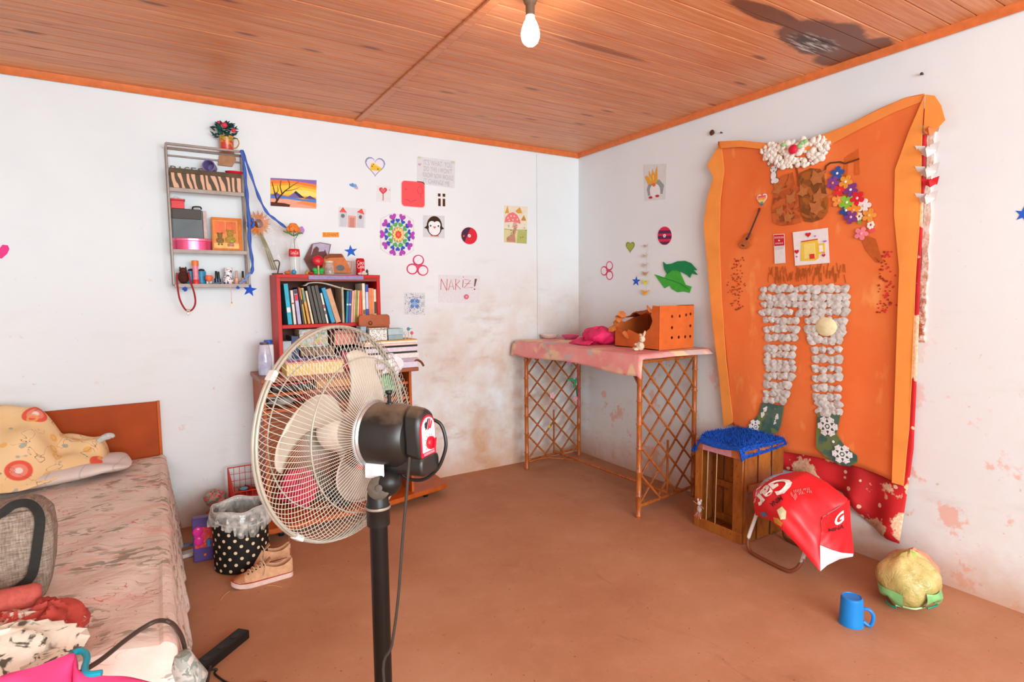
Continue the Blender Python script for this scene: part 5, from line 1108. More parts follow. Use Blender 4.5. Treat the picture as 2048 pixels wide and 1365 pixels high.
m = MB(); m.sph((-.472, -1.775, .163), (.013, .012, .014), 12, 8); m.sph((-.470, -1.764, .180), (.006, .006, .010), 8, 5); m.sph((-.470, -1.786, .180), (.006, .006, .010), 8, 5); obj('head', m, mat('#d9cdc6', .8), ml)
m = MB()
for k in range(12): a = random.uniform(-1, 1); m.tube([(-.472, -1.775+.010*a, .112), (-.478, -1.775+.024*a, .085), (-.476, -1.775+.036*a, .062+.012*abs(a))], .0014, 4)
m.tube([(-.478, -1.78, .15), (-.48, -1.755, .16), (-.478, -1.735, .165)], .0022, 4); m.tube([(-.478, -1.78, .15), (-.48, -1.80, .15), (-.478, -1.815, .14)], .0022, 4)
obj('fringe', m, mat('#c98a84', .8), ml)
sm = thing('shag_mat', 'bright blue shag mat draped over the top of the wooden crate', 'mat', (-.26, -1.89, .556))
def matf(s, q):
    x = CX0-.032+(CX1-CX0+.05)*q; y = CY1+.012-(CY1-CY0+.062)*s; z = CZ+.019+.004*sin(s*8+q*5)
    if s > .86: z -= (s-.86)*.40*(1.15-q*.5); y = CY1+.012-(CY1-CY0+.062)*.86-(s-.86)*.12
    if q < .06: z -= .020*(1+sin(s*5)*.5)
    if s < .08 and q < .3: z -= .07*(1-q/.3); 
    return (x, y, z)
BLU = mat('#1450b4', .85, .35, 60)
obj('backing', MB().grid(16, 16, matf), BLU, sm, solid=.008)
m = MB(); rr = random.Random(2)
for j in range(2600):
    s, q = rr.random(), rr.random(); c = Vector(matf(s, q))+Vector((0, 0, .003)); d = Vector((rr.gauss(-.25 if q < .15 else 0, .5), rr.gauss(-.3 if s > .8 else 0, .5), .8 if s < .85 and q > .1 else .2)).normalized()*rr.uniform(.014, .026)
    u = d.orthogonal().normalized()*.0026; v = d.cross(u).normalized()*.0026; m.add([c+u, c-u*.5+v, c-u*.5-v, c+d], [(0, 1, 3), (1, 2, 3), (2, 0, 3)])
obj('pile', m, BLU, sm, stuff=True)
# ------------------------------------------------------------------ folding stool with the red sack
st = thing('folding_stool', 'folding stool of white rusty tube carrying the red sack', 'stool', (-.36, -2.27, 0))
def rusty():
    t = NT('rusty_white_tube'); p = t.coord('Object'); n_ = t.noise(p, 16, 5, .65); z = t.sep(p)[2]
    f = t.step(t.math('ADD', n_, t.step(z, .09, .0)), .60, .70); t.color(t.mix(f, lin('#e3ddd8'), lin('#7a3c1c'))); t.rough(.5); return t.m
RT = rusty()
def tubeloop(x0, x1): return smoothpath([(x1, -2.155, .36), (x0*.4+x1*.6, -2.145, .22), (x0, -2.128, .07), (x0-.015, -2.150, .018), (x0-.03, -2.20, .011), (x0-.05, -2.36, .011), (x0-.045, -2.415, .018), (x0-.02, -2.450, .07), (x0*.5+x1*.5, -2.450, .20), (x1, -2.440, .33)], 6)
obj('leg_frame', MB().tube(tubeloop(-.485, -.40), .010, 10), RT, st); obj('leg_frame', MB().tube(tubeloop(-.16, -.30), .010, 10), RT, st)
obj('seat', MB().span((-.45, -2.43, .325), (-.26, -2.17, .335)), mat('#7a6a5a', .8), st, bevel=.003)

# ------------------------------------------------------------------ red flowered curtain and the orange cloth figure
def coons(Lf, Rt, Tp, Bt):
    """surface spanned by four boundary polylines in wall coordinates (top to bottom / left to right)"""
    def at(P_, t):
        d = [0]
        for a, b in zip(P_, P_[1:]): d.append(d[-1]+math.dist(a, b))
        q = t*d[-1]
        for i in range(len(P_)-1):
            if q <= d[i+1]+1e-9:
                k = (q-d[i])/max(1e-9, d[i+1]-d[i]); return tuple(a*(1-k)+b*k for a, b in zip(P_[i], P_[i+1]))
        return tuple(P_[-1])
    def f(s, t):
        l, r, p, b = at(Lf, t), at(Rt, t), at(Tp, s), at(Bt, s)
        return tuple((1-s)*l[i]+s*r[i]+(1-t)*p[i]+t*b[i]-((1-s)*(1-t)*Tp[0][i]+s*(1-t)*Tp[-1][i]+(1-s)*t*Bt[0][i]+s*t*Bt[-1][i]) for i in range(len(l)))
    return f
def curtain_mat():
    t = NT('red_flowered_cotton'); p = t.coord('World'); c = t.ramp(t.noise(p, 5, 3), [(.35, lin('#b31018')), (.65, lin('#cf1a22'))])
    q = t.mapping(p, (1, 1, 1)); w = t.noise(p, 30, 3, .6)
    d = t.math('ADD', t.vor(q, 4.3), t.math('MULTIPLY', t.math('SUBTRACT', w, .5), .30)); c = t.mix(t.step(d, .41, .38), c, t.ramp(t.noise(p, 60, 3), [(.4, lin('#dcae8c')), (.6, lin('#efcfae'))]))
    d2 = t.math('ADD', t.vor(t.mapping(p, (1, 1, 1), loc=(3.3, 1.2, 5.1)), 17.0), t.math('MULTIPLY', t.math('SUBTRACT', w, .5), .3)); c = t.mix(t.step(d2, .20, .17), c, lin('#e6bd98'))
    t.color(c); t.rough(.75); return t.m
cs = coons([(1.571, 2.373), (1.653, 1.397), (1.996, 0.601), (1.973, 0.454)], [(2.713, 2.328), (2.715, 2.127), (2.717, 1.84), (2.719, 1.499), (2.725, 1.102), (2.726, 0.644), (2.69, 0.144)], [(1.571, 2.373), (2.187, 2.282), (2.713, 2.328)], [(1.973, 0.454), (2.023, 0.369), (2.194, 0.347), (2.397, 0.323), (2.458, 0.268), (2.524, 0.194), (2.61, 0.164), (2.69, 0.144)])
def cur(s, t):
    u, w = cs(s, t); return (-.008-.006*(1+sin(s*26+t*2))*(.3+.7*t)-(.020*(1+sin(s*22))*max(0, t-.82)/.18), -u, w)
solo('curtain', MB().grid(70, 40, cur), curtain_mat(), 'red cotton curtain with cream flowers hanging behind the orange cloth', 'curtain', solid=.002)

def dyed():
    t = NT('orange_dyed_felt'); p = t.coord('World'); z = t.sep(p)[2]
    c = t.ramp(t.noise(p, 2.2, 4, .6), [(.3, lin('#e66f38')), (.55, lin('#ea7b42')), (.8, lin('#ee8d50'))])
    bl = t.step(t.noise(t.mapping(p, (2.2, 2.2, 1.0)), 5.5, 3, .5), .60, .78); c = t.mix(t.math('MULTIPLY', bl, .75), c, lin('#f3a560'))
    t.color(c); t.rough(.9); t.b.inputs['Specular IOR Level'].default_value = .15; t.bump(t.noise(p, 220, 2), .2, .002); return t.m
FELT = dyed(); FELT2 = mat('#f59c4c', .9, .10, 6, spec=.15)
fg = thing('felt_figure', 'large orange felt wall hanging with a collage of a standing figure', 'wall hanging', (-.045, -2.10, .45))
fs_ = coons([(1.521, 2.434), (1.517, 2.252), (1.494, 1.897), (1.521, 1.397), (1.592, 0.931), (1.683, 0.570)], [(2.713, 2.386), (2.714, 2.171), (2.716, 1.838), (2.713, 1.499), (2.717, 1.103), (2.711, 0.748), (2.699, 0.451)], [(1.521, 2.434), (1.689, 2.402), (1.899, 2.337), (2.089, 2.297), (2.205, 2.309), (2.366, 2.333), (2.513, 2.371), (2.627, 2.392), (2.713, 2.386)], [(1.683, 0.570), (1.811, 0.542), (2.021, 0.477), (2.297, 0.498), (2.487, 0.495), (2.594, 0.479), (2.699, 0.451)])
def fxo(u, w):
    """how far the felt stands off the wall"""
    return .042+.004*sin(u*11+w*2)+.003*sin(u*23-w*3)*max(0, 1.6-w)
def felt(s, t):
    u, w = fs_(s, t); sag = .010*sin(pi*s)*max(0, 1-t*7)
    return (-(fxo(u, w)+sag+.012*max(0, s-.9)*10*(1-t)), -u, w)
obj('felt_cloth', MB().grid(60, 60, felt), FELT, fg, solid=.003)
def onfelt(e): return lambda u, w, t: (-(fxo(u, w)+e+t), -u, w)
def flat(name, polys, hexc, e=.005, th=.002, label=None, rough=.85, var=.12, sc=40):
    m = MB()
    for q in polys: m.prism(q, onfelt(e), 0, th)
    return obj(name, m, hexc if not isinstance(hexc, str) else mat(hexc, rough, var, sc), fg, label)
# folded-over edges
m = MB().prism([(1.541, 2.428), (1.44, 2.297), (1.495, 2.209), (1.453, 2.065), (1.428, 1.903), (1.455, 1.6), (1.517, 1.23), (1.574, 0.863), (1.613, 0.544), (1.683, 0.591), (1.63, 1.003), (1.577, 1.397), (1.552, 1.792), (1.562, 2.05), (1.58, 2.239)], lambda u, w, t: (-(.050+t+.01*sin(w*7)), -u, w), 0, .004); obj('folded_edge', m, FELT2, fg)
m = MB().prism([(2.72, 2.372), (2.716, 2.168), (2.72, 1.836), (2.717, 1.499), (2.721, 1.105), (2.716, 0.751), (2.705, 0.461), (2.654, 0.462), (2.65, 0.893), (2.647, 1.3), (2.642, 1.551), (2.603, 1.827), (2.601, 2.049), (2.658, 2.217)], lambda u, w, t: (-(.056+t+.008*sin(w*6)), -u, w), 0, .004); obj('folded_edge', m, FELT2, fg)
m = MB().prism([(2.726, 2.375), (2.764, 2.359), (2.792, 2.308), (2.812, 2.235), (2.779, 2.202), (2.738, 2.189), (2.725, 2.206)], lambda u, w, t: (-(.066+t), -u, w), 0, .004); obj('corner_flap', m, FELT2, fg)
m = MB().prism([(1.541, 2.428), (1.7, 2.398), (1.909, 2.333), (2.098, 2.293), (2.214, 2.305), (2.374, 2.329), (2.52, 2.366), (2.634, 2.388), (2.72, 2.379), (2.713, 2.349), (2.591, 2.333), (2.426, 2.291), (2.271, 2.244), (2.13, 2.242), (1.91, 2.294), (1.701, 2.358), (1.558, 2.38)], lambda u, w, t: (-(.057+t), -u, w), 0, .004); obj('folded_edge', m, mat('#f0924a', .9, .1, 6, spec=.15), fg)
# foam hair with red nose and green dabs
rr = random.Random(6); out = [(1.843, 2.31), (1.919, 2.332), (2.015, 2.313), (2.121, 2.317), (2.208, 2.313), (2.265, 2.273), (2.261, 2.231), (2.235, 2.172), (2.185, 2.155), (2.096, 2.16), (2.004, 2.172), (1.932, 2.215), (1.872, 2.245)]
def inside(p, poly):
    c = False; j = len(poly)-1
    for i in range(len(poly)):
        if (poly[i][1] > p[1]) != (poly[j][1] > p[1]) and p[0] < (poly[j][0]-poly[i][0])*(p[1]-poly[i][1])/(poly[j][1]-poly[i][1])+poly[i][0]: c = not c
        j = i
    return c
us, ws = [a for a, b in out], [b for a, b in out]; m = MB(); n_ = 0
while n_ < 190:
    q = (rr.uniform(min(us), max(us)), rr.uniform(min(ws), max(ws)))
    if inside(q, out):
        r = rr.uniform(.012, .022); c = onfelt(.012+rr.uniform(0, .010))(q[0], q[1], 0); m.sph(c, (r*.6, r*rr.uniform(.7, 1.2), r*rr.uniform(.6, 1)), 7, 5, Euler((rr.uniform(0, 3), rr.uniform(-.4, .4), 0)).to_matrix()); n_ += 1
obj('foam_hair', m, mat('#ece6dc', .85, .12, 90), fg, stuff=True)
def knob(name, u, w, r, hx, e=.034, fl=.55):
    m = MB(); m.sph(onfelt(e)(u, w, 0), (r*fl, r, r), 14, 9); return obj(name, m, mat(hx, .5, .1), fg)
knob('red_nose', *[(2.069, 2.261)][0], .027, '#d8203c')
m = MB()
for px_, r in (([(2.009, 2.3), (2.119, 2.284), (2.14, 2.291), (2.105, 2.271)], .012),):
    for q in px_: m.sph(onfelt(.034)(q[0], q[1], 0), (r*.5, r*1.3, r), 10, 6)
obj('green_dabs', m, mat('#9fd08a', .7), fg)
# white mouse cut-out
mo = MB(); mo.m(0)
for e, gr in ((0, .004), (.0015, 0)):
    mo.m(0 if e == 0 else 1)
    cc_ = [(1.933, 2.179), (1.931, 2.139), (1.942, 2.107), (1.899, 2.218), (1.964, 2.211)]
    for (q, rx, ry) in ((cc_[0], .024, .020), (cc_[1], .018, .026), (cc_[2], .026, .016), (cc_[3], .010, .012), (cc_[4], .010, .012)): mo.prism(ell(q[0], q[1], rx+gr, ry+gr, 14), onfelt(.006+e), 0, .002)
mo.m(2)
for q in [(1.917, 2.185), (1.946, 2.183), (1.933, 2.167)]: mo.prism(ell(q[0], q[1], .0035, .0035, 8), onfelt(.009), 0, .001)
obj('mouse_cutout', mo, [mat('#5a5450', .8), mat('#e6e4e6', .8), mat('#2a2422', .8)], fg)
# two lungs with leaves, and the stick
lung1 = [(2.055, 2.137), (2.072, 2.063), (2.096, 1.988), (2.101, 1.917), (2.113, 1.844), (2.077, 1.837), (1.998, 1.837), (1.939, 1.861), (1.924, 1.925), (1.935, 2.012), (1.943, 2.078), (1.989, 2.129)]
lung2 = [(2.098, 2.126), (2.156, 2.141), (2.214, 2.127), (2.238, 2.09), (2.246, 2.021), (2.265, 1.95), (2.265, 1.882), (2.238, 1.85), (2.181, 1.837), (2.137, 1.847), (2.117, 1.886), (2.103, 1.959), (2.094, 2.045)]
LG = floral('painted_brown', '#b4521a', ['#8f4210', '#c46026'], 14, .52); LG2 = floral('painted_dark_brown', '#8c4a0e', ['#744008', '#a65a18'], 14, .52)
flat('lung', [lung1], LG, .007); flat('lung', [lung2], LG2, .007)
def leafp(c, r, a): 
    out = []
    for k in range(10):
        t = a+2*pi*k/10; q = r*(1 if k % 2 == 0 else .5)*(1.2, 1, .95, .9, .55, .8, .6, .8, .8, 1)[k]; out.append((c[0]+q*cos(t), c[1]+q*sin(t)))
    return out
for c, r, a in zip([(1.969, 2.051), (1.98, 1.918), (2.047, 1.981), (2.032, 1.879), (2.193, 2.076), (2.125, 2.012), (2.208, 1.972), (2.199, 1.91)], (.05, .04, .05, .045, .06, .045, .055, .06), (2.2, 1.2, 1.0, .3, .6, 2.0, .1, 1.1)): flat('dried_leaf', [leafp(c, r, a)], '#b9703e', .010, .002)
flat('stick', [stroke([(2.24, 2.103), (2.247, 2.137), (2.269, 2.149), (2.323, 2.144), (2.35, 2.13), (2.422, 2.14)], .007)], '#6a3a18', .006, .006); flat('stick', [stroke([(2.072, 2.176), (2.086, 2.117), (2.094, 2.054)], .010)], '#8a4618', .006, .004)
flat('painted_house', [[(2.342, 2.066), (2.337, 2.204), (2.377, 2.237), (2.389, 2.203), (2.415, 2.198), (2.425, 2.057), (2.4, 2.061), (2.397, 2.126), (2.361, 2.134), (2.363, 2.062)]], '#d5662a', .004, .0006)
flat('painted_bark', [[(2.448, 1.716), (2.48, 1.734), (2.518, 1.715), (2.537, 1.658), (2.556, 1.605), (2.527, 1.592), (2.497, 1.629), (2.47, 1.662)]], '#c0602a', .004, .0008)
# felt flowers
fl_ = [(200, 100, '#3a5aa6', '#e9e9ee'), (150, 215, '#8a4496', '#e0a05a'), (300, 200, '#e9a03c', '#f0ece4'), (225, 300, '#e2323a', '#e8503a'), (360, 295, '#7f3f8a', '#ffffff'), (215, 420, '#f29a4a', '#f0b070'), (315, 445, '#8cc63f', '#eef3e4'), (440, 395, '#dc2636', '#efd9d9'), (305, 540, '#33509c', '#f2f2f6'), (395, 535, '#ef9a34', '#f0b060'), (515, 485, '#f2ecec', '#d9d0c8'), (365, 620, '#84408e', '#e6b8c8'), (580, 600, '#f0a044', '#f2b466'), (485, 815, '#f28a9c', '#f5a0ae')]
FP = [(2.311, 2.085), (2.29, 2.037), (2.358, 2.032), (2.326, 1.993), (2.386, 1.986), (2.323, 1.939), (2.368, 1.922), (2.422, 1.936), (2.366, 1.88), (2.405, 1.877), (2.456, 1.892), (2.393, 1.841), (2.485, 1.839), (2.448, 1.749)]
rr = random.Random(9)
for (u, w), (_, _, hx, hc) in zip(FP, fl_):
    e = .008+rr.uniform(0, .004); r = .040*rr.uniform(.9, 1.1); m = MB(); m.m(0).prism(flower(u, w, r, 5, .5, rr.uniform(0, 1)), onfelt(e), 0, .004); m.m(1).sph(onfelt(e+.005)(u, w, 0), (.004, .007, .007), 8, 5)
    obj('felt_flower', m, [mat(hx, .9, .14, 50), mat(hc, .5)], fg)
m = MB()
for (u, w) in [(2.433, 1.84), (2.493, 1.789)]: 
    for j in range(7): a = 2*pi*j/7; m.sph(onfelt(.010)(u+.012*cos(a), w+.014*sin(a), 0), (.004, .008, .009), 6, 4)
obj('white_blossom', m, mat('#eee9df', .8), fg); flat('green_sprig', [ell(*[(2.435, 1.811)][0], .010, .012, 8)], '#8aa63a', .008); flat('pink_petal', [ell(*[(2.499, 1.76)][0], .018, .012, 8)], '#ee5a64', .008)
# rainbow heart, guitar, carton, tea card
c = [(1.855, 2.009)][0]; m = MB(); m.m(0).prism(heart(c[0], c[1], .072, .070), onfelt(.006), 0, .002)
for k, (hx) in enumerate(('e8686a', 'f0a05a', 'f2d25a', '5fae8a', '3f6fb0')):
    ya = .026-.0125*k; band = [(a, b) for a, b in heart(0, 0, .058, .056, 0, 40)]
    cl_ = [(a, max(ya-.0125, min(ya+.02 if k == 0 else ya, b))) for a, b in band if True]
    xs_ = [a for a, b in band if ya-.0125 <= b <= (ya+.03 if k == 0 else ya)] or [0]
    if k < 4: m.m(k+1).prism(rect(c[0]+min(xs_), c[1]+ya-.0125, c[0]+max(xs_), c[1]+ya), onfelt(.0081), 0, .001)
    else: m.m(k+1).prism([(c[0]-.012, c[1]+ya), (c[0]+.012, c[1]+ya), (c[0], c[1]+ya-.012)], onfelt(.0081), 0, .001)
obj('rainbow_heart', m, [mat(h_, .7) for h_ in ('#efe4e4', '#e8686a', '#f0a05a', '#f2d25a', '#5fae8a', '#3f6fb0')], fg)
gt_ = [(1.749, 1.757), (1.77, 1.783), (1.843, 1.938)]; m = MB().m(0)
m.prism(ell(gt_[0][0], gt_[0][1]-.004, .038, .034, 16), onfelt(.006), 0, .012); m.prism(ell(gt_[1][0], gt_[1][1]+.010, .028, .024, 16), onfelt(.006), 0, .012)
obj('guitar_body', m, mat('#b8602a', .3, .2, 20), fg); flat('guitar_neck', [stroke([gt_[1], gt_[2]], .010)], '#5a3a2c', .018, .004); flat('guitar_head', [stroke([gt_[2], (gt_[2][0]+.006, gt_[2][1]+.022)], .016)], '#7a3024', .018, .004)
flat('sound_hole', [ell(gt_[1][0]-.006, gt_[1][1]-.002, .009, .009, 12)], '#2c1a12', .0185, .001); flat('bridge', [stroke([(gt_[0][0]-.022, gt_[0][1]-.012), (gt_[0][0]-.002, gt_[0][1]-.020)], .006)], '#3a2014', .0185, .002)
sheet('drink_carton', None, None, lambda u, w, t: (-(fxo(u, w)+.006+t), -u, w), [(1.941, 1.792), (2.013, 1.788), (2.024, 1.617), (1.953, 1.615)], [('#c8202e', rect(.03, .60, .97, .98)), ('#f0dada', ('T', 'lllllll', (.1, .85, .9, .92))), ('#f0dada', ('T', 'llllllll', (.15, .66, .85, .71))), ('#f4e3e3', ell(.5, .78, .07, .03, 8)), ('#d5cfd0', [(0, .55), (1, .58), (.85, .48), (.15, .46)])], base='#e6e2e2', parent=fg)
sheet('tea_card', None, None, lambda u, w, t: (-(fxo(u, w)+.006+t), -u, w), [(2.066, 1.792), (2.268, 1.797), (2.286, 1.604), (2.087, 1.597)],
    [('#e8c64a', [(.18, .12), (.24, .68), (.72, .70), (.72, .16), (.6, .10)]), ('#eed779', rect(.30, .18, .62, .62)), ('#e8c64a', rect(.70, .28, .90, .58)), ('#efe9e4', rect(.74, .34, .84, .52)), ('#d43c34', rect(.46, .16, .60, .30)), ('#c94a3a', stroke([(.25, .69), (.72, .71)], .03)),
     ('#c8242e', heart(.46, .86, .16, .14)), ('#c8242e', heart(.09, .40, .14, .13)), ('#c8242e', heart(.86, .22, .10, .09)), ('#b06ac0', heart(.08, .26, .06, .06)), ('#b06ac0', heart(.92, .62, .10, .06)), ('#b06ac0', heart(.66, .80, .06, .05)), ('#c07ac8', heart(.88, .30, .05, .04))], base='#e9e5e6', parent=fg)
# speckled hands and brushed fur
rr = random.Random(12)
def specks(area_, n, cols):
    for hx in cols:
        polys = []
        for _ in range(n): q = (rr.gauss(0, .5), rr.uniform(-1, 1)); polys.append(star(area_[0]+q[0]*area_[2], area_[1]+q[1]*area_[3], rr.uniform(.004, .008), .6, 4, rr.random()))
        flat('specks', polys, hx, .0045, .0006)
cl = [(1.69, 1.5), (2.57, 1.488)]; specks((cl[0][0], cl[0][1], .055, .17), 46, ('#9a4a1c', '#c03a1c')); specks((cl[1][0], cl[1][1], .05, .16), 40, ('#a03a1c', '#d8303a'))
polys = []
fu = [(1.909, 1.526), (2.372, 1.53)]
for _ in range(90): s = rr.random(); u = fu[0][0]*(1-s)+fu[1][0]*s; w = fu[0][1]*(1-s)+fu[1][1]*s+rr.uniform(-.02, .05); polys.append(stroke([(u, w+.025), (u+rr.uniform(-.012, .012), w-.02)], .0035))
flat('fur_strokes', polys, '#a95a22', .0045, .0006)
# trousers of overlapping tissue discs
def discmesh(seed):
    r_ = random.Random(seed); ph = [r_.uniform(0, 6.28) for _ in range(4)]
    def fn(s, q): a = 2*pi*s; k = 1+.09*sin(3*a+ph[0])+.06*sin(5*a+ph[1]); return (-.005*(1-q*q)-.0025*q*sin(3*a+ph[2])-.002, .026*q*k*cos(a), .0215*q*k*sin(a))
    return MB().grid(14, 4, fn, wrap=True).mesh('paper_disc', mat('#cfccc8', .7, .16, 70))
DM = [discmesh(k) for k in range(5)]
rows = [(1.883, 1.464, 1.892, 1.463), (1.943, 1.466, 2.373, 1.460), (1.876, 1.412, 2.375, 1.412), (1.889, 1.370, 2.377, 1.375), (1.879, 1.324, 2.061, 1.327), (2.124, 1.327, 2.378, 1.332), (1.903, 1.272, 2.100, 1.279), (2.176, 1.282, 2.371, 1.288), (1.910, 1.221, 2.101, 1.230), (2.178, 1.238, 2.207, 1.239), (2.336, 1.239, 2.361, 1.240), (2.184, 1.204, 2.218, 1.206), (2.337, 1.211, 2.360, 1.212), (1.924, 1.164, 2.093, 1.175), (2.205, 1.169, 2.352, 1.178), (1.920, 1.102, 2.089, 1.115), (2.222, 1.115, 2.354, 1.125), (1.921, 1.060, 2.080, 1.074), (2.228, 1.062, 2.356, 1.074), (1.922, 1.013, 2.082, 1.029), (1.923, 0.974, 2.088, 0.991), (2.230, 1.005, 2.358, 1.018), (1.925, 0.928, 2.079, 0.946), (2.232, 0.956, 2.360, 0.972), (1.921, 0.872, 2.059, 0.890), (2.237, 0.894, 2.362, 0.911), (1.920, 0.819, 2.050, 0.838), (2.241, 0.846, 2.359, 0.863), (1.918, 0.776, 2.030, 0.794), (2.254, 0.804, 2.365, 0.822), (2.263, 0.762, 2.371, 0.781)]
rr = random.Random(21)
for (ua, wa, ub, wb_) in rows:
    n_ = max(1, int(round((ub-ua)/.040))+1)
    for k in range(n_):
        s = k/max(1, n_-1); u = ua+(ub-ua)*s; w = wa+(wb_-wa)*s+rr.uniform(-.006, .006)
        o = bpy.data.objects.new('paper_disc', rr.choice(DM)); COL.objects.link(o); o.parent = fg
        p = Vector((-(fxo(u, w)+.006+.003*(k % 2)), -u, w))-ORG[fg]; o.location = p; o.rotation_euler = (rr.uniform(-.35, .35), 0, rr.uniform(-.12, .12)); sc_ = rr.uniform(.85, 1.25); o.scale = (1, sc_, sc_)
q = [(2.282, 1.249)][0]; m = MB(); m.lathe([(.062, 0), (.050, .008), (0, .011)], (0, 0, 0), 22, Matrix.Rotation(-pi/2, 3, 'Y')); m.v = [(x-fxo(*q)-.014, y-q[0], z*.85+q[1]) for x, y, z in m.v]; obj('yellow_disc', m, mat('#e9e0b4', .7, .12, 40), fg, label='larger pale yellow disc on the thigh')
# socks with snowflakes
SOCK = floral('painted_sock', '#4f6a5c', ['#3f5f58', '#6a7a48'], 9, .52)
sk1 = MB().prism([(1.894, 0.757), (2.041, 0.762), (2.026, 0.643), (2.008, 0.590), (1.938, 0.556), (1.833, 0.547), (1.792, 0.572), (1.841, 0.633), (1.875, 0.678)], onfelt(.009), 0, .004); sk1 = obj('sock', sk1, SOCK, fg)
sk2 = MB().prism([(2.25, 0.761), (2.379, 0.767), (2.364, 0.657), (2.407, 0.596), (2.472, 0.558), (2.476, 0.523), (2.438, 0.491), (2.384, 0.486), (2.299, 0.517), (2.248, 0.554), (2.246, 0.633)], onfelt(.009), 0, .004); sk2 = obj('sock', sk2, SOCK, fg)
def snowflake(par, c, r):
    m = MB()
    for k in range(6):
        a = pi*k/3+.1; d = (cos(a), sin(a)); n_ = (-d[1], d[0])
        m.prism(stroke([(c[0]+d[0]*r*.28, c[1]+d[1]*r*.28), (c[0]+d[0]*r, c[1]+d[1]*r)], r*.24), onfelt(.0135), 0, .003)
        for t_, l_ in ((.55, .34), (.80, .26)):
            for sg in (-1, 1): m.prism(stroke([(c[0]+d[0]*r*t_, c[1]+d[1]*r*t_), (c[0]+d[0]*r*(t_+l_*.6)+sg*n_[0]*r*l_, c[1]+d[1]*r*(t_+l_*.6)+sg*n_[1]*r*l_)], r*.17), onfelt(.0136), 0, .003)
        b = pi*(k+1)/3+.1; m.prism(stroke([(c[0]+d[0]*r*.38, c[1]+d[1]*r*.38), (c[0]+cos(b)*r*.38, c[1]+sin(b)*r*.38)], r*.16), onfelt(.0135), 0, .003)
    m.prism(ell(c[0], c[1], r*.14, r*.14, 8), onfelt(.0135), 0, .003)
    obj('snowflake', m, mat('#ece9ea', .7), par)
for par, c, r in zip((sk1, sk1, sk2, sk2), [(1.951, 0.685), (1.86, 0.599), (2.313, 0.690), (2.398, 0.550)], (.058, .045, .056, .052)): snowflake(par, c, r)
m = MB(); m.sph(onfelt(.010)(*[(2.346, 0.609)][0], 0), (.004, .008, .008), 8, 5); obj('bead', m, mat('#ece9ea', .6), sk2)
# folded paper birds beside the cloth
def crane(label, c, s_, hx, hx2=None):
    t = thing('paper_bird', label, 'paper bird', c, 'folded paper birds on the right wall'); c = Vector(c); V = lambda a, b, d: tuple(c+Vector((-d*s_, -a*s_, b*s_)))
    m = MB().add([V(-.5, -.15, .25), V(.45, -.25, .3), V(0, -.55, .45), V(-.05, .15, .3), V(0, -.2, .0), V(.1, -.15, .9)], [(0, 2, 5), (2, 1, 5), (0, 5, 3), (5, 1, 3), (0, 4, 2), (2, 4, 1), (0, 3, 4), (1, 4, 3)]); obj('body', m, mat(hx, .8, .1, 30), t)
    for sg in (-1, 1):
        m = MB().add([V(sg*.08, -.30, .34), V(sg*.42, -.38, .32), V(sg*.62, .22, .50), V(sg*.12, .10, .46)], [(0, 1, 3), (1, 2, 3), (2, 0, 3), (0, 2, 1)]); obj('wing', m, mat(hx2 or hx, .8, .1, 30), t)
    return t
for (py, s_, hx, h2, lab) in ((0, .075, '#e8824e', '#b5aaa2', 'orange and grey folded paper bird tucked under the cloth corner'), (1, .085, '#e0dedc', None, 'upper white folded paper bird right of the cloth'), (2, .085, '#dcd9d6', None, 'middle white folded paper bird, just above the red one'), (3, .062, '#d92c34', None, 'small red folded paper bird between the white ones'), (4, .080, '#dfdcdc', None, 'lowest white folded paper bird, below the red one')):
    crane(lab, [(-0.030, -2.748, 2.221), (-0.030, -2.744, 2.126), (-0.030, -2.748, 2.029), (-0.030, -2.759, 1.971), (-0.030, -2.749, 1.901)][py], s_, hx, h2)

# ------------------------------------------------------------------ red sack on the stool
sk = thing('red_sack', 'large red printed plastic sack slumped over the white folding stool', 'sack', (-.50, -2.40, .02))
bot = [Vector(p) for p in ((-0.550, -2.215, 0.250), (-0.600, -2.328, 0.275), (-0.620, -2.408, 0.260), (-0.600, -2.472, 0.206), (-0.580, -2.528, 0.147), (-0.560, -2.581, 0.092))]
top = [Vector(p) for p in ((-0.440, -2.194, 0.425), (-0.380, -2.217, 0.449), (-0.330, -2.266, 0.467), (-0.300, -2.347, 0.480), (-0.290, -2.451, 0.447), (-0.280, -2.56, 0.385))]
lef = [Vector(p) for p in ((-0.440, -2.194, 0.425), (-0.520, -2.175, 0.362), (-0.550, -2.201, 0.304), (-0.550, -2.215, 0.250))]
rig = [Vector(p) for p in ((-0.280, -2.56, 0.385), (-0.360, -2.527, 0.341), (-0.460, -2.518, 0.319), (-0.500, -2.545, 0.266), (-0.530, -2.557, 0.211), (-0.560, -2.581, 0.092))]
sks = coons(lef, rig, top, bot)
def sackf(s, t):
    p = Vector(sks(s, t)); b = sin(pi*min(1, max(0, s)))**.6*sin(pi*t)**.7
    return p + Vector((-.75, -.45, .5))*(.050*b + .006*sin(s*14+t*9)*b + .005*sin(s*5-t*21)*b)
SACK = mat('#dc1c26', .38, .10, 9, spec=.5)
obj('printed_side', MB().grid(44, 34, lambda s, q: tuple(sackf(s, q))), SACK, sk)
def backf(s, t): p = Vector(sks(s, t)); b = sin(pi*s)*sin(pi*t); return tuple(p + Vector((.5, .15, -.5))*.05*b)
obj('under_side', MB().grid(20, 16, backf), mat('#b8141c', .4, .1, 9), sk)
r2 = [Vector(p) for p in ((-0.280, -2.56, 0.385), (-0.330, -2.597, 0.281), (-0.400, -2.652, 0.170))]
b2 = [Vector(p) for p in ((-0.530, -2.557, 0.211), (-0.500, -2.59, 0.196), (-0.450, -2.624, 0.176), (-0.400, -2.652, 0.170))]
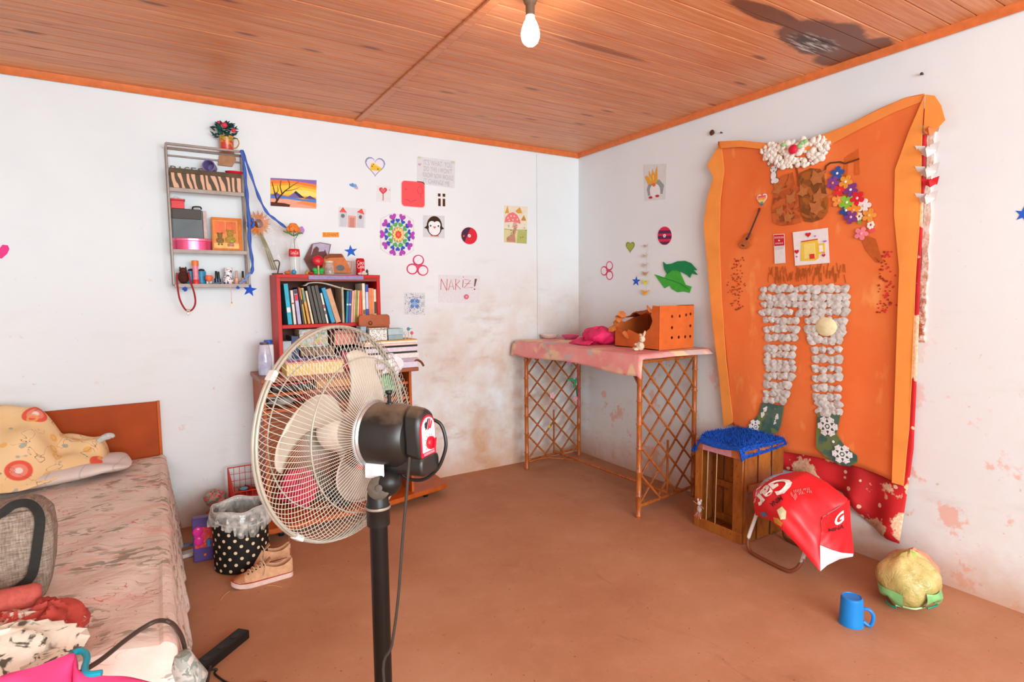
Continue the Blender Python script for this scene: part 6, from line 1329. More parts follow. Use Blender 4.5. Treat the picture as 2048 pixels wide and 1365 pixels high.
l2 = [Vector(p) for p in ((-0.465, -2.524, 0.319), (-0.505, -2.548, 0.268), (-0.530, -2.557, 0.211))]
t2 = [Vector(p) for p in ((-0.465, -2.524, 0.319), (-0.370, -2.537, 0.344), (-0.285, -2.56, 0.383))]
gus = coons(l2, r2, t2, b2)
gusf = lambda s, t: Vector(gus(s, t))+Vector((-.5, -.4, .1))*(.016*sin(pi*s)*sin(pi*t)+.004*sin(s*13+t*8))
obj('gusset', MB().grid(18, 18, lambda s, q: tuple(gusf(s, q))), mat('#d41620', .38, .1, 9), sk)
op_ = coons([Vector(p) for p in ((-0.535, -2.56, 0.211), (-0.560, -2.581, 0.095))], [Vector(p) for p in ((-0.405, -2.652, 0.171), (-0.410, -2.653, 0.158))], b2, [Vector(p) for p in ((-0.560, -2.581, 0.095), (-0.530, -2.597, 0.124), (-0.470, -2.623, 0.149), (-0.410, -2.653, 0.158))])
obj('white_lining', MB().grid(14, 8, lambda s, q: tuple(Vector(op_(s, q))+Vector((.03, .02, .0))*sin(pi*s)*sin(pi*q))), mat('#ece6ea', .5, .05, 20), sk)
def sacktext(word, hexc, s0, t0, ds, dt, us, ut, fn=sackf, lift=.003, name='lettering'):
    """letters following the sack: reading direction (ds, dt) and letter-up direction (us, ut) on its surface"""
    vs, fs = text(word, .035 if len(word) < 4 else .01); m = MB(); pts = []
    for a, b in vs:
        s, t = s0+ds*a+us*b, t0+dt*a+ut*b; e = .002
        n_ = (fn(s+e, t)-fn(s-e, t)).cross(fn(s, t+e)-fn(s, t-e)).normalized()
        if n_.x > 0: n_ = -n_
        pts.append(fn(s, t)+n_*lift)
    m.add(pts, fs); obj(name, m, mat(hexc, .5), sk)
sacktext('Gar', '#f2eae2', .42, .22, -.40, .46, .16, .20, lift=.004)
sacktext('SUPREMA', '#f4e6e4', .05, .72, .13, -.62, -.035, .02); sacktext('CENA', '#f4e6e4', .11, .60, .11, -.48, -.04, .01)
sacktext('MINA', '#4a1a1c', .44, .58, -.14, .16, .035, .05); sacktext('llll lllll ll', '#e88a86', .66, .22, -.10, .26, .03, .03); sacktext('lll llll llll', '#e88a86', .70, .24, -.10, .26, .03, .03)
sacktext('G', '#f2e2e0', .42, .40, .34, -.06, .02, -.24, gusf); sacktext('MINA', '#5a1216', .22, .52, .52, -.04, .01, -.09, gusf)
def patchp(poly, hexc, name, lift=.003):
    m = MB(); pts = []
    cx, cy = sum(a for a, b in poly)/len(poly), sum(b for a, b in poly)/len(poly); V = []
    for k in (0, .5, 1):
        for a, b in poly: V.append(sackf(min(1, max(0, cx+(a-cx)*k)), min(1, max(0, cy+(b-cy)*k)))+Vector((-.6, -.4, .5))*lift*1.4)
    n_ = len(poly); m.add(V, [(i+n_*j, (i+1) % n_+n_*j, (i+1) % n_+n_*(j+1), i+n_*(j+1)) for j in range(2) for i in range(n_)]); obj(name, m, mat(hexc, .45), sk)
patchp([(.0, .04), (.12, .02), (.30, .01), (.36, .03), (.24, .10), (.10, .20), (.02, .30)], '#8fb4cc', 'pale_blue_print'); patchp([(.40, .80), (.47, .72), (.53, .74), (.52, .84), (.45, .90)], '#d8d0a4', 'printed_bowl'); patchp([(.34, .93), (.42, .90), (.48, .92), (.46, .98), (.36, .99)], '#d0903c', 'printed_grain'); patchp([(.10, .93), (.2, .90), (.26, .96), (.16, .99)], '#4a86a8', 'blue_print')
# ------------------------------------------------------------------ bags and mug on the floor at the right
gbx, gby = -.335, -2.865
def bagf(c, r, seed, knob=0.0, flat=.0):
    rr = random.Random(seed); ph = [rr.uniform(0, 6.28) for _ in range(8)]
    def fn(s, q):
        a, th = 2*pi*s, pi*q; k = 1+.05*sin(2*a+ph[0])+.04*sin(3*a+3*th+ph[1])+.025*sin(7*a-4*th+ph[2])+.015*sin(11*a+9*th+ph[3])
        z = cos(th); rz = r[2]*(z if z > 0 else z*.92); k2 = (1-knob*max(0, z)**3)
        return (c[0]+r[0]*k*k2*sin(th)**.85*cos(a), c[1]+r[1]*k*k2*sin(th)**.85*sin(a), max(c[2]+rz*k, .002))
    return fn
def plastic(hexa, hexb):
    t = NT('thin_plastic_' + hexa.lstrip('#')); p = t.coord('Object'); n_ = t.noise(p, 9, 4, .6, 1.5); t.color(t.ramp(n_, [(.35, lin(hexa)), (.55, lin(hexb)), (.72, lin('#dcc488'))])); t.rough(.22); t.bump(t.noise(p, 22, 4, .6, 2.0), .5, .012); return t.m  # palest noise tone stands in for highlights on the plastic
gb2 = thing('plastic_bag', 'green tinted plastic bag full of pale yellow stuff on the floor by the right wall', 'bag', (gbx, gby, 0))
obj('filled_bag', MB().grid(44, 26, bagf((gbx, gby, .117), (.131, .131, .130), 3, .45), wrap=True), plastic('#aca45c', '#d0ba78'), gb2)
GP = mat('#86c07a', .25, .2, 20)
gf = bagf((gbx, gby, .117), (.134, .134, .132), 3, .45); m = MB()
def seam(s0, s1, q0, q1, n1=10, n2=6, out_=.0): 
    return MB().grid(n1, n2, lambda s, q: tuple(Vector(gf(s0+(s1-s0)*s, q0+(q1-q0)*q*(.35+.65*abs(2*s-1)))) + (Vector(gf(s0+(s1-s0)*s, q0))-Vector((gbx, gby, .117))).normalized()*(.003+out_*sin(pi*q))))
cam_dir = math.atan2(-4.06-gby, -3.22-gbx)/(2*pi) % 1
obj('knotted_corner', seam(cam_dir-.17, cam_dir-.02, .56, .80, out_=.014), GP, gb2); obj('knotted_corner', seam(cam_dir+.08, cam_dir+.21, .50, .77, out_=.016), GP, gb2)
for (da, db, q0, q1) in ((-.12, -.05, .735, .715), (.10, .17, .69, .665)):
    pts = [Vector(gf(cam_dir+da+(db-da)*k/5, q0+(q1-q0)*k/5))*1.0 for k in range(6)]; pts = [p+(p-Vector((gbx, gby, .12))).normalized()*.017 for p in pts]; obj('dark_fold', MB().tube(pts, .0045, 6), mat('#1f8a6a', .3), gb2)
pts = [Vector(gf(cam_dir-.06+.16*k/8, .73-.02*k/8+.01*sin(k))) for k in range(9)]; obj('bright_fold', MB().tube([p+(p-Vector((gbx, gby, .12))).normalized()*.004 for p in pts], .004, 6), mat('#c4e2b0', .3), gb2)
obj('twisted_top', MB().lathe([(.032, .232), (.020, .246), (.012, .251), (.0, .253)], (gbx, gby, 0), 14), mat('#a8b860', .3, .2, 20), gb2)
ob = MB().grid(30, 18, bagf((-.150, -2.80, .085), (.10, .115, .095), 8, .2), wrap=True)
solo('plastic_bag', ob, mat('#ef9a7a', .3, .2, 14, bump=.4), 'small orange pink plastic bag behind the green tinted bag', 'bag')
mg = thing('plastic_mug', 'bright blue plastic mug standing upside down on the floor', 'mug', (-.722, -2.812, 0)); mx, my = -.722, -2.812
MUG = mat('#1c84d6', .30, .08, 12)
m = MB(); m.lathe([(.0465, .004), (.049, 0), (.0495, .006), (.047, .012), (.0435, .112), (.041, .120), (.037, .123), (.036, .120), (.020, .118), (0, .118)], (mx, my, 0), 36); obj('cup', m, MUG, mg)
hd = Vector((.52, -.85, 0)).normalized(); cpt = Vector((mx, my, 0))
m = MB().tube(smoothpath([cpt+hd*.042+Vector((0, 0, .078)), cpt+hd*.066+Vector((0, 0, .077)), cpt+hd*.080+Vector((0, 0, .058)), cpt+hd*.080+Vector((0, 0, .030)), cpt+hd*.070+Vector((0, 0, .008)), cpt+hd*.045+Vector((0, 0, .020))], 6), .0075, 8); obj('handle', m, MUG, mg)

# ------------------------------------------------------------------ pedestal fan
FG = Vector((-2.843, -2.612, 1.104)); FN = Vector((-.566, .824, -.035)).normalized(); FR = FN.cross(Vector((0, 0, 1))).normalized(); FU = FR.cross(FN).normalized()
def FP_(a, b, c): return FG + FR*a + FU*b + FN*c
FM = Matrix((FR, FU, FN)).transposed()
fan = thing('pedestal_fan', 'large black pedestal fan with a cream wire cage, standing in front of the bookcase', 'fan', (-2.776, -2.764, 0))
CRM = mat('#a89f90', .4, .14, 30, metal=.1); BLK = mat('#1f1c1a', .35, .25, 25)
DUST = NT('dusty_black_plastic'); _p = DUST.coord('World'); _n = DUST.n('ShaderNodeNewGeometry').outputs['Normal']; _z = DUST.sep(_n)[2]
DUST.color(DUST.mix(DUST.math('MULTIPLY', DUST.step(DUST.math('ADD', _z, DUST.math('MULTIPLY', DUST.noise(_p, 22, 5, .65), .9)), .95, 1.45), .55), lin('#211e1b'), lin('#8f7a66'))); DUST.rough(.36); DUST = DUST.m
RIMR = .268
def guard(prof, n, twist, r=.00125):
    """cage wires along a profile of (radius, depth), each turned a little more towards the hub"""
    m = MB()
    P_ = smoothpath([(q[0], q[1], 0) for q in prof], 3); L_ = len(P_)-1
    for k in range(n):
        a0 = 2*pi*k/n; m.tube([FP_(p.x*cos(a0+twist*(i/L_)**1.0), p.x*sin(a0+twist*(i/L_)), p.y) for i, p in enumerate(P_)], r, 5, cap=False)
    return m
def ring(rad, c, r, n=72): return MB().tube([FP_(rad*cos(2*pi*k/n), rad*sin(2*pi*k/n), c) for k in range(n)], r, 8, closed=True)
rg = obj('rear_cage', ring(RIMR, -.006, .0040), CRM, fan)
obj('cage_wires', guard([(RIMR, -.006), (.259, -.035), (.215, -.070), (.14, -.095), (.082, -.108)], 108, .26, .00085), mat('#b9b1a4', .35, .08, 30), rg, stuff=True)
obj('cage_ring', ring(.190, -.083, .0018), CRM, rg); obj('hub_ring', ring(.081, -.109, .0045, 48), mat('#c9cccc', .25, metal=.6), rg)
fr_ = obj('front_cage', ring(RIMR, .004, .0048), CRM, fan)
obj('cage_wires', guard([(RIMR, .004), (.256, .016), (.205, .036), (.13, .056), (.050, .064)], 108, -.36, .00085), mat('#b9b1a4', .35, .08, 30), fr_, stuff=True)
obj('cage_ring', ring(.195, .040, .0018), CRM, fr_)
m = MB(); m.lathe([(.054, .060), (.052, .068), (0, .072)], FG, 28, FM); obj('centre_badge', m, CRM, fr_)
for a in (2.45, 4.05, 0.6, 5.5):
    c = FP_(RIMR*cos(a), RIMR*sin(a), 0); m = MB(); m.box((0, 0, 0), (.013, .026, .020), (FM @ Matrix.Rotation(a, 3, 'Z'))); m.v = [tuple(Vector(v)+c) for v in m.v]; obj('clip', m, mat('#d5d3cc', .4), fan, bevel=.002)
# blades
BLD = NT('cream_plastic_blade'); BLD.color(BLD.ramp(BLD.noise(BLD.coord('Object'), 9, 4), [(.3, lin('#b3a292')), (.7, lin('#c2b3a3'))])); BLD.rough(.4); BLD.b.inputs['Subsurface Weight'].default_value = .2; BLD.b.inputs['Subsurface Radius'].default_value = (.02, .015, .01); BLD = BLD.m
for k in range(3):
    a0 = 2*pi*k/3+pi*.965-.62
    def bl(s, q, a0=a0):
        r = .040+.180*q; wid = .24+.62*sin(pi*min(1, .12+q*.78))**.9; rr_ = r*(1-.10*abs(2*s-1)**3*q); a = a0+(s-.5)*wid*2*(.56)+.75*q*q
        return tuple(FP_(rr_*cos(a), rr_*sin(a), -.008+(s-.5)*.060*(.5+.5*(1-q))))
    obj('blade', MB().grid(14, 14, bl), BLD, fan, solid=.003)
m = MB(); m.lathe([(.045, -.030), (.050, -.020), (.050, .025), (.040, .042), (0, .048)], FG, 28, FM); obj('blade_hub', m, mat('#dccfc0', .4), fan)
# motor housing
m = MB(); m.lathe([(0, -.100), (.076, -.106), (.079, -.112), (.079, -.125), (.0775, -.195), (.071, -.214), (.060, -.225), (.030, -.230), (0, -.231)], FG, 40, FM); mot = obj('motor_housing', m, DUST, fan)
m = MB(); m.lathe([(.0795, -.106), (.0835, -.110), (.0835, -.117), (.0795, -.121)], FG, 40, FM); obj('silver_ring', m, mat('#b9bcbc', .25, metal=.7), mot)
m = MB(); m.lathe([(.0035, .076), (.0045, .080), (.0045, .100), (.0085, .104), (.0085, .110), (0, .111)], FP_(0, 0, -.158), 14, Matrix((FR, -FN, FU)).transposed()); obj('oscillation_knob', m, BLK, mot)
m = MB(); m.lathe([(.010, .074), (.009, .080), (0, .081)], FP_(0, 0, -.158), 14, Matrix((FR, -FN, FU)).transposed()); obj('knob_collar', m, BLK, mot)
for s_ in (-.5, .5):
    m = MB().grid(6, 10, lambda s, q: tuple(FP_(.0792*cos(s_*1.6+.5+.22*(s-.5)+pi*.0), .0792*sin(s_*1.6+.5+.22*(s-.5)), -.217-.012*q))) if False else None
# lower gear case under the motor
m = MB(); m.prism(rrect(-.040, -.088, .040, -.040, .018), lambda u, w, t: tuple(FP_(u, w, -.122-t)), 0, .145); obj('gear_case', m, DUST, fan, bevel=.006)
m = MB(); vs_ = [FP_(-.082*sin(.9)+.0, -.0, 0)]
lb = lambda u, w, t: tuple(FP_(.0435+.001+t, w, u))
m = MB().prism([(-.116, -.058), (-.170, -.058), (-.173, -.092), (-.119, -.092)], lambda u, w, t: tuple(FP_(-.052-t+(w+.06)*.15, w, u)), 0, .002); obj('paper_label', m, mat('#dfe0e4', .6), fan)
# control box on the back with the switch panel
def arch(w, h, top, n=10): return [(-w, -h), (w, -h)] + [(w*cos(pi*i/n), top-w+w*1.0*sin(pi*i/n)*1.0) for i in range(n+1)]
def CBX(u, w, t): return tuple(FP_(u-.010, w+.012-.18*t, -.224-t))
m = MB().prism(arch(.037, .050, .066), CBX, 0, .045); cbx = obj('control_box', m, DUST, fan, bevel=.010)
m = MB().prism(arch(.031, .043, .053), CBX, .0435, .0465); pnl = obj('panel_border', m, mat('#c01c34', .35), cbx)
m = MB().prism(arch(.027, .032, .048), CBX, .0460, .0480); obj('panel_face', m, mat('#ece8e4', .4), cbx)
kc = Vector(CBX(.002, -.013, .048)); m = MB(); m.lathe([(.0155, 0), (.0155, -.006), (.0125, -.010), (0, -.012)], kc, 24, FM); obj('switch_knob', m, mat('#d4182c', .3), cbx)
m = MB(); m.prism([(-.004, -.012), (.004, -.012), (.004, .012), (-.004, .012)], lambda u, w, t: tuple(kc+FR*(u*.9+w*.25)+FU*(w*.95)+FN*(-.012-t)), 0, .004); obj('knob_grip', m, mat('#b8122a', .3), cbx)
for poly, hx in (([(-.020, .034), (-.010, .040), (-.012, .022), (-.020, .018)], '#2b2b30'), ([(-.004, .046), (.004, .048), (-.010, .014), (-.018, .012)], '#2b2b30'), ([(.006, .046), (.013, .044), (.002, .012), (-.008, .010)], '#c8283c'), ([(.016, .040), (.021, .032), (.012, .012), (.004, .014)], '#c8283c')):
    obj('emblem_stroke', MB().prism([(a*.8, b*.72+.011) for a, b in poly], CBX, .048, .0488), mat(hx, .5), cbx)
m = MB()
for k in range(9): a = -.6+k*.55; m.prism(ell(.002+.0195*cos(a), -.013+.0195*sin(a), .0014, .0014, 6), CBX, .048, .0487)
obj('speed_marks', m, mat('#4a4a4e', .5), cbx)
m = MB(); m.prism(rect(-.022, -.0405, .023, -.035), CBX, .0462, .047); obj('lower_print', m, mat('#e27a88', .5), cbx)
# neck and pole
PX0, PY0 = -2.797, -2.757
m = MB(); m.sph((PX0+.022, PY0-.012, 1.003), (.034, .034, .034), 18, 12); obj('pivot', m, BLK, fan)
m = MB(); m.box((PX0+.004, PY0+.002, .985), (.028, .040, .075)); obj('clevis', m, BLK, fan, bevel=.008)
dirc = Vector((-3.22-PX0, -4.06-PY0, .35)).normalized(); dm = dirc.to_track_quat('Z', 'Y').to_matrix()
m = MB(); m.lathe([(.027, .028), (.027, .034), (.022, .036), (.008, .036), (.008, .040), (0, .041)], (PX0+.004, PY0+.002, .990), 24, dm); kd = obj('tilt_dial', m, mat('#54463a', .5, .3, 60), fan)
m = MB(); m.lathe([(.0275, .90), (.0275, .935), (.0295, .938), (.0295, .946), (.0265, .950), (.0235, .985), (.018, .990), (0, .991)], (PX0, PY0, 0), 26); obj('collar', m, BLK, fan)
m = MB(); m.lathe([(.030, .941), (.0305, .944), (.030, .947)], (PX0, PY0, 0), 26); obj('collar_band', m, mat('#a89c90', .3, metal=.5), fan)
m = MB(); m.cyl((PX0, PY0, .035), (PX0, PY0, .905), .0215, n=24); obj('pole', m, mat('#141210', .32, .2, 20), fan)
m = MB(); m.lathe([(0, 0), (.205, 0), (.21, .008), (.19, .020), (.07, .036), (.035, .060), (.022, .064), (.022, .07), (0, .07)], (PX0, PY0, 0), 36); obj('base', m, BLK, fan)
# cable: loop from the control box back to the neck, then down to the floor
D1 = 1.30
lp = [Vector(p) for p in [(-2.674, -2.796, 1.15), (-2.652, -2.811, 1.135), (-2.644, -2.82, 1.092), (-2.652, -2.819, 1.056), (-2.668, -2.812, 1.024), (-2.697, -2.796, 1.002), (-2.728, -2.776, 1.005), (-2.746, -2.764, 1.024)]]
obj('cable_loop', MB().tube(smoothpath(lp, 6), .0043, 8), BLK, fan)
cd_ = [Vector(p) for p in [(-2.763, -2.883, 1.09), (-2.766, -2.883, 1.062), (-2.774, -2.885, 0.995), (-2.784, -2.886, 0.917), (-2.801, -2.89, 0.773), (-2.818, -2.889, 0.673), (-2.837, -2.885, 0.590)]] + [Vector((-2.80, -2.95, .25)), Vector((-2.83, -2.90, .01)), Vector((-3.0, -2.6, .008))]
obj('power_cord', MB().tube(smoothpath(cd_, 6), .0033, 7), mat('#3a322c', .5), fan)

# ------------------------------------------------------------------ bed and what lies on it
bed = thing('bed', 'single bed with a plain brown wooden headboard against the back wall', 'bed', (-3.70, -1.15, 0))
hb = MB().span((-4.17, -.032, .12), (-3.262, -.008, .822)); obj('headboard', hb, mat('#a84408', .5, .14, 8, spec=.2), bed, bevel=.003)
obj('headboard_edge', MB().span((-3.262, -.034, .10), (-3.246, -.006, .825)), mat('#c05a1c', .35, .12, 10), bed, bevel=.002)
for x in (-4.12, -3.29):
    for y in (-.10, -2.18): obj('leg', MB().span((x-.025, y-.025, 0), (x+.025, y+.025, .22)), BRD, bed, bevel=.003)
obj('bed_frame', MB().span((-4.15, -2.24, .20), (-3.27, -.035, .27)), BRD, bed, bevel=.004)
obj('mattress', MB().span((-4.14, -2.22, .271), (-3.285, -.045, .485)), mat('#d8cfc6', .8), bed, bevel=.03)
def sheet_mat():
    t = NT('rose_print_sheet'); p = t.coord('World'); c = t.ramp(t.noise(p, 4.5, 4, .6), [(.35, lin('#e4cdbf')), (.6, lin('#ecdacf')), (.8, lin('#f1e5df'))])
    q = t.mapping(p, (1.7, 2.9, 2.9), rot=(0, 0, radians(28)))
    pk = t.step(t.noise(t.mapping(p, (2.2, 3.0, 3), loc=(5, 1, 0)), 2.0, 3, .5), .56, .68); c = t.mix(t.math('MULTIPLY', pk, .55), c, lin('#eca898'))
    n1 = t.noise(q, 2.3, 3, .55, .7); n2 = t.noise(t.mapping(p, (2.2, 4.6, 4.6), rot=(0, 0, radians(40))), 7.5, 2, .5, .4)
    cl = t.step(n1, .47, .56); lf = t.math('MULTIPLY', t.step(n2, .52, .54), cl); c = t.mix(t.math('MULTIPLY', lf, .72), c, t.ramp(n1, [(.4, lin('#979280')), (.7, lin('#7d7a68'))]))
    ln = t.math('ABSOLUTE', t.math('SUBTRACT', t.noise(t.mapping(p, (1.6, 3.4, 3.4), rot=(0, 0, radians(28)), loc=(2, 7, 1)), 4.2, 2, .5, 1.0), .5)); c = t.mix(t.math('MULTIPLY', t.math('MULTIPLY', t.step(ln, .010, .004), t.step(t.noise(p, 3.1, 2), .48, .56)), .8), c, lin('#c9705c'))
    dr = t.math('MULTIPLY', t.step(t.noise(q, 13, 2, .5), .66, .70), t.step(n1, .46, .54)); c = t.mix(t.math('MULTIPLY', dr, .8), c, lin('#b5654c'))
    t.color(c); t.rough(.85); t.b.inputs['Specular IOR Level'].default_value = .2; t.bump(t.noise(p, 9, 4, .6, .5), .35, .03); return t.m
def bedf(s, q):
    y = -.050-2.285*q; wv = .010*sin(y*9+1)+.006*sin(y*23)
    if s < .62:
        k = s/.62; x = -4.17+(.905)*k; z = .500+.006*sin(x*11+y*5)+.004*sin(x*23-y*13)-.006*max(0, k-.9)*10
        z += .012*sin(pi*min(1, max(0, (k-.55)/.4)))*max(0, sin(y*3.1+.5))
    else:
        k = (s-.62)/.38; th = min(1, k/.16)*pi/2; x = -3.265+.028*sin(th)+.050*k+.010*sin(y*17+k*3)*k+.006*sin(y*41)*k; z = .500-.028*(1-cos(th))-max(0, k-.16)*.50+wv*.2
    if q < .05: z -= .010*(1-q/.05) if s < .62 else 0; 
    if q > .965: 
        e = (q-.965)/.035; z = z-e*.16*(1 if s < .62 else max(.0, 1-(s-.62)*3)); y = -.050-2.285*.965-.03*e
    return (x, y, max(z, .02))
sh = solo('bed_sheet', MB().grid(90, 120, bedf), sheet_mat(), 'pale pink bed sheet printed with grey leaves, draped over the bed to the floor', 'bed sheet', solid=.003)
m = MB(); m.lathe([(0, .300), (.030, .310), (.042, .36), (.036, .41), (.020, .445), (0, .45)], (-3.205, -2.26, 0), 18); m.v = [(x+.010*sin(z*40), y+.008*sin(z*60+x*30), z) for x, y, z in m.v]
obj('knotted_corner', m, floral('grey_print', '#a3a49c', ['#c4bcb4', '#7f867c'], 26, .54), sh)
# pillow and yellow blanket
def pillow(c, r, rot, seed):
    R_ = Matrix.Rotation(rot, 3, 'Z'); c = Vector(c)
    def fn(s, q):
        a, th = 2*pi*s, pi*q; ca, sa = cos(a), sin(a); sq = lambda v: (abs(v)**.45)*(1 if v >= 0 else -1)
        k = sin(th)**.55; return tuple(c + R_ @ Vector((r[0]*sq(ca)*k, r[1]*sq(sa)*k, r[2]*cos(th)*(1-.25*abs(ca*sa)*2) + .006*sin(5*a+seed)*k)))
    return MB().grid(56, 18, fn, wrap=True)
def ticking():
    t = NT('pale_checked_pillow'); p = t.coord('Object'); w = t.n('ShaderNodeTexWave', wave_type='BANDS', bands_direction='X'); t.l(t.mapping(p, (1, 1, 1), rot=(0, 0, .3)), w.inputs[0]); w.inputs['Scale'].default_value = 2.6
    c = t.ramp(t.noise(p, 6, 3), [(.3, lin('#d3bfb4')), (.7, lin('#dfd0c8'))]); c = t.mix(t.math('MULTIPLY', t.step(w.outputs['Fac'], .985, .995), .5), c, lin('#a9b0a4')); t.color(c); t.rough(.85); return t.m
solo('pillow', pillow((-3.74, -.36, .560), (.345, .195, .042), .17, 1), ticking(), 'flat pale checked pillow under the yellow flowered blanket', 'pillow')
def yellow_print():
    t = NT('yellow_flowered_blanket'); p = t.coord('World'); c = t.ramp(t.noise(p, 4, 3), [(.35, lin('#edc48c')), (.65, lin('#f4d2a2'))])
    v = t.vor(p, 5.2); c = t.mix(t.step(v, .30, .27), c, lin('#e8604a')); c = t.mix(t.step(v, .20, .17), c, lin('#f0907c')); c = t.mix(t.step(v, .10, .08), c, lin('#f2e2d6'))
    v2 = t.vor(t.mapping(p, (1, 1, 1), loc=(2.2, 3.1, 1.4)), 9.5); rg = t.math('ABSOLUTE', t.math('SUBTRACT', v2, .20)); c = t.mix(t.math('MULTIPLY', t.step(rg, .06, .04), .8), c, lin('#eeb05a'))
    ln = t.math('ABSOLUTE', t.math('SUBTRACT', t.noise(p, 8.5, 2, .5, 1.4), .5)); c = t.mix(t.math('MULTIPLY', t.math('MULTIPLY', t.step(ln, .012, .006), t.step(t.noise(p, 4.0, 2), .54, .58)), .85), c, lin('#6f6250'))
    c = t.mix(t.math('MULTIPLY', t.step(t.noise(p, 14, 1), .70, .72), .7), c, lin('#8aa0a0')); t.color(c); t.rough(.85); t.b.inputs['Specular IOR Level'].default_value = .2; return t.m
def heap(s, q):
    # s from far left to the right tip, q from the headboard side to the front edge
    x = -4.20+.700*s; yb = -.06-.10*s; yf = -.640+.30*max(0, s-.35)**1.2; y = yb+(yf-yb)*q
    top = .335*(1-.52*min(1, max(0, (s-.56)/.14))**1.5-.12*max(0, (s-.70)/.30)); prof = sin(pi*min(1, .30+q*.70))**.75
    z = .558+top*prof*(1-.62*q**1.4)+.010*sin(s*19+q*7)+.008*sin(s*9-q*16)+.012*sin(q*11)*(s < .7)
    z -= 0
    if s > .95: z -= (z-.565)*((s-.95)/.05)**2
    return (x, y, max(z, .535 if q > .9 else .56))
solo('blanket', MB().grid(70, 50, heap), yellow_print(), 'crumpled yellow flowered blanket heaped on the pillow by the headboard', 'blanket', solid=.006)
m = MB().tube(smoothpath([(-3.538, -0.300, 0.675), (-3.511, -0.300, 0.693), (-3.479, -0.300, 0.699), (-3.466, -0.300, 0.689)], 4), [.012, .014, .015, .016, .017, .018, .018, .018, .016, .014, .012, .010, .006], 8); solo('rolled_rag', m, mat('#c4c6c2', .8, .2, 60), 'small grey white rag tip sticking out right of the yellow blanket', 'rag')
# shoulder bag
def weave():
    t = NT('grey_woven_fabric'); p = t.coord('Object'); a = t.noise(t.mapping(p, (60, 60, 6)), 3, 3, .6); b = t.noise(t.mapping(p, (10, 10, 90)), 3, 2)
    t.color(t.ramp(t.math('MULTIPLY', t.math('ADD', a, b), .5), [(.38, lin('#6f6054')), (.52, lin('#948272')), (.64, lin('#ad9c8c'))])); t.rough(.9); t.bump(a, .4, .003); return t.m
bgp = thing('backpack', 'grey beige woven backpack with wide black straps standing on the bed', 'backpack', (-3.72, -1.76, .505))
PBG = lambda u, w, t: (u, -1.83+t+(w-.5)*.16, w)
m = MB().prism([(-3.717, 0.790), (-3.665, 0.801), (-3.618, 0.811), (-3.577, 0.798), (-3.553, 0.760), (-3.546, 0.695), (-3.552, 0.606), (-3.567, 0.527), (-3.587, 0.487), (-3.612, 0.475), (-3.736, 0.504)], PBG, 0, .15); obj('bag_body', m, weave(), bgp, bevel=.028)
m = MB().prism([(-3.709, 0.787), (-3.659, 0.788), (-3.594, 0.792), (-3.579, 0.763), (-3.59, 0.664), (-3.614, 0.583), (-3.662, 0.564), (-3.723, 0.572)], PBG, -.016, .004); obj('front_pocket', m, weave(), bgp, bevel=.012)
def band(pts, w, y_off):
    P_ = smoothpath([(a, -1.83+y_off+(b-.5)*.16, b) for a, b in pts], 6); m = MB(); n = len(P_); vs = []
    for i, p in enumerate(P_):
        d = (P_[min(n-1, i+1)]-P_[max(0, i-1)]).normalized(); s = d.cross(Vector((.12, 1, .1))).normalized()*w*.5; vs += [p-s, p+s]
    m.add(vs, [(2*i, 2*i+1, 2*i+3, 2*i+2) for i in range(n-1)]); return m
STR = mat('#262420', .7, .25, 60)
obj('strap', band([(-3.691, 0.786), (-3.656, 0.803), (-3.63, 0.820), (-3.6, 0.820), (-3.578, 0.798), (-3.57, 0.759), (-3.579, 0.689), (-3.589, 0.628), (-3.6, 0.595), (-3.629, 0.571), (-3.663, 0.556), (-3.706, 0.550)], .026, -.030), STR, bgp, solid=.004, flat=True)
obj('strap', band([(-3.703, 0.557), (-3.671, 0.544), (-3.641, 0.538), (-3.622, 0.520), (-3.609, 0.490)], .034, -.034), STR, bgp, solid=.004, flat=True)
# clothes heaped in the foreground
def knit(hexa, hexb, hexc_, sc, k=0.0):
    t = NT('printed_knit'); p = t.coord('Object'); n_ = t.noise(p, sc, 3, .6, .8); t.color(t.ramp(n_, [(.36+k, lin(hexa)), (.42+k, lin(hexb)), (.60+k, lin(hexc_))])); t.rough(.9); t.bump(t.noise(p, 120, 3), .35, .003); return t.m
m = MB().tube(smoothpath([(-3.90, -2.06, .60), (-3.72, -2.02, .605), (-3.60, -2.00, .600), (-3.555, -1.99, .590)], 5), [.036]*12+[.038, .036, .030, .016], 14); solo('rolled_blanket', m, mat('#c05a50', .9, .18, 70, bump=.3), 'rolled rosy red blanket lying on the bed before the backpack', 'blanket')
def lump(c, r, seed, amp=.28): return crumple(c, r, seed, amp, 34, 20)
solo('shawl', lump((-3.62, -2.10, .545), (.17, .10, .050), 31), knit('#d8cfc0', '#c2483c', '#b8392f', 26, .10), 'cream and red patterned shawl crumpled on the bed', 'shawl')
solo('red_cloth', lump((-3.525, -2.10, .560), (.075, .075, .045), 32, .4), mat('#b5463c', .85, .22, 30, bump=.3), 'dusty red cloth bunched at the right of the clothes heap', 'cloth')
solo('printed_blouse', lump((-3.635, -2.245, .565), (.16, .085, .060), 33), knit('#5a5248', '#e6ddcc', '#efe6d6', 22, .02), 'cream blouse with dark sprigs behind the pink garment', 'blouse')
pg = thing('pink_garment', 'bright pink garment on the teal hanger at the lower left corner', 'garment', (-3.55, -2.40, .55))
PNK = mat('#e0407e', .8, .10, 10)
sl = [Vector(p) for p in [(-3.599, -2.502, 0.620), (-3.552, -2.452, 0.620), (-3.502, -2.439, 0.620), (-3.44, -2.428, 0.620), (-3.425, -2.463, 0.620)]]
top_ = smoothpath(sl[:-1]+[Vector(p) for p in [(-3.429, -2.425, 0.600), (-3.419, -2.483, 0.600), (-3.377, -2.518, 0.600), (-3.329, -2.561, 0.600), (-3.275, -2.631, 0.600)]], 4)
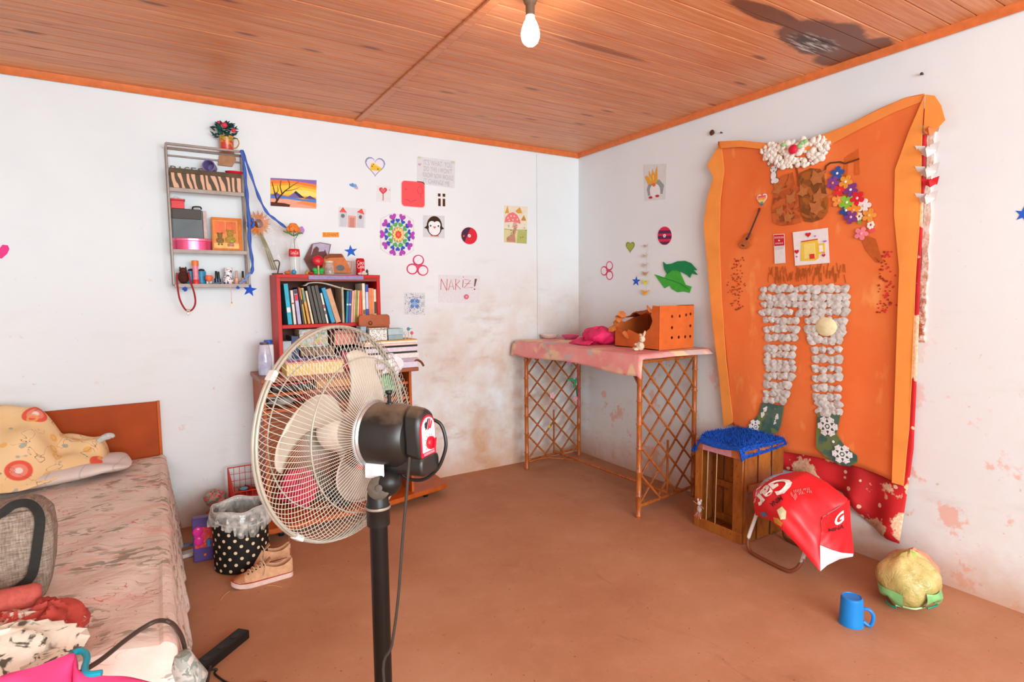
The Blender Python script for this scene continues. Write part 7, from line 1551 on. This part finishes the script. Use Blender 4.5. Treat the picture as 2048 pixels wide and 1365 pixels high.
def garf(s, q):
    i = s*(len(top_)-1); k = min(len(top_)-2, int(i)); p = top_[k].lerp(top_[k+1], i-k)
    return (p.x+.01*q*sin(s*9), p.y-.26*q, p.z+.022*sin(pi*min(1, q*5))*(.5+.5*sin(s*13+1))-.10*q+.012*sin(s*24+q*4)*q+(-.012 if q < .02 else 0))
obj('shoulder_cloth', MB().grid(90, 30, garf), mat('#ea4a88', .8, .1, 12), pg, solid=.004)
hg = thing('clothes_hanger', 'teal plastic clothes hanger with its hook resting on the black cable', 'hanger', (-3.43, -2.25, .53))
m = MB().tube(smoothpath([(-3.439, -2.397, 0.600), (-3.428, -2.393, 0.600), (-3.415, -2.408, 0.600), (-3.408, -2.439, 0.600), (-3.409, -2.473, 0.600), (-3.405, -2.501, 0.600), (-3.394, -2.515, 0.600), (-3.374, -2.522, 0.600)], 5), .0075, 9); obj('hook', m, mat('#14a0b8', .35, .08, 15), hg)
m = MB().tube(smoothpath([(-3.438, -2.389, 0.595), (-3.463, -2.404, 0.595), (-3.516, -2.417, 0.595)], 4), .007, 8); obj('shoulder_bar', m, mat('#14a0b8', .35, .08, 15), hg)
cbp = [Vector(p) for p in [(-3.434, -2.426, 0.560), (-3.389, -2.39, 0.560), (-3.34, -2.324, 0.560), (-3.297, -2.278, 0.560)]] + [Vector(p) for p in ((-3.265, -2.275, 0.565), (-3.236, -2.298, 0.560), (-3.216, -2.18, 0.459), (-3.207, -2.17, 0.403), (-3.205, -2.16, 0.334))] + [Vector((-3.155, -1.95, .10)), Vector((-3.14, -1.75, .02)), Vector((-3.12, -1.62, .016))]
solo('power_cable', MB().tube(smoothpath(cbp, 6), .0062, 9), mat('#4a3a32', .45, .1, 20), 'thick dark cable running over the bed and down to the black power strip', 'cable')
# ------------------------------------------------------------------ floor at the left
psn = thing('power_strip', 'dusty black power strip on the floor beside the bed', 'power strip', (-3.06, -1.555, 0))
a_, b_ = Vector((-3.165, -1.648, 0.020)), Vector((-2.983, -1.479, 0.020)); d_ = (b_-a_).normalized(); n_ = Vector((-d_.y, d_.x, 0)); a_ = a_-d_*.10
Rz = Matrix.Rotation(math.atan2(d_.y, d_.x), 3, 'Z'); cc_ = (a_+b_)/2
m = MB().box((cc_.x, cc_.y, .019), ((b_-a_).length, .056, .037), Rz); obj('casing', m, mat('#1c1815', .5, .3, 60), psn, bevel=.004)
for k in range(4):
    c = a_+d_*(.07+.075*k); m = MB(); m.lathe([(.017, .0375), (.017, .039), (.015, .0385), (0, .0383)], (c.x, c.y, 0), 16); obj('socket', m, mat('#2c2620', .5, .3, 80), psn)
obj('cord', MB().tube(smoothpath([a_+d_*.10-n_*.028+Vector((0, 0, -.002)), a_+d_*.12-n_*.07, Vector((-3.11, -1.693, 0.006)), Vector((-3.052, -1.803, 0.006)), Vector((-2.95, -1.85, .006))], 5), .0042, 7), mat('#221e1b', .5), psn)
# polka dot bin with plastic liner
bnx, bny, br, bh = -2.905, -.735, .136, .310
bi = thing('waste_bin', 'round black waste bin with pale polka dots and a clear plastic liner', 'bin', (bnx, bny, 0))
m = MB(); m.lathe([(0, .002), (br*.97, .002), (br, .006), (br*1.02, bh), (br*.99, bh), (br*.96, .012), (0, .012)], (bnx, bny, 0), 44); obj('bin_wall', m, mat('#1b1713', .65, .2, 40), bi)
m = MB(); 
for j in range(9):
    for k in range(15):
        a = 2*pi*(k+.5*(j % 2))/15; z = .022+.0325*j; R0 = br*(1+.02*z/bh)+.0012; vs = []
        for i in range(9):
            t_ = 2*pi*i/9; aa = a+.0088*cos(t_)/R0; vs.append((bnx+R0*cos(aa), bny+R0*sin(aa), z+.0088*sin(t_)))
        m.add(vs, [tuple(range(9))])
obj('polka_dots', m, mat('#e6cfae', .7, .08, 60), bi)
rr = random.Random(15)
def liner(s, q):
    a = 2*pi*s; cr = .006*sin(13*a+q*5)+.004*sin(29*a)+.003*sin(47*a+q*9); droop = .085+.045*max(0, sin(a+2.2))+.02*sin(3*a)
    if q < .42: k = q/.42; return (bnx+(br*.93+cr*(1-k))*cos(a), bny+(br*.93+cr*(1-k))*sin(a), bh-.13+(.13+.014)*k+.006*sin(5*a)*k)
    if q < .55: k = (q-.42)/.13; return (bnx+(br*.93+.018*k)*cos(a), bny+(br*.93+.018*k)*sin(a), bh+.014+.010*sin(pi*k)+.006*sin(5*a))
    k = (q-.55)/.45; return (bnx+(br*1.04+.010*sin(pi*k)+cr*k*1.6)*cos(a), bny+(br*1.04+.010*sin(pi*k)+cr*k*1.6)*sin(a), bh+.014-droop*k)
lm = film(.22, .34, .55, 16); lm.name = 'cloudy_liner'
obj('liner', MB().grid(90, 26, liner, wrap=True), lm, bi)
m = MB(); m.tube([(bnx+(br*1.06)*cos(2*pi*k/60), bny+(br*1.06)*sin(2*pi*k/60), bh-.028-.030*sin(2*pi*k/60+2.6)) for k in range(60)], .0045, 6, closed=True); obj('liner_fold', m, mat('#cfc9c0', .4, .15, 60, alpha=.75), bi)
m = MB(); m.tube([(bnx+(br*.975+.003*sin(k))*cos(2*pi*k/60), bny+(br*.975+.003*sin(k))*sin(2*pi*k/60), bh+.022+.006*sin(2*pi*k/60*5)) for k in range(60)], .0035, 6, closed=True); obj('liner_fold', m, mat('#d6d2ca', .4, .15, 60, alpha=.75), bi)
solo('rubbish', crumple((bnx, bny, bh-.16), (.085, .085, .05), 44), mat('#8a8a7c', .7, .5, 30), 'crumpled grey green rubbish inside the polka dot bin', 'rubbish')
# canvas shoes
CAN = mat('#d3a27c', .85, .16, 45, bump=.2)
def sneaker(label, toe, heel):
    toe, heel = Vector((*toe, 0)), Vector((*heel, 0)); L_ = (heel-toe).length; ex = (heel-toe).normalized(); ey = Vector((-ex.y, ex.x, 0)); t = thing('canvas_shoe', label, 'shoe', tuple((toe+heel)/2), 'pair of canvas shoes')
    hw = lambda s: L_*(.155*(1-abs(2*min(s, .5)-1)**2.6)**.5 if s < .32 else .155-.035*((s-.32)/.68)**1.2) * (1 if s < .93 else sqrt(max(0, 1-((s-.93)/.072)**2))*.92+.08)
    V = lambda s, w, z: tuple(toe+ex*(s*L_)+ey*w+Vector((0, 0, z)))
    out = [(s, hw(s)) for s in [0, .01, .03, .07, .13, .22, .32, .45, .6, .75, .87, .94, .975, .995, 1.0]]; poly = [(s, w*1.03) for s, w in out] + [(s, -w*1.03) for s, w in out[::-1][1:-1]]
    lift = lambda s: .004*max(0, (.2-s)/.2)**2*5
    m = MB().prism(poly, lambda s, w, z: V(s, w, z+lift(s)), .0, .030); obj('sole', m, mat('#dfc0b4', .6, .12, 40), t, bevel=.003)
    m = MB().prism([(s, w*1.012) for s, w in poly], lambda s, w, z: V(s, w, z+lift(s)), .0262, .0302); obj('stripe', m, mat('#a84a38', .6), t)
    def up(s0, a):
        s = .015+.975*s0; w = hw(s)*.97; th = pi*a; h = .030+.028*min(1, s/.16)**.6
        if s > .16: h += (.046)*min(1, (s-.16)/.38)**1.1
        if s > .55: h = h-.026*sin(pi*(s-.55)/.45)**1.0+.010*max(0, s-.85)*6
        c_, s_ = cos(th), sin(th); y = w*(abs(c_)**.75)*(1 if c_ > 0 else -1)*(1-.16*s_*(s > .2)); z = .026+(h-.026)*s_**.72
        if s > .53 and abs(c_) < .62: z = min(z, .034+(.02 if s < .58 else 0)); y *= .9
        return V(s, y, z)
    obj('upper', MB().grid(40, 30, up), CAN, t, angle=50)
    obj('toe_cap', MB().grid(12, 16, lambda s, a: tuple(Vector(up(s*.20, a))+Vector((0, 0, .0022)))), mat('#b87a52', .7, .15, 40), t)
    m = MB().grid(10, 8, lambda s, a: V(.28+.36*s, (a-.5)*.042, .030+.034+.036*s+.004*sin(pi*a)+.012*max(0, s-.8)*5)); obj('tongue', m, mat('#c08e68', .85), t, solid=.003)
    for sg in (-1, 1):
        for k in range(5):
            s = .27+.062*k; m = MB(); p = Vector(up((s-.015)/.975, .5+sg*.165)); m.sph(p+Vector((0, 0, .0015)), (.0045, .0045, .003), 8, 5); obj('eyelet', m, mat('#2c2420', .4), t)
    for k in range(5):
        s = .27+.062*k; a, b = Vector(up((s-.015)/.975, .335)), Vector(up((s+.03)/.975, .665)); m = MB().tube(smoothpath([a, (a+b)/2+Vector((0, 0, .013)), b], 4), .0028, 6); obj('lace', m, mat('#d9b894', .8), t)
    c = Vector(V(.50, 0, .098)); m = MB()
    for sg in (-1, 1): m.tube(smoothpath([c, c+ey*sg*.025+Vector((0, 0, .022)), c+ey*sg*.05+ex*.01+Vector((0, 0, -.005)), c+ey*sg*.052+Vector((0, 0, -.045))], 5), .0025, 6)
    obj('lace_bow', m, mat('#d9b894', .8), t)
    m = MB().grid(5, 4, lambda s, q: tuple(Vector(up(.985, .12+.0*s))+ey*(-.006+.012*s)*1.0+ex*.004+Vector((0, 0, .012+.05*q)))); obj('heel_strip', m, mat('#b5623c', .8), t, solid=.003)
    m = MB()
    for sg in (1,): 
        for k in range(3): m.tube([tuple(Vector(up(.76+.035*k, .24 if sg > 0 else .76))+ey*.002), tuple(Vector(up(.80+.035*k, .10 if sg > 0 else .9))+ey*.002)], .0015, 5)
    obj('side_mark', m, mat('#6a5a50', .8), t)
sneaker('tan canvas shoe nearer the room, with a frayed lace, before the polka dot bin', (-2.989, -1.009, 0.000)[:2], (-2.695, -1.005, 0.000)[:2])
sneaker('tan canvas shoe on the far side, leaning against the polka dot bin', (-2.968, -0.822, 0.000)[:2], (-2.67, -0.819, 0.000)[:2])
# purple toy box and little things by the wall
pb = thing('toy_box', 'flat purple box with a red and pink picture, between the bed and the bin', 'box', (-3.07, -.59, 0))
A_, B2 = Vector((-3.13, -0.584, 0.000)), Vector((-3.033, -0.591, 0.000)); dx = (B2-A_); nx = Vector((-dx.y, dx.x, 0)).normalized()
PPB = lambda u, w, t: tuple(A_+dx*u-nx*(t)+Vector((0, 0, w))+nx*.0+nx*(w*.10))
m = MB().prism(rect(0, 0.001, 1, .235), PPB, -.055, 0); obj('box_body', m, mat('#5a3f86', .4, .12, 20), pb, bevel=.004)
m = MB().prism(rect(.10, .075, 1.0, .185), PPB, 0, .002); obj('picture', m, floral('red_picture', '#e2401c', ['#e83a8a', '#f06a2a', '#d81e2c'], 30, .54), pb)
m = MB(); m.cyl(PPB(.80, .082, .010), PPB(.80, .120, .010), .012, n=12); obj('blue_cylinder', m, mat('#4a8fc4', .4), pb)
m = MB(); m.sph(PPB(.58, .035, .003), (.008, .005, .008), 10, 6); obj('orange_button', m, mat('#f07a2a', .4), pb)
m = MB(); m.sph(PPB(.28, .165, .004), (.026, .008, .030), 10, 6); m.sph(PPB(.30, .115, .004), (.024, .008, .028), 10, 6); obj('pink_gem', m, mat('#e83a96', .2), pb)
m = MB().box((-3.135, -.46, .012), (.16, .07, .022), Matrix.Rotation(.2, 3, 'Z')); solo('folded_cloth', m, mat('#d9cdc4', .8, .2, 30), 'pale folded cloth on the floor between the bed and the purple box', 'cloth', bevel=.008)
m = MB().box((-3.13, -.40, .040), (.17, .03, .018), Matrix.Rotation(.15, 3, 'Z')); solo('strap', m, mat('#6f7686', .6), 'grey blue strap lying on the pale folded cloth by the bed', 'strap', bevel=.004)
m = crumple((-2.985, -.16, .20), (.055, .05, .05), 51); solo('cloth_flower', m, floral('pink_cotton', '#e88a8c', ['#d9546a', '#8aa58a'], 30, .55), 'pink flowered cloth behind the bin at the end of the base board', 'cloth')
# bits of straw on the floor
rr = random.Random(77); 
for k, (px_, lab) in enumerate((((-2.80, -1.10), 'straw bit just right of the canvas shoes'), ((-3.02, -1.06), 'short straw bit left of the shoe toes'))):
    a = rr.uniform(0, 3); m = MB().tube(smoothpath([(px_[0]-.04*cos(a), px_[1]-.04*sin(a), .002), (px_[0], px_[1]+.008, .0025), (px_[0]+.04*cos(a), px_[1]+.04*sin(a), .002)], 4), .0014, 5); solo('straw', m, mat('#d9a878', .8), lab, 'straw')
